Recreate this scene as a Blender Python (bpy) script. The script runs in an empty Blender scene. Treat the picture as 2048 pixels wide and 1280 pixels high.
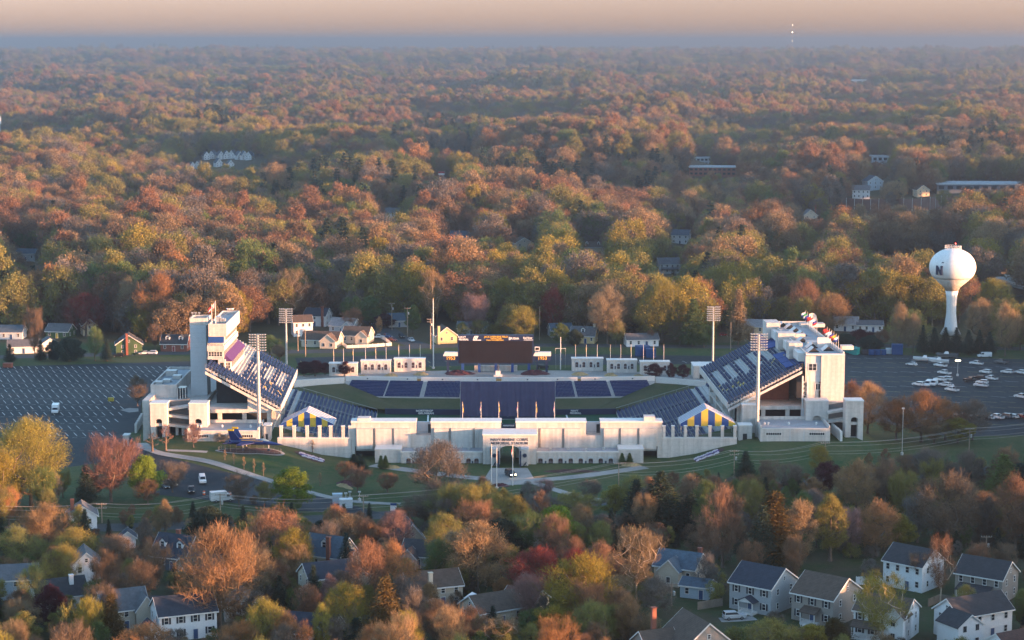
import bpy, bmesh, math, random
import numpy as np
from mathutils import Vector, Matrix

SC = bpy.context.scene
COL = SC.collection
PI = math.pi
RND = random.Random(7)

# ---------------------------------------------------------------- camera geometry
F = 3982.0                     # focal length in pixels of a 2048 px wide frame
HC = 122.0                     # height of the drone above the stadium plaza
PITCH = math.atan(558 / F)
_c, _s = math.cos(PITCH), math.sin(PITCH)

def ray(px, py):
    u = (px - 1024) / F
    v = (640 - py) / F
    return (u, _c + v * _s, -_s + v * _c)

def G(px, py, z=0.0):
    """point of the level z that is seen at a pixel"""
    d = ray(px, py)
    t = (z - HC) / d[2]
    return (d[0] * t, d[1] * t)

def W(px, py, D):
    """x, z of the point of the upright plane Y = D that is seen at a pixel"""
    d = ray(px, py)
    t = D / d[1]
    return (d[0] * t, HC + d[2] * t)

def proj(x, y, z):
    z -= HC
    w = y * _c - z * _s
    v = y * _s + z * _c
    return (1024 + F * x / w, 640 - F * v / w)

def smooth(e0, e1, x):
    t = min(1.0, max(0.0, (x - e0) / (e1 - e0)))
    return t * t * (3 - 2 * t)

# ---------------------------------------------------------------- terrain
HILLS = []                     # (x, y, rx, ry, height)
def hill_px(px, py, rx, ry, h):
    x, y = G(px, py)
    HILLS.append((x, y, rx, ry, h))

# the embankment that carries the two ends of the stadium front
def mound(x, y):
    a = abs(x + 1.6)
    return 5.0 * smooth(47, 74, a) * (1 - smooth(103, 116, a)) * smooth(538, 578, y) * (1 - smooth(606, 622, y))

def wave(x, y):
    u, v = x + 60 * math.sin(y * .0031), y + 90 * math.sin(x * .0023 + 1)
    return (math.sin(u * .0118 + v * .0035 + 1.3) * math.sin(v * .0071 - u * .0021 + .4)
            + .7 * math.sin(u * .0192 - v * .0061 + 2.1) * math.sin(v * .0117 + .9)
            + .9 * math.sin(v * .0046 + u * .0016) * math.sin(u * .0041 + .8))

def zt(x, y):
    z = mound(x, y)
    far = smooth(900, 1500, y)
    if far > 0:
        z += far * (wave(x, y) * 12.0 + smooth(1500, 9000, y) * 5)
    for hx, hy, rx, ry, h in HILLS:
        dx, dy = (x - hx) / rx, (y - hy) / ry
        q = dx * dx + dy * dy
        if q < 9:
            z += h * math.exp(-q)
    return z

def GT(px, py):
    x, y = G(px, py)
    for _ in range(8):
        a, b = G(px, py, zt(x, y)); x, y = (x + a) / 2, (y + b) / 2
    return x, y

# ---------------------------------------------------------------- materials
MATS = {}
def _nodes(name):
    m = bpy.data.materials.new(name)
    m.use_nodes = True
    nt = m.node_tree
    b = nt.nodes['Principled BSDF']
    return m, nt, b

def mat(name, col=None, rough=.7, var=.12, scale=.6, metal=0.0, spec=.35, streak=0.0, emit=None, estr=0.0, bump=0.0):
    """a paint, stone or cloth with its own mottling, and optional dirt streaks down the face"""
    if name in MATS:
        return MATS[name]
    m, nt, b = _nodes(name)
    N, L = nt.nodes, nt.links
    b.inputs['Roughness'].default_value = rough
    b.inputs['Metallic'].default_value = metal
    b.inputs['Specular IOR Level'].default_value = spec
    tc = N.new('ShaderNodeTexCoord')
    n = N.new('ShaderNodeTexNoise'); n.inputs['Scale'].default_value = scale; n.inputs['Detail'].default_value = 6
    n.inputs['Roughness'].default_value = .65
    L.new(tc.outputs['Object'], n.inputs['Vector'])
    r = N.new('ShaderNodeMapRange'); r.inputs['From Min'].default_value = .3; r.inputs['From Max'].default_value = .7
    r.inputs['To Min'].default_value = 1 - var; r.inputs['To Max'].default_value = 1 + var
    L.new(n.outputs['Fac'], r.inputs['Value'])
    last = r.outputs['Result']
    if streak > 0:
        mp = N.new('ShaderNodeMapping'); mp.inputs['Scale'].default_value = (1.1, 1.1, .06)
        L.new(tc.outputs['Object'], mp.inputs['Vector'])
        n2 = N.new('ShaderNodeTexNoise'); n2.inputs['Scale'].default_value = 1.0; n2.inputs['Detail'].default_value = 4
        L.new(mp.outputs['Vector'], n2.inputs['Vector'])
        r2 = N.new('ShaderNodeMapRange'); r2.inputs['From Min'].default_value = .35; r2.inputs['From Max'].default_value = .6
        r2.inputs['To Min'].default_value = 1 - streak; r2.inputs['To Max'].default_value = 1
        L.new(n2.outputs['Fac'], r2.inputs['Value'])
        mu = N.new('ShaderNodeMath'); mu.operation = 'MULTIPLY'
        L.new(last, mu.inputs[0]); L.new(r2.outputs['Result'], mu.inputs[1]); last = mu.outputs[0]
    vm = N.new('ShaderNodeVectorMath'); vm.operation = 'SCALE'
    vm.inputs[0].default_value = col
    L.new(last, vm.inputs['Scale'])
    L.new(vm.outputs['Vector'], b.inputs['Base Color'])
    if bump > 0:
        bp = N.new('ShaderNodeBump'); bp.inputs['Strength'].default_value = bump; bp.inputs['Distance'].default_value = .05
        L.new(n.outputs['Fac'], bp.inputs['Height']); L.new(bp.outputs['Normal'], b.inputs['Normal'])
    if emit:
        b.inputs['Emission Color'].default_value = (*emit, 1); b.inputs['Emission Strength'].default_value = estr
    MATS[name] = m
    return m

def mat_lines(name, col, pitch, axis='Z', dark=.8, rough=.7, var=.1, thick=.12, streak=0):
    """boards, courses or shingle rows: a darker line every PITCH metres along one axis"""
    if name in MATS:
        return MATS[name]
    m, nt, b = _nodes(name)
    N, L = nt.nodes, nt.links
    b.inputs['Roughness'].default_value = rough
    b.inputs['Specular IOR Level'].default_value = .3
    tc = N.new('ShaderNodeTexCoord')
    sx = N.new('ShaderNodeSeparateXYZ'); L.new(tc.outputs['Object'], sx.inputs[0])
    dv = N.new('ShaderNodeMath'); dv.operation = 'DIVIDE'; dv.inputs[1].default_value = pitch
    L.new(sx.outputs[axis], dv.inputs[0])
    fr = N.new('ShaderNodeMath'); fr.operation = 'FRACT'; L.new(dv.outputs[0], fr.inputs[0])
    lt = N.new('ShaderNodeMath'); lt.operation = 'LESS_THAN'; lt.inputs[1].default_value = thick
    L.new(fr.outputs[0], lt.inputs[0])
    n = N.new('ShaderNodeTexNoise'); n.inputs['Scale'].default_value = .9; n.inputs['Detail'].default_value = 7
    n.inputs['Roughness'].default_value = .7
    L.new(tc.outputs['Object'], n.inputs['Vector'])
    r = N.new('ShaderNodeMapRange'); r.inputs['From Min'].default_value = .3; r.inputs['From Max'].default_value = .7
    r.inputs['To Min'].default_value = 1 - var; r.inputs['To Max'].default_value = 1 + var
    L.new(n.outputs['Fac'], r.inputs['Value'])
    r2 = N.new('ShaderNodeMapRange'); r2.inputs['To Min'].default_value = 1; r2.inputs['To Max'].default_value = dark
    L.new(lt.outputs[0], r2.inputs['Value'])
    mu = N.new('ShaderNodeMath'); mu.operation = 'MULTIPLY'
    L.new(r.outputs['Result'], mu.inputs[0]); L.new(r2.outputs['Result'], mu.inputs[1])
    if streak:
        mp = N.new('ShaderNodeMapping'); mp.inputs['Scale'].default_value = (.9, .9, .05); L.new(tc.outputs['Object'], mp.inputs['Vector'])
        n3 = N.new('ShaderNodeTexNoise'); n3.inputs['Scale'].default_value = 1.0; n3.inputs['Detail'].default_value = 5; L.new(mp.outputs['Vector'], n3.inputs['Vector'])
        r3 = N.new('ShaderNodeMapRange'); r3.inputs['From Min'].default_value = .32; r3.inputs['From Max'].default_value = .6; r3.inputs['To Min'].default_value = 1 - streak
        L.new(n3.outputs['Fac'], r3.inputs['Value'])
        m3 = N.new('ShaderNodeMath'); m3.operation = 'MULTIPLY'; L.new(mu.outputs[0], m3.inputs[0]); L.new(r3.outputs['Result'], m3.inputs[1]); mu = m3
    vm = N.new('ShaderNodeVectorMath'); vm.operation = 'SCALE'; vm.inputs[0].default_value = col
    L.new(mu.outputs[0], vm.inputs['Scale']); L.new(vm.outputs['Vector'], b.inputs['Base Color'])
    MATS[name] = m
    return m

def mat_ground(name, a, bcol, c, s1, s2, rough=.95):
    """two soil or turf tones blotched into each other, with fine grain of a third"""
    m, nt, b = _nodes(name)
    N, L = nt.nodes, nt.links
    b.inputs['Roughness'].default_value = rough; b.inputs['Specular IOR Level'].default_value = .15
    tc = N.new('ShaderNodeTexCoord')
    n1 = N.new('ShaderNodeTexNoise'); n1.inputs['Scale'].default_value = s1; n1.inputs['Detail'].default_value = 5
    n2 = N.new('ShaderNodeTexNoise'); n2.inputs['Scale'].default_value = s2; n2.inputs['Detail'].default_value = 8; n2.inputs['Roughness'].default_value = .7
    for n in (n1, n2): L.new(tc.outputs['Object'], n.inputs['Vector'])
    r1 = N.new('ShaderNodeMapRange'); r1.inputs['From Min'].default_value = .42; r1.inputs['From Max'].default_value = .6
    r2 = N.new('ShaderNodeMapRange'); r2.inputs['From Min'].default_value = .45; r2.inputs['From Max'].default_value = .7
    r2.inputs['To Max'].default_value = .6
    L.new(n1.outputs['Fac'], r1.inputs['Value']); L.new(n2.outputs['Fac'], r2.inputs['Value'])
    m1 = N.new('ShaderNodeMix'); m1.data_type = 'RGBA'; m2 = N.new('ShaderNodeMix'); m2.data_type = 'RGBA'
    m1.inputs['A'].default_value = (*a, 1); m1.inputs['B'].default_value = (*bcol, 1)
    m2.inputs['B'].default_value = (*c, 1)
    L.new(r1.outputs['Result'], m1.inputs['Factor']); L.new(m1.outputs['Result'], m2.inputs['A']); L.new(r2.outputs['Result'], m2.inputs['Factor'])
    L.new(m2.outputs['Result'], b.inputs['Base Color'])
    MATS[name] = m
    return m

def mat_crown(name, attr):
    """leaf and twig surface; the tone comes from the plant (object colour or an instance attribute), mottled in clumps"""
    m = bpy.data.materials.new(name); m.use_nodes = True
    nt = m.node_tree; N, L = nt.nodes, nt.links
    N.clear()
    out = N.new('ShaderNodeOutputMaterial')
    if attr is None:
        oi = N.new('ShaderNodeObjectInfo'); csock = oi.outputs['Color']
    else:
        at = N.new('ShaderNodeAttribute'); at.attribute_type = 'INSTANCER'; at.attribute_name = attr; csock = at.outputs['Color']
    tc = N.new('ShaderNodeTexCoord')
    n = N.new('ShaderNodeTexNoise'); n.inputs['Scale'].default_value = .55; n.inputs['Detail'].default_value = 5; n.inputs['Roughness'].default_value = .7
    L.new(tc.outputs['Object'], n.inputs['Vector'])
    r = N.new('ShaderNodeMapRange'); r.inputs['From Min'].default_value = .3; r.inputs['From Max'].default_value = .7
    r.inputs['To Min'].default_value = .72; r.inputs['To Max'].default_value = 1.3
    L.new(n.outputs['Fac'], r.inputs['Value'])
    vm = N.new('ShaderNodeVectorMath'); vm.operation = 'SCALE'
    L.new(csock, vm.inputs[0]); L.new(r.outputs['Result'], vm.inputs['Scale'])
    d = N.new('ShaderNodeBsdfDiffuse'); t = N.new('ShaderNodeBsdfTranslucent')
    L.new(vm.outputs['Vector'], d.inputs['Color']); L.new(vm.outputs['Vector'], t.inputs['Color'])
    mx = N.new('ShaderNodeMixShader'); mx.inputs['Fac'].default_value = .3
    L.new(d.outputs[0], mx.inputs[1]); L.new(t.outputs[0], mx.inputs[2]); L.new(mx.outputs[0], out.inputs['Surface'])
    MATS[name] = m
    return m

# ---------------------------------------------------------------- mesh builder
class MB:
    def __init__(self):
        self.v, self.f, self.m, self.mats = [], [], [], []
    def mi(self, m):
        if m not in self.mats: self.mats.append(m)
        return self.mats.index(m)
    def face(self, pts, m):
        b = len(self.v); self.v += [tuple(p) for p in pts]
        self.f.append(tuple(range(b, b + len(pts)))); self.m.append(self.mi(m))
    def mesh(self, pts, faces, m):
        b = len(self.v); self.v += [tuple(p) for p in pts]; k = self.mi(m)
        for f in faces:
            self.f.append(tuple(b + i for i in f)); self.m.append(k)
    def box(self, x0, x1, y0, y1, z0, z1, m):
        if x0 > x1: x0, x1 = x1, x0
        if y0 > y1: y0, y1 = y1, y0
        if z0 > z1: z0, z1 = z1, z0
        p = [(x0,y0,z0),(x1,y0,z0),(x1,y1,z0),(x0,y1,z0),(x0,y0,z1),(x1,y0,z1),(x1,y1,z1),(x0,y1,z1)]
        self.mesh(p, [(0,3,2,1),(4,5,6,7),(0,1,5,4),(1,2,6,5),(2,3,7,6),(3,0,4,7)], m)
        return self
    def hexa(self, p, m):
        """eight corners: four of the bottom, then the four above them"""
        self.mesh(p, [(0,3,2,1),(4,5,6,7),(0,1,5,4),(1,2,6,5),(2,3,7,6),(3,0,4,7)], m)
    def prism(self, poly, axis, a0, a1, m):
        """a polygon of two coordinates drawn out along an axis: 'y' takes (x, z), 'x' takes (y, z), 'z' takes (x, y)"""
        n = len(poly)
        def P(q, a):
            return (q[0], a, q[1]) if axis == 'y' else (a, q[0], q[1]) if axis == 'x' else (q[0], q[1], a)
        pts = [P(q, a0) for q in poly] + [P(q, a1) for q in poly]
        fs = [tuple(range(n)), tuple(range(2 * n - 1, n - 1, -1))] + [(i, i + n, (i + 1) % n + n, (i + 1) % n) for i in range(n)]
        self.mesh(pts, fs, m)
    def tube(self, pts, rad, n, m, cap=True):
        pts = [Vector(p) for p in pts]
        if not isinstance(rad, (list, tuple)): rad = [rad] * len(pts)
        rings = []
        for i, p in enumerate(pts):
            d = (pts[min(i + 1, len(pts) - 1)] - pts[max(i - 1, 0)]).normalized()
            u = d.cross(Vector((0, 0, 1)) if abs(d.z) < .9 else Vector((1, 0, 0))).normalized()
            w = d.cross(u)
            rings.append([p + (u * math.cos(2 * PI * k / n) + w * math.sin(2 * PI * k / n)) * rad[i] for k in range(n)])
        b = [q for r in rings for q in r]
        fs = []
        for i in range(len(pts) - 1):
            for k in range(n):
                fs.append((i*n + k, i*n + (k+1) % n, (i+1)*n + (k+1) % n, (i+1)*n + k))
        if cap:
            fs.append(tuple(range(n - 1, -1, -1))); fs.append(tuple((len(pts) - 1) * n + k for k in range(n)))
        self.mesh(b, fs, m)
    def lathe(self, prof, cx, cy, n, m):
        pts, fs = [], []
        for r, z in prof:
            for k in range(n):
                pts.append((cx + r * math.cos(2*PI*k/n), cy + r * math.sin(2*PI*k/n), z))
        for i in range(len(prof) - 1):
            for k in range(n):
                fs.append((i*n + k, i*n + (k+1) % n, (i+1)*n + (k+1) % n, (i+1)*n + k))
        fs.append(tuple(range(n - 1, -1, -1))); fs.append(tuple((len(prof)-1)*n + k for k in range(n)))
        self.mesh(pts, fs, m)
    def build(self, name, parent=None, world=True, smooth_=False):
        """link as ONE mesh object; with a parent, world coordinates are made relative to it"""
        me = bpy.data.meshes.new(name)
        off = parent_offset(parent) if (parent is not None and world) else None
        v = self.v if off is None else [(a - off[0], b - off[1], c - off[2]) for a, b, c in self.v]
        me.from_pydata(v, [], self.f)
        for m in self.mats: me.materials.append(m)
        if len(self.mats) > 1: me.polygons.foreach_set('material_index', self.m)
        if smooth_: me.polygons.foreach_set('use_smooth', [True] * len(self.f))
        me.update()
        o = bpy.data.objects.new(name, me)
        COL.objects.link(o)
        if parent is not None: o.parent = parent
        return o

def build_each(mb, name, parent):
    """every separate piece of a bag of boxes becomes a part of its own"""
    par = list(range(len(mb.v)))
    def root(i):
        while par[i] != i: par[i] = par[par[i]]; i = par[i]
        return i
    for f in mb.f:
        for i in f[1:]: par[root(i)] = root(f[0])
    groups = {}
    for f, m in zip(mb.f, mb.m): groups.setdefault(root(f[0]), []).append((f, m))
    out = []
    for fs in groups.values():
        b = MB(); b.mats = mb.mats; ids = {}
        for f, m in fs:
            for i in f:
                if i not in ids: ids[i] = len(b.v); b.v.append(mb.v[i])
            b.f.append(tuple(ids[i] for i in f)); b.m.append(m)
        out.append(b.build(name, parent))
    return out

def parent_offset(p):
    o = [0, 0, 0]
    while p is not None:
        o = [o[i] + p.location[i] for i in range(3)]
        p = p.parent
    return o

def tag(o, label, cat, group=None):
    o['label'] = label; o['category'] = cat
    if group: o['group'] = group
    return o

def struct(o):
    o['kind'] = 'structure'; return o

def thing(name, label, cat, loc, rz=0.0, group=None):
    o = bpy.data.objects.new(name, None)
    COL.objects.link(o)
    o.location = loc; o.rotation_euler = (0, 0, rz); o.empty_display_size = .1
    return tag(o, label, cat, group)

def copy_tree(o, parent=None):
    c = o.copy(); COL.objects.link(c)
    if parent is not None: c.parent = parent
    for ch in list(o.children): copy_tree(ch, c)
    return c

ORD = ['', 'second', 'third', 'fourth', 'fifth', 'sixth', 'seventh', 'eighth', 'ninth', 'tenth', 'eleventh', 'twelfth',
       'thirteenth', 'fourteenth', 'fifteenth', 'sixteenth', 'seventeenth', 'eighteenth', 'nineteenth', 'twentieth']
NUM = ['no', 'one', 'two', 'three', 'four', 'five', 'six', 'seven', 'eight', 'nine', 'ten', 'eleven', 'twelve', 'thirteen',
       'fourteen', 'fifteen', 'sixteen', 'seventeen', 'eighteen', 'nineteen', 'twenty']
def ordinal_labels(objs, one, key=None):
    """labels for look-alikes in a row, told apart by their place from left to right; ONE has a {} where the place goes"""
    objs = sorted(objs, key=key or (lambda o: proj(*o.location)[0]))
    n = len(objs)
    for i, o in enumerate(objs):
        if n == 1: w = 'lone'
        elif i == 0: w = 'leftmost'
        elif i == n - 1: w = 'rightmost'
        elif i < n / 2: w = ORD[i] + ' from left'
        else: w = ORD[n - 1 - i] + ' from right'
        o['label'] = one.format(w)

def text_mesh(body, size, m, parent, name='lettering', loc=(0,0,0), depth=.03, bold=0.0, sx=1.0, rot=(PI/2, 0, 0)):
    """raised letters, turned into a plain mesh, centred on LOC (in the parent's frame), facing -Y"""
    cu = bpy.data.curves.new('txt', 'FONT')
    cu.body = body; cu.size = size; cu.align_x = 'CENTER'; cu.align_y = 'CENTER'; cu.extrude = depth; cu.offset = bold
    cu.resolution_u = 2
    o = bpy.data.objects.new('txt', cu)
    COL.objects.link(o)
    dg = bpy.context.evaluated_depsgraph_get()
    me = bpy.data.meshes.new_from_object(o.evaluated_get(dg))
    bpy.data.objects.remove(o); bpy.data.curves.remove(cu)
    me.materials.clear(); me.materials.append(m)
    r = bpy.data.objects.new(name, me); COL.objects.link(r)
    r.location = loc; r.rotation_euler = rot; r.scale = (sx, 1, 1)
    if parent is not None: r.parent = parent
    return r

# ---------------------------------------------------------------- camera, light, air
cam = bpy.data.cameras.new('camera')
cam.sensor_width = 36.0; cam.lens = 36.0 * F / 2048
cam.clip_start = 1.0; cam.clip_end = 80000
co = bpy.data.objects.new('camera', cam); COL.objects.link(co)
co.location = (0, 0, HC); co.rotation_euler = (PI / 2 - PITCH, 0, 0)
SC.camera = co
SC.render.resolution_x, SC.render.resolution_y = 1024, 640

SUN_EL = math.radians(4.0)
SUN_AZ = math.radians(70)          # from straight behind the camera, towards the right
sd = Vector((math.sin(SUN_AZ) * math.cos(SUN_EL), -math.cos(SUN_AZ) * math.cos(SUN_EL), math.sin(SUN_EL)))
sl = bpy.data.lights.new('sun', 'SUN'); sl.energy = 4.8; sl.angle = math.radians(.53); sl.color = (1.0, .475, .23)
so = bpy.data.objects.new('sun', sl); COL.objects.link(so)
so.rotation_euler = sd.to_track_quat('Z', 'Y').to_euler()
so.location = (300, -100, 200)

wd = bpy.data.worlds.new('World'); SC.world = wd; wd.use_nodes = True
wn, wl = wd.node_tree.nodes, wd.node_tree.links
bg = wn['Background']
sky = wn.new('ShaderNodeTexSky'); sky.sky_type = 'NISHITA'; sky.sun_disc = False
sky.sun_elevation = math.radians(5)
sky.sun_rotation = math.atan2(sd.x, sd.y)
sky.altitude = 50; sky.air_density = 1.0; sky.dust_density = .8; sky.ozone_density = 2.0
# the rosy belt that stands over the horizon at dusk, which the sky model leaves too yellow
geo = wn.new('ShaderNodeNewGeometry'); sep = wn.new('ShaderNodeSeparateXYZ'); wl.new(geo.outputs['Incoming'], sep.inputs[0])
ab = wn.new('ShaderNodeMath'); ab.operation = 'ABSOLUTE'; wl.new(sep.outputs['Z'], ab.inputs[0])
mr = wn.new('ShaderNodeMapRange'); mr.inputs['From Min'].default_value = .02; mr.inputs['From Max'].default_value = .22
mr.inputs['To Min'].default_value = 1; mr.inputs['To Max'].default_value = 0
wl.new(ab.outputs[0], mr.inputs['Value'])
mxw = wn.new('ShaderNodeMix'); mxw.data_type = 'RGBA'; mxw.blend_type = 'MULTIPLY'
mxw.inputs['B'].default_value = (.42, .375, .76, 1)
wl.new(mr.outputs['Result'], mxw.inputs['Factor']); wl.new(sky.outputs['Color'], mxw.inputs['A'])
wl.new(mxw.outputs['Result'], bg.inputs['Color'])
bg.inputs['Strength'].default_value = .15

SC.view_settings.view_transform = 'Standard'; SC.view_settings.look = 'None'
SC.view_settings.gamma = 1; SC.view_settings.exposure = 2.85
cy = SC.cycles
cy.max_bounces = 5; cy.diffuse_bounces = 3; cy.glossy_bounces = 2; cy.transmission_bounces = 3; cy.volume_bounces = 0
cy.transparent_max_bounces = 6
cy.use_denoising = True
cy.caustics_reflective = False; cy.caustics_refractive = False

HAZE_D = .000175
hz = MB(); hm = bpy.data.materials.new('haze_air'); hm.use_nodes = True
hm.node_tree.nodes.clear()
ho = hm.node_tree.nodes.new('ShaderNodeOutputMaterial'); hv = hm.node_tree.nodes.new('ShaderNodeVolumePrincipled')
hv.inputs['Color'].default_value = (.33, .385, .45, 1); hv.inputs['Density'].default_value = HAZE_D; hv.inputs['Anisotropy'].default_value = .75
hm.node_tree.links.new(hv.outputs['Volume'], ho.inputs['Volume'])
hz.box(-9500, 9500, -600, 30000, -60, 150, hm)
hzo = hz.build('haze'); hzo['kind'] = 'stuff'; hzo['label'] = 'pale blue evening haze over the far woods'
# ---------------------------------------------------------------- trees
M_CROWN = mat_crown('tree_crown', None)
M_FCROWN = mat_crown('wood_crown', 'tint')
M_BARK = mat('bark', (.115, .085, .065), .9, .3, 1.2, bump=.4)
M_PALEBARK = mat('pale_bark', (.34, .27, .20), .85, .35, .8, bump=.3)

def env(kind, t):
    """half width of a crown at height t (0 bottom, 1 top), as a share of its greatest half width"""
    if kind == 'round':  return math.sqrt(max(0, 1 - (2 * t - .95) ** 2)) if t < .975 else .2
    if kind == 'vase':   return .35 + .75 * min(1, t / .62) * (1 if t < .62 else math.sqrt(max(0, 1 - ((t - .62) / .40) ** 2))) - .1
    if kind == 'oval':   return math.sin(PI * min(1, .08 + .92 * t)) ** .6
    if kind == 'column': return (.5 + .5 * math.sin(PI * t)) * (1 - .55 * t)
    if kind == 'cone':   return max(.03, (1 - t) ** .8) * min(1, .5 + t * 5)
    if kind == 'spread': return math.sqrt(max(0, 1 - (1.5 * t - .6) ** 2))
    return 1

class QB:
    """numpy bag of quads for leaves and twigs"""
    def __init__(self): self.q = []
    def twigs(self, o, d, L, w, rng):
        n = len(o)
        side = np.cross(d, rng.normal(size=(n, 3))); side /= np.linalg.norm(side, axis=1, keepdims=True) + 1e-9
        s = side * (w * .5)[:, None]
        e = o + d * L[:, None]
        self.q.append(np.stack([o - s, o + s, e + s * .35, e - s * .35], 1))
    def leaves(self, c, size, rng, flat=0.0):
        n = len(c)
        a = rng.normal(size=(n, 3)); a /= np.linalg.norm(a, axis=1, keepdims=True)
        b = np.cross(a, rng.normal(size=(n, 3))); b /= np.linalg.norm(b, axis=1, keepdims=True) + 1e-9
        if flat: a[:, 2] *= 1 - flat; b[:, 2] *= 1 - flat
        a *= (size * .5)[:, None]; b *= (size * .36)[:, None]
        self.q.append(np.stack([c - a - b * .4, c - a * .1 + b, c + a + b * .3, c + a * .1 - b], 1))
    def mesh(self, name, m):
        q = np.concatenate(self.q).astype(np.float32)
        n = len(q)
        me = bpy.data.meshes.new(name)
        me.vertices.add(n * 4); me.loops.add(n * 4); me.polygons.add(n)
        me.vertices.foreach_set('co', q.reshape(-1))
        me.loops.foreach_set('vertex_index', np.arange(n * 4, dtype=np.int32))
        me.polygons.foreach_set('loop_start', np.arange(0, n * 4, 4, dtype=np.int32))
        me.materials.append(m); me.update(calc_edges=True)
        return me

def norm(a): return a / (np.linalg.norm(a, axis=1, keepdims=True) + 1e-9)

def broadleaf(name, seed, h, w, kind='round', base=.28, clumps=80, tw=26, lf=50, leaf=.3, twl=1.3, twd=.055, up=.7, cm=None, bark=None, shell=.5, clump_r=.13):
    """trunk mesh (trunk and limbs) and crown mesh (twigs, buds, leaves) of one broadleaved tree standing on z = 0"""
    rr = random.Random(seed); rng = np.random.default_rng(seed)
    R = w / 2
    lob = [rr.uniform(.72, 1.18) for _ in range(7)]
    def lobes(a, t):
        k = (a / (2 * PI) * 7 + t * 2.3) % 7; i = int(k); fk = k - i
        return lob[i] * (1 - fk) + lob[(i + 1) % 7] * fk
    tg = []
    for i in range(clumps):
        t = (i + rr.random()) / clumps
        t = t ** .85
        a = rr.uniform(0, 2 * PI)
        r = R * env(kind, t) * lobes(a, t) * (rr.random() ** shell) * .93
        tg.append(Vector((r * math.cos(a), r * math.sin(a), h * base + t * h * (1 - base) * rr.uniform(.9, 1.0))))
    # trunk line
    tt = max(base + .12, .42) if kind not in ('column', 'cone', 'oval') else .8
    bend = (rr.uniform(-.04, .04) * h, rr.uniform(-.04, .04) * h)
    nodes, par = [], []
    K = 6
    for i in range(K + 1):
        f = i / K
        nodes.append(Vector((bend[0] * f * f, bend[1] * f * f, h * tt * f))); par.append(i - 1)
    first = max(1, int(K * base / tt * .8))
    tg.sort(key=lambda p: (p - nodes[K // 2]).length)
    for p in tg:
        best, bc = None, 1e9
        for i in range(first, len(nodes)):
            dv = p - nodes[i]; L = dv.length
            c = L + 1.6 * max(0, nodes[i].z - (p.z - .35 * L)) + .35 * abs(i < K) * 0
            if c < bc: bc, best = c, i
        a = nodes[best]; dv = p - a; L = dv.length
        ctrl = a + dv * .5 + Vector((0, 0, -.12 * L)) + Vector((rr.uniform(-.1, .1), rr.uniform(-.1, .1), rr.uniform(-.05, .05))) * L
        last = best
        ns = 3 if L > 2 else 2
        for k in range(1, ns + 1):
            f = k / ns
            q = a * (1 - f) ** 2 + ctrl * 2 * f * (1 - f) + p * f * f
            nodes.append(q); par.append(last); last = len(nodes) - 1
    desc = [0.0] * len(nodes)
    isleaf = [True] * len(nodes)
    for i in range(len(nodes)):
        if par[i] >= 0: isleaf[par[i]] = False
    for i in range(len(nodes) - 1, 0, -1):
        if isleaf[i]: desc[i] += 1
        desc[par[i]] += desc[i]
    r0 = h * .017 + .06
    if bark is not None: r0 *= .72
    rad = [max(.02, r0 * (max(d, .6) / desc[0]) ** .48) for d in desc]
    # flare at the foot
    mb = MB(); bm_ = bark or M_BARK
    V, Fc = [], []
    for i in range(1, len(nodes)):
        p0, p1 = nodes[par[i]], nodes[i]
        d = (p1 - p0)
        if d.length < 1e-4: continue
        d.normalize()
        u = d.cross(Vector((0, 0, 1)) if abs(d.z) < .9 else Vector((1, 0, 0))).normalized(); v = d.cross(u)
        n = 6 if rad[i] > .12 else 4 if rad[i] > .05 else 3
        ra = rad[par[i]] if (par[i] == i - 1) else min(rad[par[i]], rad[i] * 1.25)
        if i == 1: ra *= 1.5
        b = len(V)
        for (c, r) in ((p0, ra), (p1, rad[i])):
            for k in range(n):
                an = 2 * PI * k / n
                V.append(c + (u * math.cos(an) + v * math.sin(an)) * r)
        for k in range(n):
            Fc.append((b + k, b + (k + 1) % n, b + n + (k + 1) % n, b + n + k))
    mb.mesh(V, Fc, bm_)
    tm = bpy.data.meshes.new(name + '_trunk')
    tm.from_pydata([tuple(p) for p in mb.v], [], mb.f); tm.materials.append(bm_)
    tm.polygons.foreach_set('use_smooth', [True] * len(mb.f)); tm.update()
    # crown
    qb = QB()
    C = np.array([tuple(p) for p in tg]); n = len(C)
    cc = np.array([0, 0, h * (base + .35 * (1 - base))])
    o = np.repeat(C, tw, 0) + rng.normal(size=(n * tw, 3)) * (w * clump_r * .35)
    out = norm(o - cc)
    d = norm(out * .7 + np.array([0, 0, up]) + rng.normal(size=o.shape) * .55)
    L = twl * rng.uniform(.5, 1.3, len(o))
    o = o - d * (L * .45)[:, None]
    qb.twigs(o, d, L, np.full(len(o), twd), rng)
    for k in range(2):
        f = rng.uniform(.25, .9, len(o))
        o2 = o + d * (L * f)[:, None]
        d2 = norm(d * .7 + rng.normal(size=o.shape) * .55 + np.array([0, 0, .15]))
        qb.twigs(o2, d2, L * rng.uniform(.3, .6, len(o)), np.full(len(o), twd * .75), rng)
    if lf:
        c = np.repeat(C, lf, 0)
        g = rng.normal(size=c.shape); g = norm(g) * (rng.random(len(c)) ** .45 * w * clump_r)[:, None]; g[:, 2] *= .8
        qb.leaves(c + g, leaf * rng.uniform(.6, 1.4, len(c)), rng)
    return tm, qb.mesh(name + '_crown', cm or M_CROWN)

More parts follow.
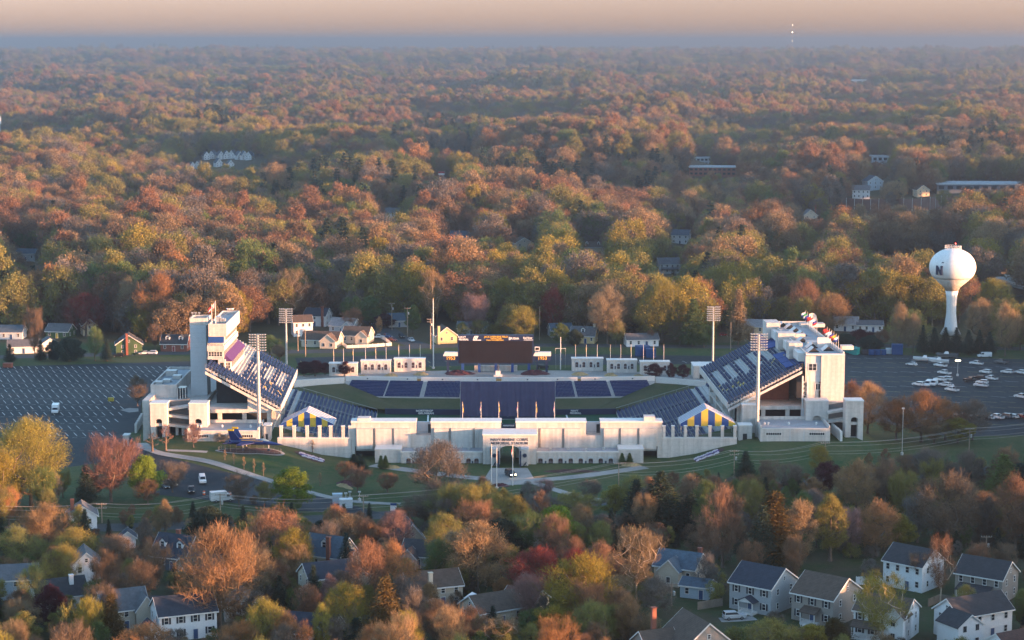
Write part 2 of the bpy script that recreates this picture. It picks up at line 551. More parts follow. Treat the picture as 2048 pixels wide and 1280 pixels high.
def conifer(name, seed, h, w, layers=26, cm=None, droop=.25, base=.08, dens=1.0, leaf=.42, ragged=.3):
    rr = random.Random(seed); rng = np.random.default_rng(seed)
    mb = MB()
    mb.tube([(0, 0, 0), (0, 0, h * .5), (0, 0, h * .97)], [h * .016 + .08, h * .01 + .04, .03], 6, M_BARK)
    qb = QB()
    for i in range(layers):
        t = (i + .5) / layers
        z = h * (base + (1 - base) * t)
        Rl = w / 2 * env('cone', t) * rr.uniform(1 - ragged, 1.05)
        nb = max(4, int(9 * (1 - t * .6)))
        a0 = rr.uniform(0, 6.3)
        for k in range(nb):
            a = a0 + 2 * PI * k / nb + rr.uniform(-.3, .3)
            Lb = Rl * rr.uniform(1 - ragged, 1.1)
            end = (Lb * math.cos(a), Lb * math.sin(a), z - Lb * droop * rr.uniform(.3, 1.3))
            mb.tube([(0, 0, z), (end[0] * .6, end[1] * .6, z - Lb * droop * .2), end], [.05, .035, .015], 3, M_BARK, cap=False)
            m_ = int((14 + Lb * 10) * dens)
            f = rng.random(m_) ** .7
            wid = .16 * Lb + .25
            c = np.stack([f * end[0], f * end[1], z + (end[2] - z) * f ** 1.5], 1) + rng.normal(size=(m_, 3)) * np.array([wid, wid, .16 + .05 * Lb])
            qb.leaves(c, leaf * rng.uniform(.6, 1.5, m_), rng, flat=.35)
            d = norm(np.array([[math.cos(a), math.sin(a), -.1]]) + rng.normal(size=(m_, 3)) * .5)
            qb.twigs(c, d, leaf * 1.6 * rng.uniform(.5, 1.2, m_), np.full(m_, .10), rng)
    tm = bpy.data.meshes.new(name + '_trunk')
    tm.from_pydata(mb.v, [], mb.f); tm.materials.append(M_BARK); tm.update()
    return tm, qb.mesh(name + '_crown', cm or M_CROWN)

# prototypes of the nearer trees: unit sizes, scaled when planted (h, w of the mesh are kept)
PROTO = {}
def proto(key, hw, fn, *a, **k): PROTO[key] = (fn(key, *a, **k), hw)
for i in range(3):
    proto('round%d' % i, (14, 12), broadleaf, 11 + i, 14, 12, 'round', .22, 100, 30, 44, .20, 1.5, .048)
    proto('bare%d' % i, (14, 12), broadleaf, 31 + i, 14, 12, ('vase', 'round', 'vase')[i], .24, 110, 34, 6, .16, 1.6, .05, .9)
    proto('leafy%d' % i, (12, 10), broadleaf, 51 + i, 12, 10, ('round', 'oval', 'round')[i], .2, 85, 16, 200, .26, 1.1, .045)
for i in range(2):
    proto('oval%d' % i, (15, 8), broadleaf, 71 + i, 15, 8, 'oval', .2, 90, 26, 40, .24, 1.3, .05, 1.0)
    proto('spruce%d' % i, (15, 9), conifer, 81 + i, 15, 9, 26)
    proto('cedar%d' % i, (11, 4.6), conifer, 91 + i, 11, 4.6, 26, droop=-.35, leaf=.34, dens=1.5, ragged=.2)
    proto('shrub%d' % i, (3, 3.6), broadleaf, 101 + i, 3, 3.6, 'spread', .08, 46, 16, 26, .2, .6, .035)
    proto('sycamore%d' % i, (16, 12), broadleaf, 111 + i, 16, 12, 'vase', .3, 95, 26, 5, .2, 1.3, .055, .7, bark=M_PALEBARK, shell=.42, clump_r=.11)
proto('evergreen0', (10, 11), broadleaf, 121, 10, 11, 'round', .08, 120, 8, 230, .30, .8, .06, .3)
proto('sapling0', (4.5, 2.2), broadleaf, 131, 4.5, 2.2, 'oval', .3, 26, 8, 3, .12, .5, .03, 1.0)
proto('willow0', (22, 22), broadleaf, 141, 22, 22, 'round', .2, 200, 32, 100, .25, 1.8, .055, .35)

TINT = {                      # tones of buds, young leaves and needles
    'olive': (.19, .18, .06), 'yellow': (.24, .20, .045), 'lime': (.14, .20, .03), 'tan': (.24, .172, .098), 'rust': (.21, .12, .075),
    'orange': (.26, .145, .07), 'red': (.21, .05, .042), 'brown': (.165, .115, .076), 'grey': (.145, .128, .11), 'pink': (.22, .135, .12),
    'dark': (.032, .05, .038), 'green': (.10, .14, .05), 'purple': (.065, .022, .03), 'pine': (.034, .058, .044), 'white': (.28, .26, .22), 'cedar': (.10, .078, .035)}
TREES = []                    # (object, projected x, projected y of the crown, words)
CNAME = {'olive': 'olive green', 'yellow': 'golden yellow', 'lime': 'bright lime green', 'tan': 'pale tan', 'rust': 'rusty brown', 'orange': 'orange',
         'red': 'red', 'brown': 'brown', 'grey': 'grey brown', 'pink': 'dusty pink', 'dark': 'dark green', 'green': 'mid green', 'purple': 'dark purple',
         'pine': 'blue green', 'white': 'whitish', 'cedar': 'bronze green'}
KNAME = {'round': 'budding tree', 'bare': 'bare twiggy tree', 'leafy': 'leafy tree', 'oval': 'upright budding tree', 'spruce': 'conifer', 'cedar': 'slim cedar',
         'shrub': 'shrub', 'sycamore': 'bare pale limbed tree', 'evergreen': 'evergreen tree', 'sapling': 'young sapling', 'willow': 'big spreading tree'}
ONAME = {'spruce': 'conifer_tree', 'cedar': 'cedar_tree', 'shrub': 'shrub', 'sapling': 'young_tree'}
rt = random.Random(77)
def plant(x, y, h, w, kind, tone, z=None, group=None):
    """one tree of its own at world x, y"""
    ks = [k for k in PROTO if k.rstrip('0123456789') == kind]
    (tm, cm), (ph, pw) = PROTO[rt.choice(ks)]
    cat = 'shrub' if kind == 'shrub' else 'tree'
    t = thing(ONAME.get(kind, 'broadleaf_tree'), '', cat, (x, y, zt(x, y) if z is None else z), rt.uniform(0, 6.28), group)
    t.scale = (w / pw, w / pw * rt.uniform(.92, 1.08), h / ph)
    a = bpy.data.objects.new('trunk', tm); b = bpy.data.objects.new('crown', cm)
    for o in (a, b): COL.objects.link(o); o.parent = t
    c = TINT[tone]; k = rt.uniform(.82, 1.2); hs = rt.uniform(.9, 1.1)
    b.color = (c[0] * k * hs, c[1] * k, c[2] * k / hs, 1)
    px, py = proj(x, y, t.location.z + h * .6)
    TREES.append((t, px, py, kind, tone, h))
    return t
def plant_px(px, by, ty, wpx, kind, tone, z=None, group=None):
    """a tree whose foot is seen at (px, by), whose top at ty and whose crown is wpx wide"""
    zz = 0
    x, y = G(px, by, 0 if z is None else z)
    if z is None:
        for _ in range(4): zz = zt(x, y); x, y = G(px, by, zz)
    s = F / (y * _c + (HC - zz) * _s)
    return plant(x, y, (by - ty) / s * 1.01, wpx / s, kind, tone, None if z is None else z, group)

# ---------------------------------------------------------------- the far woods, one mass
def far_woods(points, name='woods', label='endless spring woods rolling to the horizon behind the stadium'):
    """points: (x, y, z, scale, kind index, tint). One object; geometry nodes set a few light trees on its points"""
    protos = []
    fm = M_FCROWN
    specs = [('bl', 'round', 13, 13.5), ('bl', 'round', 14, 14), ('bl', 'vase', 14, 12), ('bl', 'oval', 15, 10), ('co', '', 15, 7), ('bl', 'spread', 11, 14)]
    for i, (t, k, h, w) in enumerate(specs):
        if t == 'bl':
            tm, cm = broadleaf('far%d' % i, 200 + i, h, w, k,   .2, 56, 16, 84, .37, 1.5, .075, .8, cm=fm, clump_r=.14, shell=.28)
        else:
            tm, cm = conifer('far%d' % i, 200 + i, h, w, 15, cm=fm, leaf=.8, dens=.55)
        bm = bmesh.new(); bm.from_mesh(tm); n0 = len(bm.faces); bm.from_mesh(cm)
        me = bpy.data.meshes.new('far_tree%d' % i)
        bm.faces.ensure_lookup_table()
        for f in bm.faces[n0:]: f.material_index = 1
        bm.to_mesh(me); bm.free()
        me.materials.append(M_BARK); me.materials.append(fm)
        protos.append(bpy.data.objects.new('far_tree%d' % i, me))
    n = len(points)
    me = bpy.data.meshes.new(name)
    me.vertices.add(n)
    P = np.array([(p[0], p[1], p[2]) for p in points], dtype=np.float32)
    me.vertices.foreach_set('co', P.reshape(-1))
    rng = np.random.default_rng(3)
    def at(nm, tp, arr, key):
        a = me.attributes.new(nm, tp, 'POINT'); a.data.foreach_set(key, np.ascontiguousarray(arr).reshape(-1))
    sc = np.array([p[3] for p in points], dtype=np.float32)
    S = np.stack([sc, sc * rng.uniform(.85, 1.15, n), sc * rng.uniform(.85, 1.15, n)], 1).astype(np.float32)
    at('sc', 'FLOAT_VECTOR', S, 'vector')
    Rr = np.zeros((n, 3), dtype=np.float32); Rr[:, 2] = rng.uniform(0, 6.28, n)
    at('rt', 'FLOAT_VECTOR', Rr, 'vector')
    at('ki', 'INT', np.array([p[4] for p in points], dtype=np.int32), 'value')
    T = np.ones((n, 4), dtype=np.float32); T[:, :3] = np.array([p[5] for p in points])
    at('tint', 'FLOAT_COLOR', T, 'color')
    o = bpy.data.objects.new(name, me); COL.objects.link(o)
    ng = bpy.data.node_groups.new(name, 'GeometryNodeTree')
    ng.interface.new_socket('Geometry', in_out='INPUT', socket_type='NodeSocketGeometry')
    ng.interface.new_socket('Geometry', in_out='OUTPUT', socket_type='NodeSocketGeometry')
    N, L = ng.nodes, ng.links
    gi, go = N.new('NodeGroupInput'), N.new('NodeGroupOutput')
    iop = N.new('GeometryNodeInstanceOnPoints')
    g2i = N.new('GeometryNodeGeometryToInstance')
    infos = []
    for p in protos:
        oi = N.new('GeometryNodeObjectInfo'); oi.inputs['Object'].default_value = p; infos.append(oi)
    for oi in reversed(infos): L.new(oi.outputs['Geometry'], g2i.inputs[0])
    L.new(gi.outputs[0], iop.inputs['Points']); L.new(g2i.outputs[0], iop.inputs['Instance'])
    iop.inputs['Pick Instance'].default_value = True
    def na(nm, tp):
        a = N.new('GeometryNodeInputNamedAttribute'); a.data_type = tp; a.inputs['Name'].default_value = nm
        return a.outputs['Attribute']
    L.new(na('ki', 'INT'), iop.inputs['Instance Index'])
    e2r = N.new('FunctionNodeEulerToRotation'); L.new(na('rt', 'FLOAT_VECTOR'), e2r.inputs[0])
    L.new(e2r.outputs[0], iop.inputs['Rotation'])
    L.new(na('sc', 'FLOAT_VECTOR'), iop.inputs['Scale'])
    L.new(iop.outputs[0], go.inputs[0])
    md = o.modifiers.new('woods', 'NODES'); md.node_group = ng
    o['kind'] = 'stuff'; o['label'] = label
    return o
# ---------------------------------------------------------------- ground sheets
M_GRASS = mat_ground('turf', (.028, .062, .019), (.056, .070, .026), (.10, .088, .042), .06, .5)
M_GARDEN = mat_ground('garden_ground', (.03, .05, .018), (.055, .046, .028), (.075, .062, .036), .07, .7)
M_SOIL = mat_ground('woodland_floor', (.075, .058, .034), (.05, .055, .026), (.095, .07, .04), .012, .25)
# hollows and ridges of the country behind
hill_px(690, 450, 190, 95, -15); hill_px(1190, 395, 240, 130, -14); hill_px(1700, 520, 150, 70, -9)
hill_px(1700, 470, 120, 80, -9); hill_px(250, 330, 420, 120, 12); hill_px(1150, 345, 300, 100, 8)
hill_px(900, 335, 90, 80, -10); hill_px(1900, 420, 150, 80, -7); hill_px(360, 465, 330, 60, 5); hill_px(1500, 300, 500, 120, 9)
hill_px(430, 318, 140, 60, -4)

BX0, BX1, BY0, BY1 = -80.0, 78.0, 600.0, 724.0       # the hollow that the bowl of the stadium is dug into
def axis(a, b, step): 
    n = max(1, int(round((b - a) / step))); return [a + (b - a) * i / n for i in range(n)]
xs = axis(-9000, -2500, 650) + axis(-2500, -700, 120) + axis(-700, -160, 30) + axis(-160, BX0, 4) + axis(BX0, BX1, 8) + axis(BX1, 160, 4) + axis(160, 700, 30) + axis(700, 2500, 120) + axis(2500, 9000.1, 650) + [9000]
ys = axis(-500, 200, 70) + axis(200, 520, 20) + axis(520, BY0, 4) + axis(BY0, BY1, 4) + axis(BY1, 900, 16) + axis(900, 2600, 28) + axis(2600, 6000, 90) + axis(6000, 14000, 400) + axis(14000, 29000, 1500) + [29000]
gb = MB()
ix = len(xs); V = [(x, y, zt(x, y)) for y in ys for x in xs]
Fs, Fg, Fd = [], [], []
for j in range(len(ys) - 1):
    for i in range(ix - 1):
        xm, ym = (xs[i] + xs[i+1]) / 2, (ys[j] + ys[j+1]) / 2
        if BX0 < xm < BX1 and BY0 < ym < BY1: continue
        q = (j*ix + i, j*ix + i + 1, (j+1)*ix + i + 1, (j+1)*ix + i)
        (Fd if ym < 505 else Fg if (ym < 800 and abs(xm) < 400) else Fs).append(q)
gb.v = V
gb.f = Fg + Fs + Fd; gb.mats = [M_GRASS, M_SOIL, M_GARDEN]; gb.m = [0] * len(Fg) + [1] * len(Fs) + [2] * len(Fd)
ground = struct(gb.build('ground', smooth_=True))

def sheet(name, pxs, m, lift=.004, z=0.0, kind='structure'):
    """a flat sheet whose outline is given by the pixels where it lies on the ground"""
    b = MB(); b.face([(*G(px, py, z), z + lift) for px, py in pxs], m)
    # keep the face turned upwards
    o = b.build(name)
    if o.data.polygons[0].normal.z < 0: o.data.flip_normals()
    if kind: o['kind'] = kind
    return o

def ribbon(name, pxs, wid, m, lift=.008, onground=True, kind='structure', dense=6.0):
    """a strip of constant width along a line of pixels, draped on the terrain"""
    P = []
    for px, py in pxs:
        x, y = G(px, py)
        for _ in range(4): x, y = G(px, py, zt(x, y))
        P.append(Vector((x, y, 0)))
    Q = []
    for a, b in zip(P, P[1:]):
        n = max(1, int((b - a).length / dense))
        Q += [a.lerp(b, k / n) for k in range(n)]
    Q.append(P[-1])
    for _ in range(3):
        Q = [Q[0]] + [(Q[i-1] + Q[i] * 2 + Q[i+1]) / 4 for i in range(1, len(Q) - 1)] + [Q[-1]]
    b = MB(); vs, fs = [], []
    for i, p in enumerate(Q):
        d = (Q[min(i+1, len(Q)-1)] - Q[max(i-1, 0)]).normalized(); s = Vector((-d.y, d.x, 0)) * wid / 2
        for k in (-1, 1):
            q = p + s * k
            vs.append((q.x, q.y, zt(q.x, q.y) + lift + (.05 if mound(q.x, q.y) > .01 else 0)))
    for i in range(len(Q) - 1): fs.append((2*i, 2*i+2, 2*i+3, 2*i+1))
    b.mesh(vs, fs, m)
    o = b.build(name)
    if o.data.polygons[0].normal.z < 0: o.data.flip_normals()
    if kind: o['kind'] = kind
    return o

M_ASPH = mat_ground('asphalt', (.013, .021, .028), (.030, .038, .044), (.05, .054, .056), .022, .3, .8)
M_ROAD = mat_ground('road_asphalt', (.055, .06, .064), (.07, .073, .075), (.045, .048, .05), .05, .6, .85)
M_CONC = mat_ground('pale_concrete', (.27, .265, .25), (.21, .205, .195), (.33, .32, .30), .1, .8, .85)
M_WHITEPAINT = mat('road_paint', (.62, .62, .6), .8, .2, .6)
M_YELPAINT = mat('yellow_road_paint', (.50, .40, .14), .8, .2, .6)
M_MULCH = mat('mulch', (.055, .028, .026), .95, .4, 1.5, bump=.5)
M_STRAW = mat('straw_grass', (.30, .22, .11), .95, .3, 1.0)

sheet('left_car_park', [(-60, 738), (8, 733), (395, 722), (395, 790), (283, 806), (283, 870), (268, 893), (205, 925), (-60, 960)], M_ASPH, .004)
sheet('right_car_park', [(1606, 716), (1700, 706), (2130, 722), (2130, 868), (1900, 874), (1700, 832), (1606, 832)], M_ASPH, .004)
def draped(name, pxs, m, lift=.06):
    """a sheet cut into small squares and laid over the slopes"""
    P = []
    for px, py in pxs:
        x, y = G(px, py)
        for _ in range(5): x, y = G(px, py, zt(x, y))
        P.append((x, y))
    bm = bmesh.new(); bm.faces.new([bm.verts.new((x, y, 0)) for x, y in P])
    for ax in (0, 1):
        lo, hi = min(p[ax] for p in P), max(p[ax] for p in P)
        k = lo + 3
        while k < hi:
            bmesh.ops.bisect_plane(bm, geom=bm.verts[:] + bm.edges[:] + bm.faces[:], plane_co=(k, k, 0), plane_no=(1, 0, 0) if ax == 0 else (0, 1, 0)); k += 3
    for v in bm.verts: v.co.z = zt(v.co.x, v.co.y) + lift
    bmesh.ops.recalc_face_normals(bm, faces=bm.faces[:])
    me = bpy.data.meshes.new(name); bm.to_mesh(me); bm.free(); me.materials.append(m)
    o = bpy.data.objects.new(name, me); COL.objects.link(o)
    if me.polygons[0].normal.z < 0: me.flip_normals()
    return struct(o)
draped('entrance_drive', [(250, 888), (296, 905), (560, 968), (690, 1006), (760, 1026), (735, 1030), (600, 1022), (430, 1002), (300, 988), (255, 930)], M_ASPH, .06)
ribbon('footpath', [(262, 889), (300, 906), (420, 934), (560, 967), (640, 991), (700, 1004), (800, 1009)], 2.6, M_CONC, .09, dense=3)
ribbon('footpath', [(330, 908), (380, 910), (415, 917)], 1.6, M_CONC, .016)
ribbon('plaza_path', [(745, 930), (800, 938), (880, 948), (985, 962), (1080, 962), (1200, 948), (1290, 934)], 4.5, M_CONC, .010)
sheet('gate_plaza', [(982, 936), (1055, 936), (1075, 968), (960, 972)], M_CONC, .014)
ribbon('footpath', [(1060, 962), (1120, 985), (1160, 998), (1230, 1005)], 3.0, M_CONC, .018)
ribbon('street', [(-80, 1062), (420, 1050), (800, 1028), (1150, 1008), (1600, 968), (2100, 930)], 8.0, M_ROAD, .006)
ribbon('far_road', [(-80, 716), (330, 706), (700, 702), (860, 692), (1100, 690), (1450, 694), (1700, 690), (2150, 700)], 9.0, M_ROAD, .010)
ribbon('side_street', [(845, 692), (800, 680), (765, 655), (745, 640)], 10.0, M_ROAD, .014)
sheet('far_car_park', [(590, 716), (900, 706), (1130, 708), (1450, 712), (1450, 728), (1120, 730), (900, 732), (600, 742)], M_ASPH, .008)
sheet('far_concourse', [(585, 752), (700, 746), (900, 741), (1120, 741), (1300, 744), (1420, 752), (1425, 764), (1300, 757.6), (1000, 757.6), (700, 757.6), (590, 764)], M_CONC, .016)
ribbon('neighbourhood_street', [(1500, 1262), (1640, 1262), (1800, 1290)], 7.0, M_ROAD, .01)
ribbon('neighbourhood_street', [(30, 1225), (300, 1190), (560, 1218), (800, 1262)], 5.0, M_ROAD, .01)
ribbon('driveway', [(1440, 1240), (1470, 1244), (1510, 1236)], 3.2, M_CONC, .014)
ribbon('highway', [(2080, 600), (2000, 560), (1900, 515), (1800, 472), (1720, 448), (1640, 438)], 14.0, M_ROAD, .3)

# stall lines of the two car parks
def stall_lines():
    b = MB(); z = .016
    def line(x0, y0, x1, y1, w, m):
        d = Vector((x1 - x0, y1 - y0, 0)); n = Vector((-d.y, d.x, 0)).normalized() * w / 2
        p = [(x0 + n.x, y0 + n.y, z), (x1 + n.x, y1 + n.y, z), (x1 - n.x, y1 - n.y, z), (x0 - n.x, y0 - n.y, z)]
        a = (p[1][0]-p[0][0])*(p[3][1]-p[0][1]) - (p[1][1]-p[0][1])*(p[3][0]-p[0][0])
        b.face(p if a > 0 else p[::-1], m)
    ry = [733.5, 741.5, 750, 760, 770, 780.5, 791, 802.5, 814, 826.5, 840, 854, 868]
    for k, yy in enumerate(ry):
        right = 388 - k * 3 if yy < 745 else 330 - (yy - 745) * 1.55 if yy < 806 else 262 - (yy - 806) * .55
        x0, Y = G(0, yy + 4); x1, _ = G(right, yy + 4); xl, _ = G(-40, yy)
        x = xl + (k % 3) * .7
        while x < x1:
            if RND.random() > .02:
                line(x - 1.3, Y + 5.2, x + .9, Y, .17, M_WHITEPAINT)
            x += 2.75
        line(xl, Y - 5.4, x1 - 8, Y - 5.4, .10, M_WHITEPAINT) if False else None
        x = xl
        while x < x1 - 6:
            line(x, Y - 2.7, x + 1.4, Y - 2.7, .13, M_WHITEPAINT); x += 2.75
    for k in range(15):
        yy = 716 + k * 8.6 + k * k * .12
        if yy > 858: break
        x0 = G(1696 if yy < 800 else 1700 + (yy - 800) * 1.6, yy)[0]; x1, Y = G(2120, yy)
        x = x0 + (k % 2)
        while x < x1:
            if RND.random() > .06:
                line(x, Y, x + 4.6, Y - 2.2, .16, M_YELPAINT if (k + int(x / 40)) % 3 else M_WHITEPAINT)
            x += 6.2
    for k in range(2):
        x0, Y = G(600, 722 + k * 9); x1, _ = G(900, 722 + k * 9)
        x = x0
        while x < x1: line(x, Y, x + 1.5, Y - 4.5, .16, M_YELPAINT); x += 7
    x0, Y = G(1240, 722); x1, _ = G(1440, 722)
    x = x0
    while x < x1: line(x, Y, x + 1.5, Y - 4.5, .16, M_WHITEPAINT); x += 6
    return struct(b.build('road_markings'))
stall_lines()
sheet('traffic_island', [(240, 820), (258, 816), (277, 817), (277, 823), (258, 825)], M_CONC, .02)
# ---------------------------------------------------------------- the stadium
M_WALL = mat_lines('painted_block', (.53, .495, .455), .8, 'Z', .86, .75, .10, .07, .22)
M_STUC = mat_lines('stucco', (.54, .50, .46), 1.25, 'Z', .86, .8, .11, .06, .25)
M_GREYP = mat_lines('grey_panel_and_shade', (.45, .49, .52), 1.5, 'Z', .85, .6, .05, .05)  # grey parts; also paints shade on the stair tower and suite recess
M_TRIM = mat('white_trim', (.60, .58, .55), .6, .05, .5)
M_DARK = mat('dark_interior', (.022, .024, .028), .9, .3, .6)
M_GLASS = mat('window_glass', (.016, .022, .03), .2, .2, .5, spec=.3)
M_STEEL = mat('galvanised_steel', (.46, .46, .45), .45, .1, 2.0, metal=.6)
M_RAIL = mat('rail_steel', (.10, .11, .12), .5, .1, 2)
M_NAVY = mat('navy_paint', (.007, .017, .055), .6, .12, .8)
M_NAVYB = mat('blue_canvas', (.006, .045, .19), .75, .12, .7)
M_SEAT = mat('blue_seat', (.004, .014, .075), .7, .3, 1.2, spec=.2)
M_SEATD = mat('dark_blue_seat', (.005, .018, .07), .7, .3, 1.2, spec=.2)
M_YELSEAT = mat('gold_seat', (.42, .30, .06), .5, .2, 1.0)
M_STEP = mat('deck_concrete', (.36, .355, .345), .8, .12, .5)
M_ALU = mat('bench_aluminium', (.42, .42, .43), .4, .1, 1.0, metal=.35)
M_ROOF = mat('flat_roof', (.27, .29, .31), .8, .15, .3)
M_YEL = mat('yellow_canvas', (.45, .33, .045), .75, .08, .8)
M_BRICK = mat_lines('red_brick', (.21, .075, .05), .22, 'Z', .75, .85, .2, .2)
M_TURF = mat_ground('field_turf', (.010, .055, .028), (.014, .065, .03), (.008, .045, .024), .05, .6)
M_LETTER = mat('dark_letters', (.05, .06, .09), .6, .1, 2)
M_WLETTER = mat('white_letters', (.78, .78, .76), .6, .05, 2)
M_SCREEN = mat('led_screen', (.010, .007, .009), .5, .3, .25, spec=.2)
M_GOLD = mat('gold_letters', (.65, .40, .06), .5, .1, 2)
M_PURPLE = mat('purple_canvas', (.065, .022, .11), .75, .12, .8)
M_MESH = mat('windscreen_mesh', (.06, .058, .125), .8, .14, .35)

PSI = math.radians(1.9); AX, AY = -1.6, 577.0
def S(a, b, z):
    return (AX + a * math.cos(PSI) - b * math.sin(PSI), AY + a * math.sin(PSI) + b * math.cos(PSI), z)

def R4(px0, py0, px1, py1, D):
    x0, z1 = W(px0, py0, D); x1, z0 = W(px1, py1, D)
    return x0, x1, z0, z1

def arch_poly(x0, x1, z0, z1, rise, n=8):
    """outline of an opening whose head is an arc RISE high"""
    cx, hw = (x0 + x1) / 2, (x1 - x0) / 2
    return [(x0, z0), (x1, z0)] + [(cx + hw * math.cos(PI * k / n), z1 - rise + rise * math.sin(PI * k / n)) for k in range(n + 1)]

def wall_with_hole(mb, x0, x1, z0, z1, hole, y0, y1, m):
    """an upright wall panel with one opening that reaches down to z0 (two legs and a head)"""
    hx0, hx1 = hole[0][0], hole[1][0]
    mb.box(x0, hx0, y0, y1, z0, z1, m); mb.box(hx1, x1, y0, y1, z0, z1, m)
    top = hole[2:]
    pts = [(hx1, z1)] + [(hx0, z1)] + [(x, z) for x, z in reversed(top)]
    # head of the opening as strips between the arc and the top
    tp = sorted(top)
    for (xa, za), (xb, zb) in zip(tp, tp[1:]):
        if xb - xa < 1e-4: continue
        mb.prism([(xa, za), (xb, zb), (xb, z1), (xa, z1)], 'y', y0, y1, m)

DW = 577.0
# ---- front wall
t = thing('stadium_wall', 'long white stadium front wall with recessed panels above the ticket buildings', 'wall', (AX, DW, 0))
wb = MB()
XA, ZT = W(703, 845, DW); XB, _ = W(1324, 845, DW)
ZM = W(1013, 868, DW)[1]
px_parts = [(703, 832), (862, 1002), (1032, 1172), (1201, 1324)]
def xw(px, D=DW): return W(px, 870, D)[0]
ZD = W(720, 893, DW)[1]
DOORL, DOORR = (709.6, 749), (1286, 1315)
for a, b in px_parts:
    x0, x1 = xw(a), xw(b)
    for da, db in (DOORL, DOORR):
        if a < da < b:
            wb.box(x0, xw(da), DW, DW + 5, 0, ZD, M_WALL); wb.box(xw(db), x1, DW, DW + 5, 0, ZD, M_WALL)
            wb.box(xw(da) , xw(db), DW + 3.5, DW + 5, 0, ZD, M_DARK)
            break
    else:
        wb.box(x0, x1, DW, DW + 5, 0, ZD, M_WALL)
    wb.box(x0, x1, DW, DW + 5, ZD, ZT, M_WALL)
for a, b in ((832, 862), (1172, 1201)):
    wb.box(xw(a), xw(b), DW + .02, DW + 5, 0, W(850, 871, DW)[1], M_WALL)
    wb.box(xw(a), xw(b), DW + 4.2, DW + 5, W(850, 871, DW)[1], ZT - .6, M_GREYP)
AR0, AR1 = xw(998), xw(1040)
wb.box(xw(1002), xw(1032), DW + .02, DW + 4, W(1013, 891, DW)[1], W(1013, 869, DW)[1], M_WALL)
wb.build('wall', t)
pb = MB()
grooves = [703, 748.6, 786, 824, 832]
def panels(gs):
    for a, b in zip(gs, gs[1:]):
        pb.box(xw(a + 2.6), xw(b - 2.6), DW - .9, DW - .002, W(a, 897, DW)[1], W(a, 856, DW)[1], M_WALL)
for gs in ([711, 748.6, 786, 824], [866, 899.9, 947.5, 994], [1040, 1078.6, 1126, 1164], [1205, 1239, 1276, 1315]): panels(gs)
pb.build('wall_panel', t)
cb = MB()
for a, b in px_parts:
    cb.box(xw(a) - .15, xw(b) + .15, DW - .35, DW + 5.2, ZT + .003, ZT + .4, M_TRIM)
for a, b, y in ((715, 740, 837), (1288, 1310, 834)):
    cb.box(xw(a), xw(b), DW + .4, DW + 4, ZT + .403, W(a, y, DW)[1], M_WALL)
cb.build('cornice', t)
rb = MB()
for a, b in ((832, 862), (1172, 1201)):
    za = W(850, 871, DW)[1]
    rb.box(xw(a), xw(b), DW + .3, DW + .36, za + 1.05, za + 1.12, M_RAIL)
    k = xw(a) + .2
    while k < xw(b): rb.box(k, k + .04, DW + .3, DW + .35, za, za + 1.05, M_RAIL); k += .3
    rb.box(xw(b - 7), xw(b - .3), DW + 4.1, DW + 4.19, za, za + 2.6, M_DARK)
rb.build('railing', t)
for (da, db) in (DOORL, DOORR):
    b = MB(); b.box(xw(da) + .1, xw(db) - .1, DW + 1.0, DW + 1.25, W(720, 903, DW)[1], ZD - .003, M_GREYP); b.build('roller_shutter', t)

# ---- gate arch
DG = 568.0
t = thing('gate_arch', 'white gate portal with dark lettering and open arch in the middle of the front', 'gate', (AX, DG, 0))
b = MB()
x0, z1 = W(966, 870.6, DG); x1, _ = W(1073, 870.6, DG)
hx0, hz = W(1000, 891.5, DG); hx1, _ = W(1038, 891.5, DG)
wall_with_hole(b, x0, x1, 0, z1, arch_poly(hx0, hx1, 0, hz, 1.2, 10), DG, DG + 8.5, M_STUC)
b.box(x0 - .2, x1 + .2, DG - .3, DG + 8.8, z1 + .003, z1 + .35, M_TRIM)
b.build('wall', t)
cx, cz = W(1019, 880, DG - .05)
text_mesh('NAVY-MARINE CORPS', 1.12, M_LETTER, t, loc=(W(1019, 880, DG)[0] - AX, -.05, W(1019, 879.5, DG)[1]), bold=.012, sx=.98)
text_mesh('MEMORIAL STADIUM', 1.12, M_LETTER, t, loc=(W(1019, 880, DG)[0] - AX, -.05, W(1019, 886.6, DG)[1]), bold=.012, sx=1.02)
for px, w in ((988.5, 11), (1049.5, 14)):
    b = MB(); X0, X1, Z0, Z1 = R4(px - w / 2, 899, px + w / 2, 936, DG - 2); b.box(X0, X1, DG - 2.2, DG - .003, 0, Z1, M_STUC)
    b.box(X0 - .15, X1 + .15, DG - 2.35, DG - .003, Z1 + .003, Z1 + .45, M_GREYP); b.build('pier', t)
    b = MB(); c = W(px, 911, DG - 2.2)
    b.tube([(c[0], DG - 2.32, c[1]), (c[0], DG - 2.203, c[1])], .62, 18, M_LETTER); b.tube([(c[0], DG - 2.36, c[1]), (c[0], DG - 2.322, c[1])], .38, 14, M_NAVY); b.build('emblem', t)
    b = MB(); c = W(px, 929, DG - 2.6); b.tube([(c[0] - .35, DG - 2.6, .1), (c[0] + .1, DG - 2.6, c[1] + .2), (c[0] + .45, DG - 2.6, c[1] + .7)], [.12, .2, .16], 6, M_LETTER); b.tube([(c[0] + .5, DG - 2.6, .1), (c[0] + .1, DG - 2.6, c[1] + .2)], .1, 6, M_LETTER); b.build('anchor', t)
for px in (997.2, 1041.2):
    b = MB(); X0, X1, Z0, Z1 = R4(px - 1.2, 905, px + 1.2, 935, DG - 2)
    b.box(X0, X1, DG - 4.5, DG - .01, .1, Z1, M_NAVY); b.build('gate_leaf', t)

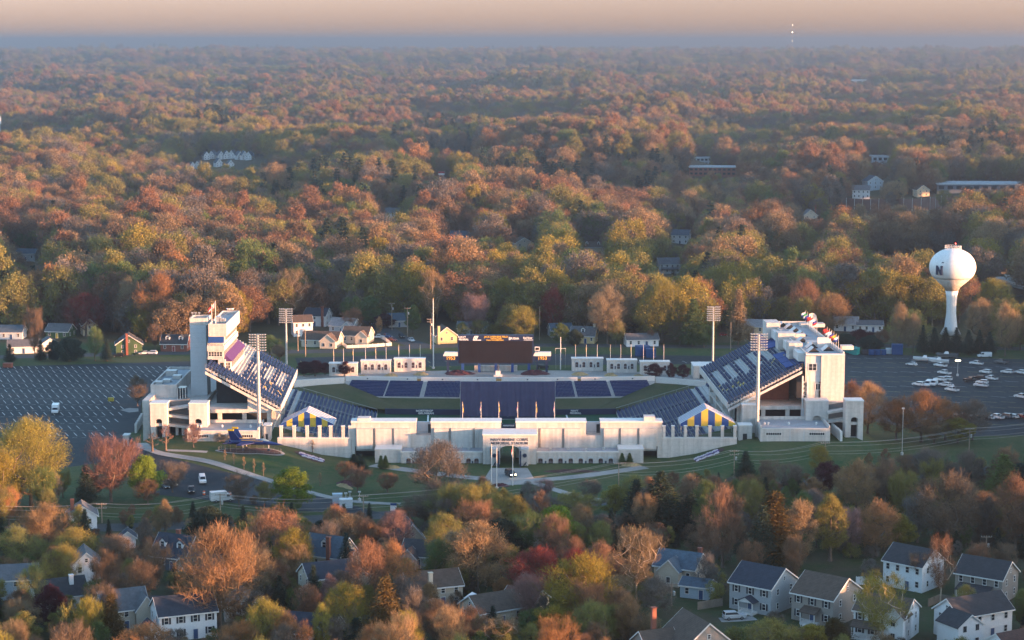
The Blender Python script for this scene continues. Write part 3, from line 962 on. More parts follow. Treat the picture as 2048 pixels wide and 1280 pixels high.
# banner seen through the gap above the arch
b = MB(); X0, X1, Z0, Z1 = R4(1003, 848, 1031, 860, DW + 8)
b.box(X0, X1, DW + 8, DW + 8.2, Z0, Z1, M_NAVY); b.box(X0 + .2, X0 + .45, DW + 8.203, DW + 8.5, 0, Z1, M_STEEL); b.box(X1 - .45, X1 - .2, DW + 8.203, DW + 8.5, 0, Z1, M_STEEL)
t = thing('tunnel_banner', 'navy banner with small white lettering in the gap over the gate', 'banner', ((X0 + X1) / 2, DW + 8, 0))
b.build('banner', t)
text_mesh('ANNAPOLIS', .62, M_WLETTER, t, loc=(0, -.03, Z0 + (Z1 - Z0) * .72), bold=.03, depth=.02)

# ---- ticket buildings with arched windows
def arched_window(parent, cx, z0, w, h, y, sub=True):
    b = MB(); p = arch_poly(cx - w / 2 - .28, cx + w / 2 + .28, z0 - .1, z0 + h + .55, w * .62, 10)
    q = arch_poly(cx - w / 2 - .1, cx + w / 2 + .1, z0 - .1, z0 + h + .33, w * .52, 10)
    n = len(p)
    for i in range(1, n):
        j = (i + 1) % n
        b.hexa([(p[i][0], y - .14, p[i][1]), (p[j][0], y - .14, p[j][1]), (q[j][0], y - .14, q[j][1]), (q[i][0], y - .14, q[i][1]),
                (p[i][0], y - .003, p[i][1]), (p[j][0], y - .003, p[j][1]), (q[j][0], y - .003, q[j][1]), (q[i][0], y - .003, q[i][1])], M_GREYP) if i != n - 1 else None
    f = b.build('window', parent)
    b = MB(); b.prism(arch_poly(cx - w / 2, cx + w / 2, z0, z0 + h, w * .3, 8), 'y', y - .06, y - .004, M_WINRED)
    b.build('pane', f)
    b = MB(); b.box(cx - w * .42, cx + w * .42, y - .09, y - .064, z0 + h * .44, z0 + h * .48, M_GREYP); b.box(cx - .04, cx + .04, y - .09, y - .064, z0 + h * .1, z0 + h * .9, M_RAIL); b.build('glazing_bar', f)
M_WINRED = mat('dark_red_shutter', (.055, .022, .022), .4, .3, 1.2)
DT = 569.5
def ticket_building(x0, x1, arches, label, annex, yside):
    t = thing('ticket_building', label, 'building', ((x0 + x1) / 2, DT, 0))
    zt_ = W(1150, 905, DT)[1]
    b = MB(); b.box(x0, x1, DT, DT + 6.8, 0, zt_, M_STUC)
    b.box(x0 - .1, x1 + .1, DT - .12, DT + .35, zt_ + .003, zt_ + .3, M_TRIM)
    b.box(x0 + .1, x1 - .1, DT + .353, DT + 6.8, zt_ + .004, zt_ + .05, M_ROOF)
    b.build('wall', t)
    for px in arches: arched_window(t, W(px, 922, DT)[0], W(px, 930, DT)[1], 1.25, W(px, 917, DT)[1] - W(px, 930, DT)[1], DT)
    for p, q in zip(arches[::2], arches[1::2]):
        c = W((p + q) / 2, 924, DT)
        b = MB(); b.box(c[0] - .25, c[0] + .25, DT - .08, DT - .004, c[1] - .5, c[1] + .35, M_LETTER); b.build('notice_board', t)
    a0, a1, top, dy = annex
    b = MB(); b.box(a0, a1, DT + dy, DT + 7.2, 0, top, M_STUC); b.box(a0 - .1, a1 + .1, DT + dy - .1, DT + 7.2, top + .003, top + .35, M_TRIM); b.build('annex', t)
    b = MB(); 
    for k in range(4):
        u = x0 + (x1 - x0) * (.15 + .22 * k); b.box(u, u + .8, DT + 2.5 + k % 2, DT + 3.4 + k % 2, zt_ + .053, zt_ + .7, M_STEEL)
    build_each(b, 'roof_vent', t)
X = lambda px: W(px, 920, DT)[0]
zan = W(1260, 901, DT)[1]
ticket_building(X(802), X(965.5), [817, 837, 857, 877, 897, 917, 937, 953], 'white ticket building with arched windows, half hidden by the round bare tree', (X(750), X(802) - .003, zan, .6), -1)
ticket_building(X(1073.5), X(1237), [1081, 1101.5, 1121, 1141.5, 1161.5, 1181.5, 1201.5, 1221.5], 'white ticket building with eight clear arched windows beside the gate', (X(1237) + .003, X(1287), zan, .6), 1)

# ---- side terrace walls with columns, the striped tents above them
def terrace(pxa, pxb, base_a, base_b, cols, label):
    xa, xb = W(pxa, 880, DW)[0], W(pxb, 880, DW)[0]
    t = thing('terrace_wall', label, 'wall', ((xa + xb) / 2, DW, 0))
    zt_ = W(pxa, 877, DW)[1]
    b = MB(); b.box(xa, xb, DW + .05, DW + 1.2, 0, zt_, M_STUC); b.box(xa - .01, xb + .01, DW - .08, DW + 1.3, zt_ + .003, zt_ + .25, M_TRIM); b.build('wall', t)
    zc = W(pxa, 853, DW)[1]
    for c in cols:
        b = MB(); x = W(c, 865, DW)[0]; b.box(x - .45, x + .45, DW - .02, DW + .9, zt_ + .253, zc, M_STUC); b.box(x - .55, x + .55, DW - .12, DW + 1.0, zc + .003, zc + .22, M_TRIM); b.build('column', t)
    b = MB()
    for p, q in zip(cols, cols[1:]):
        u, v = W(p, 865, DW)[0] + .453, W(q, 865, DW)[0] - .453
        b.box(u, v, DW + .4, DW + .45, zt_ + 1.35, zt_ + 1.42, M_RAIL)
        k = u + .1
        while k < v: b.box(k, k + .05, DW + .4, DW + .45, zt_ + .255, zt_ + 1.35, M_RAIL); k += .22
    b.build('railing', t)
terrace(555, 702.6, 0, 0, [562, 588, 614, 639, 661, 686, 700], 'white terrace wall with square columns under the tent on the gently rising bank by the jet')
terrace(1324.4, 1474, 0, 0, [1328, 1346, 1371, 1394, 1420, 1445, 1470], 'white terrace wall with square columns under the tent beside the long low building')

M_STRIPE = None
def tent(pxa, pxb, pxp, yp, ye, D, depth, label, n=7, skirt=0.8):
    xa, ze = W(pxa, ye, D); xb, _ = W(pxb, ye, D); xp, zp = W(pxp, yp, D)
    t = thing('striped_tent', label, 'tent', ((xa + xb) / 2, D, ze - 3))
    mats = (M_NAVYB, M_YEL)
    def top(x): 
        f = (x - xa) / (xp - xa) if x < xp else (xb - x) / (xb - xp)
        return ze + (zp - ze) * max(0, f)
    b = MB()
    cuts = sorted([xa + (xb - xa) * k / n for k in range(n + 1)] + [xp])
    for u, v in zip(cuts, cuts[1:]):
        if v - u < 1e-3: continue
        k = int(((u + v) / 2 - xa) / (xb - xa) * n)
        b.prism([(u, ze - skirt), (v, ze - skirt), (v, top(v)), (u, top(u))], 'y', D, D + .12, mats[k % 2])
    b.build('gable', t)
    b = MB(); ns = 9
    for k in range(ns):
        y0, y1 = D + .123 + depth * k / ns, D + .123 + depth * (k + 1) / ns
        for (u, v) in ((xa, xp), (xp, xb)):
            zu, zv = top(u), top(v)
            b.hexa([(u, y0, zu - .1), (v, y0, zv - .1), (v, y1, zv - .1), (u, y1, zu - .1), (u, y0, zu), (v, y0, zv), (v, y1, zv), (u, y1, zu)], mats[(k + 1) % 2] if k % 2 else M_TRIM)
    b.box(xa - .05, xa + .05, D + .123, D + depth, ze - skirt, ze - .103, M_TRIM); b.box(xb - .05, xb + .05, D + .123, D + depth, ze - skirt, ze - .103, M_TRIM)
    b.build('roof', t)
    for x in (xa + .15, xb - .15):
        for y in (D + .3, D + depth - .2):
            b = MB(); b.tube([(x, y, ze - 4.2), (x, y, ze - .15)], .09, 6, M_STEEL); b.build('post', t)
tent(561.5, 667, 612.5, 823, 848, 583.5, 9, 'blue and yellow striped tent on the terrace near the blue jet', 9)
tent(1361, 1471, 1414, 817, 847, 583.5, 9, 'blue and yellow striped tent on the terrace beside the right stand', 8)
tent(369, 415, 396, 774, 792, 612, 10, 'small shaded striped tent beneath the tall stair tower', 6, .5)

# ---- bowl: field, grass bank, blue field wall, practice screen
FZ = -8.0
fb = MB(); fb.face([(BX0 - 3, BY0 - 2, FZ), (BX1 + 3, BY0 - 2, FZ), (BX1 + 3, BY1 + 2, FZ), (BX0 - 3, BY1 + 2, FZ)], M_TURF); struct(fb.build('playing_field'))
ml = MB()
for k in range(12):
    b_ = 20 + k * 9.14
    p = [S(-22, b_, FZ + .004), S(22, b_, FZ + .004), S(22, b_ + .35, FZ + .004), S(-22, b_ + .35, FZ + .004)]
    ml.face(p, M_WHITEPAINT)
for a in (-24.4, 24.1):
    ml.face([S(a, 14, FZ + .004), S(a + .5, 14, FZ + .004), S(a + .5, 123, FZ + .004), S(a, 123, FZ + .004)], M_WHITEPAINT)
for a, b_ in ((-30, 113), (-26, 114), (32, 113), (38, 111)):
    ml.face([S(a, b_, FZ + .008), S(a + .3, b_, FZ + .008), S(a - .5, b_ + 6, FZ + .008), S(a - .8, b_ + 6, FZ + .008)], M_WHITEPAINT)
struct(ml.build('field_markings'))
# near slope of the bowl behind the front wall
nb_ = MB(); nb_.face([(BX0 - 3, BY0 - .5, 0), (BX1 + 3, BY0 - .5, 0), (BX1 + 3, BY0 + 16, FZ - .1), (BX0 - 3, BY0 + 16, FZ - .1)], M_TURF); struct(nb_.build('near_bank'))

# far stand: curved in plan; pixel traced front edge at level zf, back edge at level zb
def far_pt(px, k):
    """k 0 = foot of the seats, 1 = top of the seats"""
    q = ((px - 1000) / 310.0) ** 2
    y = 796.5 - 3.0 * q + (764.5 - 796.5) * k + 0
    z = -4.3 + 4.1 * k
    return (*G(px, y, z), z)
t = thing('far_stand', 'curved far end stand of blue seat blocks beneath the scoreboard', 'grandstand', (0, 700, FZ))
db_ = MB(); ROWS = 11
pxs = [690, 697] + [697 + (1303 - 697) * k / 40 for k in range(1, 41)] + [1310]
for r in range(ROWS):
    k0, k1 = r / ROWS, (r + 1) / ROWS
    for a, b in zip(pxs, pxs[1:]):
        p0, p1, p2, p3 = far_pt(a, k0), far_pt(b, k0), far_pt(b, k1), far_pt(a, k1)
        z = p3[2]
        db_.hexa([(*p0[:2], -12), (*p1[:2], -12), (*p2[:2], -12), (*p3[:2], -12), (*p0[:2], z), (*p1[:2], z), (*p2[:2], z), (*p3[:2], z)], M_STEP)
db_.build('deck', t)
secs = [(696, 772), (775, 843), (852, 921), (930, 995), (1004, 1070), (1079, 1147), (1152, 1218), (1225, 1302)]
lean = lambda px, k: px + (px - 1000) * .052 * (.5 - k)      # blocks lean outward like their aisles
for a, b in secs:
    n = 26
    for r in range(ROWS):
        k0, k1 = (r + .25) / ROWS, (r + .8) / ROWS
        sb = MB(); z = far_pt(a, (r + 1) / ROWS)[2] + .006
        for i in range(n):
            u, v = a + (b - a) * i / n, a + (b - a) * (i + .82) / n
            p0, p1, p2, p3 = far_pt(lean(u, k0), k0), far_pt(lean(v, k0), k0), far_pt(lean(v, k1), k1), far_pt(lean(u, k1), k1)
            sb.hexa([(*p0[:2], z), (*p1[:2], z), (*p2[:2], z), (*p3[:2], z), (*p0[:2], z + .22), (*p1[:2], z + .22), (*p2[:2], z + .42), (*p3[:2], z + .42)], M_SEAT)
        sb.build('seat_row', t)
# wall behind and steps at its two ends
bw = MB()
gaps = [(834, 842), (992, 1003), (1155, 1162)]
def wall_run(a, b, za, zb, m, thick=.6):
    n = max(1, int((b - a) / 22))
    for i in range(n):
        u, v = a + (b - a) * i / n, a + (b - a) * (i + 1) / n
        p, q = far_pt(u, 1.0), far_pt(v, 1.0)
        bw.hexa([(p[0], p[1] + .02, za), (q[0], q[1] + .02, za), (q[0], q[1] + thick, za), (p[0], p[1] + thick, za), (p[0], p[1] + .02, zb), (q[0], q[1] + .02, zb), (q[0], q[1] + thick, zb), (p[0], p[1] + thick, zb)], m)
for a, b in ((691, 834), (842, 992), (1003, 1155), (1162, 1310)): wall_run(a, b, -3, 1.5, M_TRIM)
bw.build('back_wall', t)
nb2 = MB()
for px in (735, 815, 885, 955, 1055, 1115, 1190, 1265):
    p = far_pt(px, 1.0); nb2.box(p[0] - .25, p[0] + .25, p[1] - .03, p[1] + .015, .55, 1.0, M_LETTER)
build_each(nb2, 'block_number', t)

# low walls that carry on to the side stands
for name, (pa, ya), (pb, yb), lab in (('a', (588, 770), (689, 764), 'low white wall from the far stand to the left stand'), ('b', (1311, 763), (1412, 772), 'low white wall from the far stand to the right stand')):
    p, q = G(pa, ya, -.5), G(pb, yb, -.5)
    b = MB(); b.hexa([(*p, -3), (*q, -3), (q[0], q[1] + .6, -3), (p[0], p[1] + .6, -3), (*p, 1.2), (*q, 1.2), (q[0], q[1] + .6, 1.2), (p[0], p[1] + .6, 1.2)], M_TRIM)
    tag(b.build('low_wall'), lab, 'wall')

# grass bank round the far end of the bowl: from the walls and the foot of the seats down to the blue field wall
gbk = MB()
top_l = [(-30, 776, -.6), (588, 772, -.6), (640, 769, -.6), (691, 768, -.4)]
L = [(560, 785, -1), (590, 774, -.6), (640, 769, -.5), (690, 766, -.3)]
topline = [(*G(px, y, z), z) for px, y, z in L] + [far_pt(697, .02), *[far_pt(px, .0) for px in range(730, 1290, 30)], far_pt(1303, .02)] + [(*G(px, y, z), z) for px, y, z in [(1310, 765, -.3), (1360, 768, -.5), (1408, 773, -.6), (1440, 786, -1)]]
nT = len(topline)
botline = []
for i in range(nT):
    px = 770 + (1232 - 770) * i / (nT - 1)
    q = ((px - 1001) / 231.0) ** 2
    y = 834.5 + 5 * q if False else 833.0 - 2.0 * q + 2.0
    botline.append((*G(px, y - 14, FZ + 1.6), FZ + 1.6))
NS = 6
grid = []
for k in range(NS + 1):
    f = k / NS
    row = []
    for i in range(nT):
        a, b = topline[i], botline[i]
        e = f
        row.append((a[0] + (b[0] - a[0]) * e, a[1] + (b[1] - a[1]) * e, a[2] - .15 + (b[2] - a[2]) * e))
    grid.append(row)
M_BANK = mat_ground('bank_grass', (.035, .05, .02), (.06, .06, .028), (.09, .08, .04), .07, .9)
gbk.mesh([p for r in grid for p in r], [(k*nT+i, (k+1)*nT+i, (k+1)*nT+i+1, k*nT+i+1) for k in range(NS) for i in range(nT-1)], M_BANK)
o = gbk.build('grass_bank', smooth_=True); struct(o)

# navy wall round the end of the field
fw = MB()
for i in range(nT - 1):
    p, q = botline[i], botline[i+1]
    fw.hexa([(p[0], p[1] - .4, FZ), (q[0], q[1] - .4, FZ), (q[0], q[1], FZ), (p[0], p[1], FZ), (p[0], p[1] - .4, FZ + 2.0), (q[0], q[1] - .4, FZ + 2.0), (q[0], q[1], FZ + 2.0), (p[0], p[1], FZ + 2.0)], M_NAVY)
t = thing('field_wall', 'dark navy padded wall with white sponsor lettering round the end of the field', 'wall', (botline[nT//2][0], botline[nT//2][1], FZ))
fw.build('padding', t)
def wall_text(s, px, size, dz, sx=1.0):
    i = min(range(nT), key=lambda k: abs(770 + (1232 - 770) * k / (nT - 1) - px))
    x, z = W(px, 825, botline[i][1] - .5)
    text_mesh(s, size, M_WLETTER, t, loc=(x - t.location.x, botline[i][1] - .62 - t.location.y, dz), depth=.06, bold=.02, sx=sx)
wall_text('NORTHROP', 849, .95, 1.42, 1.15); wall_text('GRUMMAN', 852, .95, .55, 1.15)
wall_text('NAVY', 1149, .9, 1.45, 1.1); wall_text('FEDERAL', 1151, .9, .6, 1.1)

# the tall practice screen
DS = 680.5
X0, X1, Z0, Z1 = R4(921, 763, 1110, 841.5, DS)
t = thing('practice_screen', 'huge purple blue mesh screen standing at the end of the field', 'screen', ((X0 + X1) / 2, DS, FZ))
b = MB(); n = 96; vs, fs = [], []
for j, z in enumerate((Z0 + 1.6, Z0 + (Z1 - Z0) * .4, Z0 + (Z1 - Z0) * .7, Z1)):
    for i in range(n + 1):
        u = i / n
        vs.append((X0 + (X1 - X0) * u, DS + .22 * math.sin(u * 46) * (1 - .2 * j) + .1 * math.sin(u * 131 + j), z))
m_ = len(vs)
vs += [(x, y + .05, z) for x, y, z in vs]
for j in range(3):
    for i in range(n):
        q = (j*(n+1)+i, j*(n+1)+i+1, (j+1)*(n+1)+i+1, (j+1)*(n+1)+i)
        fs.append(q); fs.append(tuple(m_ + k for k in reversed(q)))
b.mesh(vs, fs, M_MESH); b.build('mesh_cloth', t, smooth_=True)
b = MB(); vs, fs = [], []
for z in (Z0 + .02, Z0 + 1.55):
    for i in range(n + 1): vs.append((X0 + (X1 - X0) * i / n, DS + .15 * math.sin(i * .9), z))
fs = [(i, i+1, n+2+i, n+1+i) for i in range(n)]
b.mesh(vs, fs, M_NAVY); b.build('lower_skirt', t)
for k in range(7):
    x = X0 + (X1 - X0) * k / 6
    b = MB(); b.tube([(x, DS + .6, FZ), (x, DS + .6, Z1 + .1)], .14, 8, M_STEEL); b.tube([(x, DS + .6, Z1 - 2), (x, DS + 6, FZ)], .08, 6, M_STEEL); b.build('post', t)
b = MB(); b.tube([(X0, DS + .4, Z1), (X1, DS + .4, Z1)], .1, 8, M_STEEL); b.build('top_rail', t)

# ---- the two side stands
def quad_prism(mb, a0, a1, b0, b1, z0a, z0b, z1a, z1b, m):
    """a block in stadium coordinates whose bottom and top slope from a0 to a1"""
    mb.hexa([S(a0, b0, z0a), S(a1, b0, z0b), S(a1, b1, z0b), S(a0, b1, z0a), S(a0, b0, z1a), S(a1, b0, z1b), S(a1, b1, z1b), S(a0, b1, z1a)], m)

def side_stand(sg, label, press):
    t = thing('side_stand', label, 'grandstand', S(sg * 60, 15, 0))
    # upper deck
    ai, ao, zi, zo, b0, b1, n = 67.5, 89.8, 12.6, (25.0 if sg < 0 else 24.2), 14.0, 81.0, 24
    db = MB(); st = (ao - ai) / n; dz = (zo - zi) / n
    for r in range(n):
        a = ai + st * r; z = zi + dz * (r + 1)
        quad_prism(db, sg * a, sg * (a + st), b0, b1, z - dz - .55, z - .1, z, z, M_STEP)
    quad_prism(db, sg * (ai - .25), sg * (ai - .003), b0, b1, zi - .9, zi - .9, zi + 1.1, zi + 1.1, M_STUC)
    db.build('upper_deck', t)
    # seat rows in blocks; the lettered blocks keep bare steps between sparser rows
    blocks = [(14.6, 27.5, 0), (28.6, 42, 1), (43, 56.5, 2), (57.5, 66, 2), (67, 80.5, 0)]
    prs = [random.Random(int(u) + (5 if sg > 0 else 0)) for u, v, kind in blocks]
    for r in range(n):
        sb = MB(); a = ai + st * r; z = zi + dz * (r + 1) + .005
        for (u, v, kind), pr in zip(blocks, prs):
            if press and a > 80 and u > 20: continue
            k = u
            while k < v - .3:
                full = kind == 0 or (kind == 1 and pr.random() < .8) or (kind == 2 and (r % 4 in (0, 1) and pr.random() < .75))
                L = 1.1 if kind else 1.6
                if full:
                    e = min(v, k + L - .12)
                    m = M_SEATD if kind != 1 or pr.random() > .06 else M_YELSEAT
                    quad_prism(sb, sg * (a + st * .12), sg * (a + st * .58), k, e, z, z, z + .42, z + .75, m)
                k += L
            # bright aluminium nosing in front of each row
            quad_prism(sb, sg * (a - .0), sg * (a + st * .08), u, v, z, z, z + .06, z + .06, M_ALU)
        sb.build('seat_row', t)
    # raking girders and the soffit edge that face the gate
    gb_ = MB()
    for bb in (b0 - .5, 30, 47, 64, b1 - .1):
        quad_prism(gb_, sg * ai, sg * ao, bb, bb + .45, zi - 1.7, zo - 1.7, zi - .9 + .02, zo - .9 + .02, M_STUC)
    build_each(gb_, 'raker', t)
    rl = MB()
    for a, z in ((ai + .02, zi + .1), (ai + 7.5, zi + 4.3), (ai + 15, zi + 8.5)):
        pass
    for k in range(12):
        a = ai + (ao - ai) * k / 11; z = zi + (zo - zi) * k / 11
        p = S(sg * a, b0 - .1, z); rl.tube([p, (p[0], p[1], z + 1.5)], .04, 4, M_RAIL)
    p, q = S(sg * ai, b0 - .1, zi + 1.45), S(sg * ao, b0 - .1, zo + 1.45); rl.tube([p, q], .045, 4, M_RAIL)
    p, q = S(sg * ai, b0 - .1, zi + .85), S(sg * ao, b0 - .1, zo + .85); rl.tube([p, q], .035, 4, M_RAIL)
    rl.build('railing', t)
    # lower stand, white terraces above and blue seats below
    ai, ao, zi, zo, b0, b1, n = 42.0, 76.0, FZ + .4, 2.6, 24.0, 112.0, 26
    lb = MB(); st = (ao - ai) / n; dz = (zo - zi) / n
    def bend(a): return 24.0 + max(0, (56 - a)) * .5
    for r in range(n):
        a = ai + st * r; z = zi + dz * (r + 1)
        quad_prism(lb, sg * a, sg * (a + st), bend(a), b1, FZ - .5, FZ - .5, z, z, M_STEP)
    lb.build('lower_deck', t)
    pr = random.Random(25)
    for r in range(n):
        sb = MB(); a = ai + st * r; z = zi + dz * (r + 1) + .005
        for (u, v) in ((25, 44), (45.2, 66), (67.2, 89), (90.2, 111.5)):
            k = max(u, bend(a) + .5)
            if k >= v - 1: continue
            bare = a > 68 or (a > 63 and v < 70)
            while k < v - .3:
                L = 1.2
                if (not bare) or (r % 3 == 0 and pr.random() < .8):
                    quad_prism(sb, sg * (a + st * .12), sg * (a + st * .62), k, min(v, k + L - .14), z, z, z + .42, z + .78, M_SEATD)
                k += L
        if sb.v: sb.build('seat_row', t)
    for bb in (44.6, 66.6, 89.6, 111.9):
        rl = MB()
        pts = [S(sg * a, bb, zi + (a - ai) / (ao - ai) * (zo - zi) + 1.6) for a in (ai, ao)]
        rl.tube(pts, .06, 4, M_STEEL)
        for k in range(9):
            a = ai + (ao - ai) * k / 8; z = zi + (zo - zi) * k / 8
            rl.tube([S(sg * a, bb, z), S(sg * a, bb, z + 1.6)], .04, 4, M_STEEL)
        rl.build('aisle_rail', t)
    # concourse below the upper deck, seen end on from the gate: columns, slabs, dark hall
    cb = MB()
    zc1, zc2 = 5.2, 12.2
    quad_prism(cb, sg * 70.5, sg * 94, 15.5, 80, zc2 - 1.1, zc2 - 1.1, zc2, zc2, M_STUC)
    quad_prism(cb, sg * 70.5, sg * 94, 15.5, 80, zc1 - .5, zc1 - .5, zc1 + .1, zc1 + .1, M_STUC)
    for a in (71.2, 78.6, 86, 93.4):
        for bb in (16, 32, 48, 64, 79):
            quad_prism(cb, sg * (a - .6), sg * (a + .6), bb, bb + 1.0, 0, 0, zc2 - 1.103, zc2 - 1.103, M_STUC)
    cb.build('concourse', t)
    ib = MB()
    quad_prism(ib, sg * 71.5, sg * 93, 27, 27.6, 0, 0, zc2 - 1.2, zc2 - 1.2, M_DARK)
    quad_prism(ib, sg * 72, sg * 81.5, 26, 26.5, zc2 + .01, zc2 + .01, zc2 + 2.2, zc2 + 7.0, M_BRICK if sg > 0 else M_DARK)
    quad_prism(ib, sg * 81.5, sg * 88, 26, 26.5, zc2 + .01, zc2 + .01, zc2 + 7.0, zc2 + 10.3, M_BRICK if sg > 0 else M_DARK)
    ib.build('inner_wall', t)
    # solid triangular infill under the front part of the deck, facing the gate
    wbx = MB()
    p0 = [(68.2, zc2 + .003), (77.5, zc2 + .003), (77.5, 12.6 + (77.5 - 67.5) * .545 - .9), (68.2, 12.4)]
    pts = [S(sg * a, 15.6, z) for a, z in p0] + [S(sg * a, 16.4, z) for a, z in p0]
    wbx.mesh(pts, [(0,1,2,3), (7,6,5,4), (0,4,5,1), (1,5,6,2), (2,6,7,3), (3,7,4,0)], M_STUC)
    wbx.build('infill_wall', t)
    return t
side_stand(-1, 'steep blue upper and lower stand on the left beneath the press tower', True)
side_stand(1, 'steep blue upper and lower stand on the right below the long suite building', False)

# ---- left: press tower, stair tower, concourse block, pylons
def front_box(mb, px0, py0, px1, py1, D, depth, m, zb=None):
    X0, X1, Z0, Z1 = R4(px0, py0, px1, py1, D)
    mb.box(X0, X1, D, D + depth, Z0 if zb is None else zb, Z1, m)
    return X0, X1, Z0, Z1

DP = 600.0
t = thing('stair_tower', 'tall windowless panelled stair tower, its shaded front coloured grey and its sunlit top cream', 'tower', (W(397, 800, 606)[0], 606, 0))
b = MB(); front_box(b, 379.5, 650.5, 415, 800, 606, 7, M_GREYP, zb=0); b.build('wall', t)  # press tower shadow put into the grey; the sunlit top is coloured cream
b = MB(); X0, X1, Z0, Z1 = R4(379, 636, 415.4, 650.3, 606)
Z0 += .003
for (u, v, y0, y1) in ((X0, X1, 606, 606.5), (X0, X1, 612.6, 613.1), (X0, X0 + .5, 606.503, 612.597), (X1 - .5, X1, 606.503, 612.597)): b.box(u, v, y0, y1, Z0, Z1, M_STUC)
b.box(X0 + .5, X1 - .5, 606.503, 612.597, Z0, Z0 + .5, M_ROOF); b.build('parapet', t)
b = MB()
for px in (385, 391.5, 398.5): 
    x = W(px, 640, 609)[0]; b.tube([(x, 609, Z0), (x, 609, Z1 + 1.4)], .07, 5, M_STEEL); b.box(x - .35, x + .35, 608.9, 609.1, Z1 + 1.0, Z1 + 1.4, M_STEEL)
build_each(b, 'antenna', t)

def window_grid(parent, x0, x1, z0, z1, y, cols, frame=.12, m=None, rows=1):
    """a framed run of panes on a face that looks towards -Y"""
    b = MB(); m = m or M_TRIM
    b.box(x0, x1, y - .1, y - .003, z1 - frame, z1, m); b.box(x0, x1, y - .1, y - .003, z0, z0 + frame, m)
    for k in range(cols + 1):
        x = x0 + (x1 - x0 - frame) * k / cols; b.box(x, x + frame, y - .1, y - .004, z0 + frame, z1 - frame, m)
    for k in range(1, rows):
        z = z0 + (z1 - z0) * k / rows; b.box(x0 + frame, x1 - frame, y - .08, y - .005, z - .04, z + .04, m)
    f = b.build('window', parent)
    b = MB(); b.box(x0 + .02, x1 - .02, y - .05, y - .006, z0 + .02, z1 - .02, M_GLASS); b.build('pane', f)
    return f

t = thing('press_tower', 'pink lit press box tower of stepped storeys above the left stand', 'press box', (W(435, 740, DP)[0], DP, 0))
b = MB()
X0, X1, Z0, Z1 = front_box(b, 416.6, 653.5, 452.8, 673, DP, 30, M_STUC)
b.box(X0 + .4, X1 - .4, DP + .4, DP + 29.6, Z1 + .003, Z1 + .02, M_ROOF)
for (u, v, y0, y1) in ((X0, X1, DP, DP + .35), (X0, X1, DP + 29.65, DP + 30), (X0, X0 + .35, DP + .353, DP + 29.647), (X1 - .35, X1, DP + .353, DP + 29.647)): b.box(u, v, y0, y1, Z1 + .023, Z1 + .9, M_STUC)
b.build('top_storey', t)
bw_ = MB(); zbal = W(430, 691.5, DP)[1]
x0, x1 = X0, X1 - .8
bw_.box(x0, x1 - .3, DP + 3.5, DP + 30, zbal, Z0 - .003, M_STUC); bw_.build('deck_storey', t)
b = MB(); bx0, bx1, bz0, bz1 = R4(414, 691.5, 448.5, 702, DP); 
b.box(bx0, bx1, DP, DP + 31, bz0, bz1, M_STUC)
for k in range(24):
    x = bx0 + .1 + (bx1 - bx0 - .25) * k / 23; b.box(x, x + .05, DP + .05, DP + .1, bz1 + .002, bz1 + 1.1, M_TRIM)
b.box(bx0, bx1, DP + .03, DP + .12, bz1 + 1.102, bz1 + 1.2, M_TRIM)
for k in range(5):
    x = x0 + .1 + (x1 - x0 - .4) * k / 4; b.box(x, x + .22, DP + .3, DP + .55, bz1 + .003, Z0 - .004, M_TRIM)
b.build('balcony', t)
b = MB(); b.hexa([(x0, DP - .6, Z0 - 1.9), (x1, DP - .6, Z0 - 1.9), (x1, DP + .25, Z0 - 1.9), (x0, DP + .25, Z0 - 1.9), (x0, DP - .25, Z0 - .1), (x1, DP - .25, Z0 - .1), (x1, DP + .28, Z0 - .1), (x0, DP + .28, Z0 - .1)], M_NAVYB); b.build('awning', t)
b = MB(); wx0, wx1, wz0, wz1 = R4(414.4, 702.3, 448, 720, DP); b.box(wx0, wx1 - .2, DP + .6, DP + 30, wz0, bz0 - .003, M_STUC); 
b.box(wx0 + 3.2, W(450.5, 740, DP)[0], DP + .3, DP + 31, 22, wz0 - .003, M_STUC); b.build('lower_storey', t)
window_grid(t, wx0 + .2, wx1 - .5, W(430, 714, DP)[1], W(430, 703.5, DP)[1], DP + .6, 5, .14, rows=2)
# field side: three stepped runs of windows looking at the pitch
pr = MB(); px0, px1 = W(449, 740, DP + 2)[0], W(462.5, 740, DP + 2)[0]
zr0, zr1 = W(449, 741, DP + 2)[1], W(449, 722.5, DP + 2)[1]
ztop = W(448, 712, DP + 2)[1]
pr.box(px0 + .003, px1, DP + 2, DP + 32, zr0 - 1.5, zr1, M_STUC); pr.build('side_gallery', t)
b = MB(); b.hexa([(px0 + .003, DP + 1.6, zr1 + .01), (px1 + .35, DP + 1.6, zr1 + .01), (px1 + .35, DP + 32.4, zr1 + .01), (px0 + .003, DP + 32.4, zr1 + .01),
                  (px0 + .003, DP + 1.6, ztop + .6), (px1 + .35, DP + 1.6, zr1 + .25), (px1 + .35, DP + 32.4, zr1 + .25), (px0 + .003, DP + 32.4, ztop + .6)], M_PURPLE); b.build('side_awning', t)
window_grid(t, px0 + .3, px1 - .2, zr0 + .6, zr1 - .25, DP + 2, 2, .14, rows=2)
b = MB()
for (xx, z0_, z1_, y0, y1) in ((px1, zr0 + .8, zr1 - .3, DP + 3, DP + 31), (x1 - .3, zbal + .8, Z0 - .4, DP + 5, DP + 29), (bx1 - .2, wz0 + .5, bz0 - .4, DP + 1.5, DP + 29)):
    b.box(xx + .004, xx + .06, y0, y1, z0_, z1_, M_GLASS)
    k = y0
    while k < y1: b.box(xx + .061, xx + .12, k, k + .16, z0_, z1_, M_TRIM); k += 1.9
b.build('side_glazing', t)
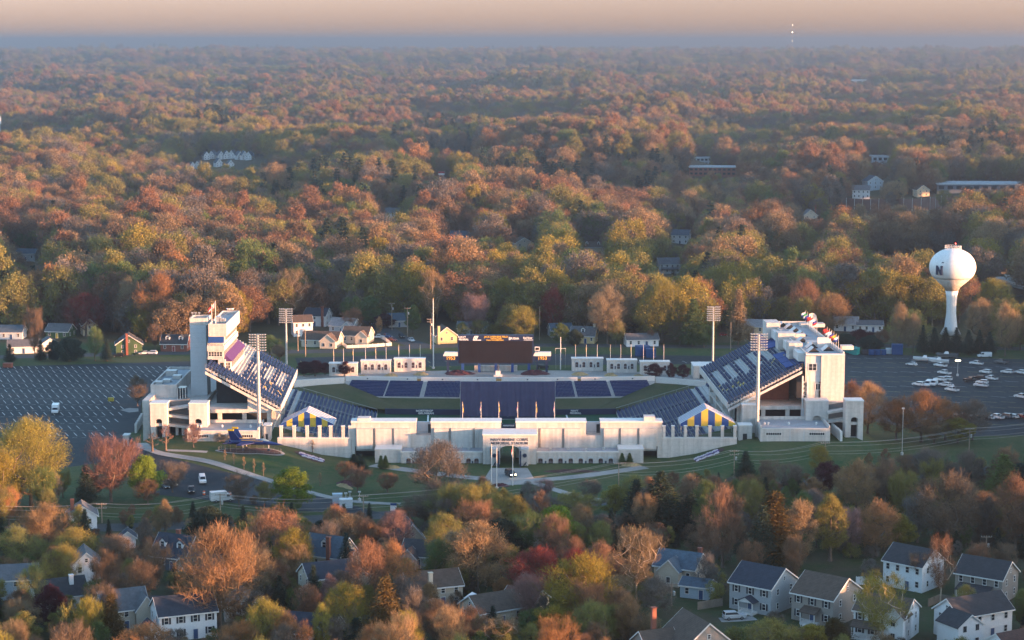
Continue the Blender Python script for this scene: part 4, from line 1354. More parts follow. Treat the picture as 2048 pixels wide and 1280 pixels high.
b = MB(); dx = W(441, 728, DP)[0]; b.box(dx, dx + .95, DP + .22, DP + .297, W(440, 737, DP)[1], W(440, 725.5, DP)[1], M_DARK); b.build('door', t)
b = MB()
for (px, py, s) in ((432, 652, 1.6), (441, 651, 1.1), (447, 650, .9)):
    x = W(px, py, DP + 8)[0]; b.box(x, x + s, DP + 6, DP + 6 + s * 1.4, Z1 + .03, Z1 + .9 + s * .8, M_STEEL)
build_each(b, 'roof_unit', t)
b = MB(); x = W(461, 645, DP + 26)[0]; 
for k in range(4):
    b.tube([(x - .8 + k * .5, DP + 26, Z1), (x - .8 + k * .5, DP + 26, Z1 + 1.6)], .05, 5, M_STEEL)
    b.lathe([(.05, Z1 + 1.6), (.5, Z1 + 1.9), (.55, Z1 + 2.2)], x - .8 + k * .5, DP + 26, 8, M_TRIM)
b.build('dish_antenna', t)

def flag_on_pole(x, y, z0, z1, fw_, fh, cols, label, cat='flagpole', group=None, sway=.15, pole_r=.07, name='flagpole', side=-1, limp=.35):
    t = thing(name, label, cat, (x, y, z0), 0, group)
    b = MB(); b.tube([(x, y, z0), (x, y, z1)], [pole_r, pole_r * .6], 7, M_TRIM); b.lathe([(.02, z1), (.1, z1 + .08), (.02, z1 + .2)], x, y, 7, M_GOLD); b.build('pole', t)
    b = MB(); n = 8; nc = len(cols)
    def P(u, v, o): 
        return (x + side * (.08 + fw_ * u * (1 - limp * .5)), y + o + sway * math.sin(u * 6 + v * 2) * u, z1 - .15 - fh * v - limp * fw_ * u * .9 - .1 * math.sin(u * 5))
    for j in range(nc):
        for i in range(n):
            v0, v1, u0, u1 = j / nc, (j + 1) / nc, i / n, (i + 1) / n
            for o in (0, .03):
                q = [P(u0, v1, o), P(u1, v1, o), P(u1, v0, o), P(u0, v0, o)]
                b.face(q if (o == 0) == (side > 0) else q[::-1], cols[j])
    b.build('flag', t)
    return t
M_FRED = mat('flag_red', (.42, .03, .03), .8, .1, 2); M_FWHITE = mat('flag_white', (.72, .70, .68), .8, .08, 2)
M_FBLUE = mat('flag_blue', (.02, .04, .22), .8, .1, 2); M_FGREEN = mat('flag_green', (.02, .22, .08), .8, .1, 2); M_FYEL = mat('flag_yellow', (.62, .40, .03), .8, .1, 2)
M_FBLACK = mat('flag_black', (.02, .02, .02), .8, .1, 2)
for px, yb, yt, cols, lab in ((424, 653, 609, [M_FRED, M_FRED, M_FWHITE, M_FRED], 'white pole with a red and white flag on the press tower roof'), (431.5, 653, 602, [M_FWHITE, M_FRED, M_FWHITE, M_FRED, M_FWHITE, M_FRED], 'taller white pole with a striped flag on the press tower roof')):
    x, z0 = W(px, yb, DP + .6); _, z1 = W(px, yt, DP + .6)
    flag_on_pole(x, DP + .6, Z1 + .9, z1, 1.9, 1.5, cols, lab, pole_r=.12, limp=.9, side=-1)

t = thing('concourse_block', 'white two storey concourse block with a flat roof beside the left car park', 'building', (W(320, 860, 588)[0], 588, 0))
b = MB(); front_box(b, 284.5, 801, 300, 870, 590, 60, M_STUC, zb=0); front_box(b, 300.3, 801, 414, 870, 597, 50, M_STUC, zb=0); b.build('wall', t)
b = MB(); front_box(b, 301, 774.5, 354, 802, 602, 34, M_STUC, zb=8); b.build('upper_storey', t)
X0, X1, Z0, Z1 = R4(301, 774.5, 354, 802, 602)
b = MB(); b.box(X0 + .5, X1 - .5, 602.5, 635.5, Z1 + .003, Z1 + .03, M_ROOF)
for (u, v, y0, y1) in ((X0, X1, 602, 602.45), (X0, X1, 635.55, 636), (X0, X0 + .45, 602.453, 635.547), (X1 - .45, X1, 602.453, 635.547)): b.box(u, v, y0, y1, Z1 + .033, Z1 + .8, M_STUC)
b.build('roof', t)
b = MB()
for px, d, w, h in ((310, 606, 2.2, 1.0), (325, 610, 2.4, .9), (332, 622, 3.2, 1.7), (345, 616, 2.6, 1.2), (338, 628, 1.6, 1.0)):
    x = W(px, 760, d)[0]; b.box(x, x + w, d, d + w * 1.1, Z1 + .04, Z1 + .04 + h, M_STEEL)
build_each(b, 'roof_unit', t)
b = MB(); X0, X1, Z0, Z1 = R4(355, 776, 371, 800, 600); b.box(X0, X1, 600, 604, Z0, Z1, M_GLASS)
for k in range(4): b.box(X0 + (X1 - X0) * k / 3 - .1, X0 + (X1 - X0) * k / 3 + .1, 599.9, 599.997, Z0, Z1, M_TRIM)
b.build('glazed_link', t)
window_grid(t, W(326, 795, 602)[0], W(329, 795, 602)[0], W(326, 796, 602)[1], W(326, 793.5, 602)[1], 602, 1)

def pylon(px0, px1, ytop, ybase, D, label, opening=True, zb=0):
    X0, X1, Z0, Z1 = R4(px0, ytop, px1, ybase, D)
    t = thing('arched_pylon', label, 'pylon', ((X0 + X1) / 2, D, zb))
    cx, w = (X0 + X1) / 2, (X1 - X0)
    b = MB()
    wall_with_hole(b, X0, X1, zb, Z1, arch_poly(cx - w * .19, cx + w * .19, zb, zb + (Z1 - zb) * .70, w * .14, 10), D, D + 5, M_STUC)
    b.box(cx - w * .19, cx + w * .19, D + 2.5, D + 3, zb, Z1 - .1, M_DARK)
    b.build('wall', t)
    b = MB(); b.box(X0 - .12, X1 + .12, D - .15, D + 5.15, Z1 + .003, Z1 + .3, M_TRIM); b.build('cornice', t)
    b = MB(); zz = zb + (Z1 - zb) * .55; b.box(cx - w * .19, cx + w * .19, D + .4, D + 1.4, zz, zz + .8, M_STUC); b.box(cx - w * .19, cx + w * .19, D + .4, D + 1.4, zz * .5 + zb * .5, zz * .5 + zb * .5 + .6, M_STUC); b.build('landing', t)
    return t
pylon(300, 335, 808, 866, 583, 'sunlit pink arched pylon at the corner by the left car park')
pylon(377.7, 415, 808, 866, 583, 'sunlit pink arched pylon next to the open concourse of the left stand')
t = thing('ramp', 'sloping concrete ramps between the two pink arched pylons', 'ramp', (W(356, 850, 585)[0], 585, 0))
def ramp_slab(pa, ya, pb, yb, D, th=.5, rail=True, name='ramp_slab', m=None):
    (xa, za), (xb, zb) = W(pa, ya, D), W(pb, yb, D)
    b = MB(); b.hexa([(xa, D, za - th), (xb, D, zb - th), (xb, D + 4, zb - th), (xa, D + 4, za - th), (xa, D, za), (xb, D, zb), (xb, D + 4, zb), (xa, D + 4, za)], m or M_STUC); b.build(name, t)
    if rail:
        b = MB(); b.hexa([(xa, D + 3.0, za + .02), (xb, D + 3.0, zb + .02), (xb, D + 3.1, zb + .02), (xa, D + 3.1, za + .02), (xa, D + 3.0, za + 1.6), (xb, D + 3.0, zb + 1.6), (xb, D + 3.1, zb + 1.6), (xa, D + 3.1, za + 1.6)], M_NAVYB if False else M_RAIL); b.build('mesh_rail', t)
ramp_slab(335.6, 817, 377.2, 811, 585, .7); ramp_slab(335.6, 829, 377.2, 834, 585, .7); ramp_slab(335.6, 848, 377.2, 853, 585, .7)
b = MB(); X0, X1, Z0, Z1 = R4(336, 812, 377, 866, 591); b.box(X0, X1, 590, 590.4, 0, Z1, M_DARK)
for px in (351, 363): x = W(px, 850, 586)[0]; b.box(x, x + .8, 586, 586.8, 0, W(px, 852, 586)[1], M_STUC)
b.build('back_wall', t)

def low_building(px0, px1, ytop, ybase, D, depth, label, roofy):
    X0, X1, Z0, Z1 = R4(px0, ytop, px1, ybase, D)
    t = thing('low_building', label, 'building', ((X0 + X1) / 2, D, 0))
    b = MB(); b.box(X0, X1, D, D + depth, 0, Z1, M_STUC); b.build('wall', t)
    b = MB(); b.box(X0 + .5, X1 - .5, D + .5, D + depth - .5, Z1 + .003, Z1 + .03, M_ROOF)
    h = 1.0
    for (u, v, y0, y1) in ((X0, X1, D + depth - .4, D + depth), (X0, X0 + .4, D, D + depth - .403), (X1 - .4, X1, D, D + depth - .403)): b.box(u, v, y0, y1, Z1 + .033, Z1 + h, M_STUC)
    b.box(X0, X1, D, D + .4, Z1 + .033, Z1 + .2, M_TRIM)
    b.build('roof', t)
    for u in (.19, .81):
        x = X0 + (X1 - X0) * u; window_grid(t, x - 2.3, x + 2.3, Z1 - 1.9, Z1 - 1.0, D, 7, .1, m=M_TRIM)
    b = MB()
    for u in (.42, .62): x = X0 + (X1 - X0) * u; b.box(x, x + .18, D - .06, D - .003, 0, Z1 - .1, M_GREYP)
    build_each(b, 'downpipe', t)
    b = MB()
    for u in (.1, .15, .45, .85): x = X0 + (X1 - X0) * u; b.lathe([(.3, Z1 + .03), (.3, Z1 + .5), (.42, Z1 + .55), (.1, Z1 + .85)], x, D + depth * .45, 8, M_TRIM)
    build_each(b, 'roof_vent', t)
    return t
low_building(374, 518, 862.5, 886, 577, 13, 'long low white building with flat roof in front of the left stand', 850)
low_building(1521, 1660, 858, 881, 577, 15, 'long low white building with flat roof in front of the right stand', 843)

# entrance kiosks and fences beside the low buildings
def small_box(name, px0, py0, px1, py1, D, depth, label, cat, m=M_STUC, zb=0.0, door=True):
    X0, X1, Z0, Z1 = R4(px0, py0, px1, py1, D)
    t = thing(name, label, cat, ((X0 + X1) / 2, D, zb))
    b = MB(); b.box(X0, X1, D, D + depth, zb, Z1, m); b.build('wall', t)
    b = MB(); b.box(X0 - .15, X1 + .15, D - .15, D + depth + .15, Z1 + .003, Z1 + .3, M_TRIM); b.build('roof', t)
    if door:
        b = MB(); b.box(X0 + (X1 - X0) * .3, X0 + (X1 - X0) * .62, D - .06, D - .003, zb, zb + (Z1 - zb) * .6, M_DARK); b.build('door', t)
    return t
small_box('gate_kiosk', 527, 852, 541, 880, 580, 4, 'small white turnstile kiosk between the low building and the tent terrace', 'kiosk', zb=3)
small_box('gate_kiosk', 1478, 852, 1504, 874, 581, 4, 'small white turnstile kiosk right of the striped tent terrace', 'kiosk', zb=3)
small_box('stair_block', 1485, 811, 1516, 850, 590, 8, 'plain white block under the front of the right stand', 'building', door=False)
def angled_fence(pa, ya, pb, yb, zb, h, label, n=9):
    P, Q = Vector((*G(pa, ya, zb), zb)), Vector((*G(pb, yb, zb), zb))
    t = thing('blue_fence', label, 'fence', tuple(P))
    b = MB()
    for k in range(n + 1):
        p = P.lerp(Q, k / n); b.box(p.x - .35, p.x + .35, p.y - .35, p.y + .35, zb - 1, zb + h, M_TRIM)
    b.build('post', t)
    b = MB()
    for k in range(n):
        p, q = P.lerp(Q, (k + .1) / n), P.lerp(Q, (k + .9) / n)
        b.hexa([(p.x, p.y, zb + .2), (q.x, q.y, zb + .2), (q.x, q.y + .1, zb + .2), (p.x, p.y + .1, zb + .2), (p.x, p.y, zb + h - .3), (q.x, q.y, zb + h - .3), (q.x, q.y + .1, zb + h - .3), (p.x, p.y + .1, zb + h - .3)], M_NAVY)
    b.build('fence_panel', t)
angled_fence(1664, 866, 1682, 882, 5, 3.0, 'blue fence of white posts angling down from the right low building', 7)
angled_fence(272, 866, 284, 845, 0, 3.0, 'dark fence of white posts at the corner of the left car park', 6)

# ---- right: suite building
DR = 596.0
t = thing('suite_building', 'long suite building with pink end wall, stepped balconies and flat roof on the right', 'building', (W(1651, 800, DR)[0], DR, 0))
def rslant(px, z, D): return W(px, 700, D)[0]
XL, ZR = W(1612.5, 711, DR); XM, _ = W(1643, 711, DR); XR, _ = W(1690, 711, DR)
LEN = 67.0
def SB(x, d): return (x - d * math.sin(PSI), DR + d)
def rbox(mb, x0, x1, d0, d1, z0, z1, m):
    a, b_, c, d = SB(x0, d0), SB(x1, d0), SB(x1, d1), SB(x0, d1)
    mb.hexa([(*a, z0), (*b_, z0), (*c, z0), (*d, z0), (*a, z1), (*b_, z1), (*c, z1), (*d, z1)], m)
b = MB(); rbox(b, XM, XR, 0, 8, 0, ZR, M_STUC); b.build('end_wall', t)
b = MB(); rbox(b, XL, XM - .003, .6, LEN, W(1612, 764, DR)[1], ZR - .2, M_GREYP); rbox(b, XM, XR, 8.003, LEN, 0, ZR - .2, M_STUC); b.build('wall', t)  # shade of the recess put into its grey colour
b = MB(); rbox(b, XL - .1, XL + 1.5, .3, .597, W(1612, 764, DR)[1], ZR - .2, M_STUC); rbox(b, XL + .5, XM - .5, .62, 12, 10, W(1612, 764, DR)[1] - .003, M_YELLOWST if False else M_STUC); b.build('corner_strip', t)
z0_, z1_ = W(1620, 742, DR)[1], W(1620, 727, DR)[1]
window_grid(t, W(1617, 735, DR)[0], W(1634, 735, DR)[0], z0_, z1_, DR + .29, 2, .18, m=M_GREYP, rows=2)
window_grid(t, W(1631, 770, DR)[0], W(1642, 770, DR)[0], W(1631, 781, DR)[1], W(1631, 767, DR)[1], DR + .62, 2, .18, m=M_TRIM)
# roof with parapet
b = MB(); rbox(b, XL + .5, XR - .5, .9, LEN - .5, ZR - .197, ZR + .03, M_ROOF)
rbox(b, XL, XR, .35 - .35, .8, ZR + .033, ZR + .5, M_TRIM); rbox(b, XL, XR, LEN - .5, LEN, ZR - .19, ZR + 1.1, M_STUC); rbox(b, XR - .45, XR, .803, LEN - .503, ZR + .033, ZR + 1.0, M_STUC); rbox(b, XL, XL + .45, .803, LEN - .503, ZR + .033, ZR + .8, M_STUC)
b.build('roof', t)
def pyr(px, d, w, l, h):
    x = px; a = [SB(x, d), SB(x + w, d), SB(x + w, d + l), SB(x, d + l)]
    b = MB()
    ridge = [SB(x + w / 2, d), SB(x + w / 2, d + l)]
    z = ZR + .04
    v = [(*a[0], z), (*a[1], z), (*a[2], z), (*a[3], z), (*ridge[0], z + h), (*ridge[1], z + h)]
    b.mesh(v, [(0, 4, 5, 3), (1, 2, 5, 4)], M_TRIM); b.mesh(v, [(0, 1, 4), (3, 5, 2)], M_DARK); b.build('skylight', t)
for dx, d in ((2, 6), (3.4, 14), (8.2, 8.5), (2.2, 26), (5.0, 40), (4.4, 48), (4.0, 56), (1.6, 60)): pyr(XL + dx * .8, d, 3.6, 4.2, 1.5)
b = MB()
for dx, d, w, l, h in ((-3.2, 12, 4.2, 5, 3.2), (-3.4, 31, 5.5, 5, 3.6), (-3.4, 54, 4.5, 8, 3.8), (4, 20, 5, 4, 1.6), (3, 35, 3, 3, 2.3), (9, 60, 8, 4, 1.9), (13, 11, 3.6, 3, 2.0)):
    rbox(b, XL + dx, XL + dx + w, d, d + l, ZR - 3 if dx < 0 else ZR + .035, ZR + h * .62, M_STUC)
build_each(b, 'roof_house', t)
b = MB(); rbox(b, XL + 7, XR - .6, 19.5, 20, ZR + .036, ZR + 2.6, M_TRIM); b.build('roof_screen', t)
# stepped balconies on the pitch side
b = MB()
for k in range(6):
    d0 = 3 + k * 10.6; rbox(b, XL - 1.9 + (k % 2) * .7, XL - .003, d0, d0 + 9.5, ZR - 2.3, ZR + .3, M_TRIM)
build_each(b, 'balcony', t)
def awn(d0, d1, o, z):
    b = MB()
    n = 3
    for k in range(n):
        u, v = d0 + (d1 - d0) * k / n, d0 + (d1 - d0) * (k + 1) / n - .5
        a = [SB(XL - 5.6, u), SB(XL - .1, u), SB(XL - .1, v), SB(XL - 5.6, v)]
        b.hexa([(*a[0], z - 1.9), (*a[1], z - .3), (*a[2], z - .3), (*a[3], z - 1.9), (*a[0], z - 1.6), (*a[1], z), (*a[2], z), (*a[3], z - 1.6)], M_NAVYB)
    build_each(b, 'awning', t)
awn(3, 28, 0, ZR - 2.5); awn(40, 68, 0, ZR - 2.5)
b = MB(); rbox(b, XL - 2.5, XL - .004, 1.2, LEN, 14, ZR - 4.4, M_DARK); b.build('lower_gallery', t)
b = MB(); x = W(1607, 760, DR + 2)[0]; z_, z2 = W(1607, 812, DR + 2)[1], W(1607, 748, DR + 2)[1]
for dx in (0, 1.5): b.box(x - 1 + dx, x - .55 + dx, DR - 2, DR - 1.5, z_, z2, M_TRIM)
k = z_
while k < z2 - 1.2:
    b.tube([(x - .8, DR - 1.75, k), (x + .8, DR - 1.75, k + 1.3)], .07, 5, M_TRIM); b.box(x - .55, x + .5, DR - 1.9, DR - 1.6, k, k + .12, M_TRIM); k += 1.3
b.box(x - 1.1, x + 1.1, DR - 2.4, DR - 1.1, 0, z_ - .003, M_GREYP); b.build('truss_column', t)
pylon(1612, 1656, 803, 864, 590, 'shaded white arched pylon joined to the pink end of the suite building')
pylon(1692, 1726, 803, 860, 583, 'white arched pylon behind the leaning willow at the right car park')
t = thing('ramp', 'sloping concrete ramps right of the suite building base', 'ramp', (W(1675, 850, 588)[0], 588, 0))
ramp_slab(1656, 824, 1691, 818, 588, .7); ramp_slab(1656, 842, 1691, 837, 588, .7); 
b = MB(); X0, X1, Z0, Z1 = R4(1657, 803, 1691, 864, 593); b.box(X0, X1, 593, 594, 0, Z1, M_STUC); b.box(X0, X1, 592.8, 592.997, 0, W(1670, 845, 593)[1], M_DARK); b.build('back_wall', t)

# flags along the back of the suite roof
fl = []
pal = [[M_FWHITE, M_FBLUE], [M_FGREEN, M_FWHITE], [M_FBLUE, M_FBLUE], [M_FRED, M_FRED], [M_FRED, M_FWHITE], [M_FWHITE, M_FWHITE], [M_FBLUE, M_FRED], [M_FYEL, M_FRED]]
for k in range(7):
    x, y = SB(XR - .9, 62 - k * 3.4)
    fl.append(flag_on_pole(x, y, ZR + .03, ZR + 5.2, 1.8, 1.3, pal[k % 8], '', group='flags behind the suite roof', limp=.5))
for k in range(6):
    x, y = SB(XR - .9, 24 - k * 3.6)
    fl.append(flag_on_pole(x, y, ZR + .03, ZR + 5.2, 1.8, 1.3, pal[(k + 3) % 8], '', group='flags behind the suite roof', limp=.5))
ordinal_labels(fl, 'coloured flag behind the suite roof, {} of thirteen')
t = thing('satellite_dish', 'white satellite dish on the far end of the suite roof', 'satellite dish', (*SB(XL + 13, 62), ZR + 1.2))
x, y = SB(XL + 13, 62); b = MB(); b.tube([(x, y, ZR + .03), (x, y, ZR + 1.8)], .12, 6, M_STEEL); b.build('mast', t)
b = MB(); 
for i in range(12):
    a0, a1 = 2 * PI * i / 12, 2 * PI * (i + 1) / 12
    for r0, r1, q0, q1 in ((.05, .8, 0, .12), (.8, 1.5, .12, .5)):
        b.face([(x + r0 * math.cos(a0), y - .2 - q0, ZR + 2.8 + r0 * 1.25 * math.sin(a0)), (x + r1 * math.cos(a0), y - .2 - q1, ZR + 2.8 + r1 * 1.25 * math.sin(a0)), (x + r1 * math.cos(a1), y - .2 - q1, ZR + 2.8 + r1 * 1.25 * math.sin(a1)), (x + r0 * math.cos(a1), y - .2 - q0, ZR + 2.8 + r0 * 1.25 * math.sin(a1))], M_TRIM)
b.build('dish', t)

# ---- floodlight masts
def flood_mast(px, ytop, D, z0, label, near):
    x, zt_ = W(px, ytop, D)
    t = thing('floodlight_mast', label, 'floodlight', (x, D, z0))
    r = .62 if near else .42
    b = MB(); b.tube([(x, D, z0), (x, D, (z0 + zt_) / 2), (x, D, zt_)], [r, r * .85, r * .62], 10, M_STEEL); b.build('mast', t)
    n = 7; hw = 2.3 if near else 2.1
    for k in range(n):
        z = zt_ - .3 - k * .78
        b = MB(); b.box(x - hw, x + hw, D - .45, D - .3, z - .06, z + .06, M_STEEL)
        for s in (-1, -.66, .66, 1, -.33, .33): 
            b.lathe([(.12, z + .05), (.34, z + .2), (.36, z + .34)], x + s * hw, D - .55, 8, M_STEEL)
        b.build('lamp_rack', t)
flood_mast(515, 668, 584, 5, 'tall pale floodlight mast in front of the left stand', True)
flood_mast(1517.5, 667, 584, 5, 'tall pale floodlight mast in front of the right stand', True)
flood_mast(571.5, 617, 690, 2, 'floodlight mast at the far corner of the left stand', False)
flood_mast(1427, 613, 692, 2, 'floodlight mast at the far corner of the right stand', False)

# ---- pennant poles on the front wall
fl = []
for i, px in enumerate((925, 962, 997.5, 1035.5, 1072, 1109)):
    x, zt_ = W(px, 805, DW + 4.6)
    fl.append(flag_on_pole(x, DW + 4.6, ZT, zt_, 1.1, 1.6, [M_FYEL, M_FYEL] if i % 2 == 0 else [M_FBLUE, M_FRED, M_FWHITE], '', group='flagpoles along the top of the front wall', limp=1.6, side=-1 if i % 2 else 1))
ordinal_labels(fl, 'white flagpole on the top of the stadium front wall, {} of six')

# ---- arched kiosks on the far concourse, with their pennant poles
M_ARCHD = M_WINRED
ks, ps = [], []
for i, (a, b_, yt, yb) in enumerate(((658.5, 714.5, 728, 752), (722, 781, 722.5, 747.5), (788.5, 850, 718.5, 743.5), (1143.5, 1206, 718, 742), (1214, 1273.5, 721, 745.5), (1280.5, 1339, 724.5, 749.5))):
    px = (a + b_) / 2
    x, y = G(px, yb)
    X0, X1 = W(a, yb, y)[0], W(b_, yb, y)[0]; Z1 = W(px, yt, y)[1]
    t = thing('arched_kiosk', '', 'kiosk', (x, y, 0), 0, 'white arched kiosks on the far concourse')
    b = MB(); b.box(X0, X1, y, y + 3.2, 0, Z1, M_STUC); b.build('wall', t)
    b = MB(); b.box(X0 - .2, X1 + .2, y - .2, y + 3.4, Z1 + .003, Z1 + .3, M_TRIM); b.build('cornice', t)
    for k in range(4): arched_window(t, X0 + (X1 - X0) * (.16 + .227 * k), Z1 * .32, 1.0, Z1 * .42, y)
    for k in (0, 2):
        c = X0 + (X1 - X0) * (.275 + .227 * k); b = MB(); b.box(c - .22, c + .22, y - .07, y - .004, Z1 * .3, Z1 * .55, M_LETTER); b.build('notice_board', t)
    ks.append(t)
    for k in range(3):
        X = X0 + (X1 - X0) * (.13 + .35 * k); _, zt_ = W(a, (690 if i > 2 else 690 + (2 - i) * 4), y + 4.5)
        ps.append(flag_on_pole(X, y + 4.5, 0, zt_, .8, 1.5, [M_FYEL, M_FYEL] if (k + i) % 2 == 0 else [M_FBLUE, M_FBLUE], '', group='pennant poles behind the arched kiosks', limp=1.7, pole_r=.09))
ordinal_labels(ks, 'white kiosk with four arched windows on the far concourse, {} of six')
ordinal_labels(ps, 'pennant pole behind the white arched kiosks, {} of eighteen')

# ---- scoreboard
x, y = G(992, 745)
DSC = y
X0, X1, Z0, Z1 = R4(916, 670.5, 1067, 727, DSC)
t = thing('scoreboard', 'big dark scoreboard with a navy sponsor strip above the far stand', 'scoreboard', (x, DSC, 0))
b = MB(); b.box(X0, X1, DSC, DSC + 2.2, Z0, Z1, M_NAVY); b.build('housing', t)
zs = W(990, 682, DSC)[1]
b = MB(); b.box(X0 + .5, X1 - .5, DSC - .12, DSC - .003, Z0 + .25, zs, M_SCREEN); b.build('screen', t)
def st(s, px, py, size, m, sx=1.0, bold=.02, dd=0):
    X, Z = W(px, py, DSC); text_mesh(s, size, m, t, loc=(X - x, -.06 - dd, Z), depth=.05, bold=bold, sx=sx)
st('NAVY', 924, 674.2, .95, M_WLETTER, 1.15); st('FEDERAL', 927.5, 679, .95, M_WLETTER, .95)
st('JACK STEPHENS FIELD', 992, 673.8, .92, M_GOLD, .98); st('TERWILLIGER', 992, 677.4, .62, M_GOLD, 1.1); st('FAMILY SCOREBOARD', 990, 680.4, .56, M_GOLD, 1.15)
st('USAA', 1030.5, 677, 1.1, M_WLETTER, 1.0); st('Red River', 1055.5, 675.8, 1.0, M_WLETTER, .85)
b = MB()
X, Z = W(950, 675.5, DSC)
for k in range(3): b.hexa([(X - .8 + k * .55, DSC - .08, Z - .8), (X - .5 + k * .55, DSC - .08, Z - .8), (X - .5 + k * .55, DSC - .003, Z - .8), (X - .8 + k * .55, DSC - .003, Z - .8), (X - .2 + k * .55, DSC - .08, Z + .7), (X + .2 + k * .55, DSC - .08, Z + .7), (X + .2 + k * .55, DSC - .003, Z + .7), (X - .2 + k * .55, DSC - .003, Z + .7)], M_WLETTER)
X, Z = W(954, 680.2, DSC); b.box(X - 1.5, X + 1.5, DSC - .08, DSC - .003, Z - .14, Z + .14, M_WLETTER)
X, Z = W(1056, 679.8, DSC); b.box(X - 1.6, X + 1.9, DSC - .08, DSC - .003, Z - .1, Z + .06, M_WLETTER)
X, Z = W(1021, 677, DSC)
for k in range(3): b.box(X - .6 + k * .42, X - .35 + k * .42, DSC - .08, DSC - .003, Z - .6 + k * .2, Z + .6 - k * .1, M_WLETTER)
b.build('sponsor_mark', t)
for px0, px1, yr in ((887, 915.6, 0), (1067.4, 1102, 0)):
    U0, U1, V0, V1 = R4(px0, 712, px1, 721.5, DSC + .2)
    b = MB(); b.box(U0, U1, DSC + .2, DSC + 2, V0, V1, M_NAVY); f = b.build('wing_panel', t)
    b = MB(); b.hexa([(U0 - .2, DSC - .1, V1 + .003), (U1, DSC - .1, V1 + .003), (U1, DSC + 2.4, V1 + .003), (U0 - .2, DSC + 2.4, V1 + .003), (U0 + .5, DSC - .1, V1 + 1.4), (U1 - (.0), DSC - .1, V1 + 1.4), (U1, DSC + 2.4, V1 + 1.4), (U0 + .5, DSC + 2.4, V1 + 1.4)], M_TRIM); b.build('wing_roof', t)
    X, Z = W((px0 + px1) / 2, 716.8, DSC); text_mesh('1953', 1.75, M_GOLD, t, loc=(X - x, .17, Z), depth=.05, bold=.03)
    b = MB(); cx = U0 + 1.6 if px0 < 900 else U1 - 1.6; b.box(cx - .45, cx + .45, DSC + .6, DSC + 1.5, 0, V0 - .003, M_NAVY); b.build('post', t)
for k in range(5):
    cx = X0 + (X1 - X0) * (.06 + .22 * k); b = MB(); b.box(cx - .5, cx + .5, DSC + .4, DSC + 1.4, 0, Z0 - .003, M_NAVYB); b.build('post', t)
b = MB(); b.box(X0 + 6, X1 - 6, DSC + 2.4, DSC + 4, 0, 2.2, M_STUC); b.build('service_hut', t)
t = thing('play_clock', 'small screen with a white rim beside the scoreboard', 'clock', (W(1075, 697, DSC)[0], DSC, 0))
U0, U1, V0, V1 = R4(1069.5, 693.5, 1079.5, 701.5, DSC)
b = MB(); b.box(U0, U1, DSC, DSC + .5, V0, V1, M_TRIM); b.box(U0 + .7, U0 + 1.1, DSC + .1, DSC + .4, 0, V0 - .003, M_NAVY); b.build('case', t)
b = MB(); b.box(U0 + .3, U1 - .3, DSC - .06, DSC - .003, V0 + .3, V1 - .3, M_SCREEN); b.build('screen', t)

# statue on its plinth behind the far stand, planters of straw grass and dark beds
x, y = G(996, 752); t = thing('statue', 'dark statue on a white plinth at the top of the far stand', 'statue', (x, y, 0))
b = MB(); b.box(x - .9, x + .9, y - .9, y + .9, 0, 2.0, M_TRIM); b.box(x - 1.6, x + 1.6, y - 1.6, y + 1.6, -.5, .5, M_TRIM); b.build('plinth', t)
b = MB(); b.tube([(x - .15, y, 2.0), (x - .12, y, 2.9), (x, y, 3.3), (x, y, 3.9), (x, y, 4.05)], [.16, .19, .3, .34, .16], 8, M_LETTER); b.tube([(x + .2, y, 2.0), (x + .12, y, 2.9)], [.15, .18], 8, M_LETTER); b.lathe([(.05, 4.0), (.17, 4.15), (.17, 4.3), (.06, 4.45)], x, y, 8, M_LETTER); b.tube([(x + .35, y, 3.8), (x + .5, y - .2, 3.3), (x + .35, y - .3, 3.0)], [.1, .09, .08], 6, M_LETTER); b.tube([(x - .35, y, 3.8), (x - .5, y - .1, 3.3), (x - .45, y - .2, 2.9)], [.1, .09, .08], 6, M_LETTER); b.build('figure', t)
def bed(px, py, wpx, dep, hgt, m, label, seed, z=None, lump=1.0, ang=0.0, cat='planting', name='planting_bed'):
    x, y = G(px, py)
    if z is None:
        for _ in range(4): x, y = G(px, py, zt(x, y))
    z0 = zt(x, y) if z is None else z
    s = F / (y * _c + 122 * _s); hw = wpx / s / 2
    r = random.Random(seed); b = MB(); nr, na = 5, 26
    vs = [(0, 0, hgt)]
    for i in range(1, nr + 1):
        for k in range(na):
            a = 2 * PI * k / na; q = i / nr * (1 + .12 * math.sin(3 * a + seed))
            vs.append((hw * q * math.cos(a), dep / 2 * q * math.sin(a), max(0, hgt * (1 - q * q)) * (1 + lump * r.uniform(-.3, .5)) - (.1 if i == nr else 0)))
    fs = [(0, 1 + k, 1 + (k + 1) % na) for k in range(na)]
    for i in range(nr - 1):
        for k in range(na): fs.append((1 + i*na + k, 1 + (i+1)*na + k, 1 + (i+1)*na + (k+1) % na, 1 + i*na + (k+1) % na))
    b.mesh(vs, fs, m); o = b.build(name); o.location = (x, y, z0 + .01); o.rotation_euler.z = ang
    return tag(o, label, cat)
M_REDBED = mat('dark_red_shrubs', (.060, .018, .024), .95, .5, 1.4, bump=1)
M_HEDGE = mat('clipped_hedge', (.03, .05, .02), .95, .5, 1.6, bump=1)
bed(918, 748, 64, 7, 1.2, M_REDBED, 'low dark red planting bed below the left end of the scoreboard', 1)
bed(1069, 748, 62, 7, 1.2, M_REDBED, 'low dark red planting bed below the right end of the scoreboard', 2)
bl = []
for i, (px, py, w) in enumerate(((725, 756, 28), (782, 753, 32), (842, 750, 34), (1159, 750, 38), (1221, 752, 30), (1277, 755, 30))):
    bl.append(bed(px, py, w, 4, .9, M_STRAW, '', 10 + i)); bl[-1]['group'] = 'straw grass beds on the far concourse'
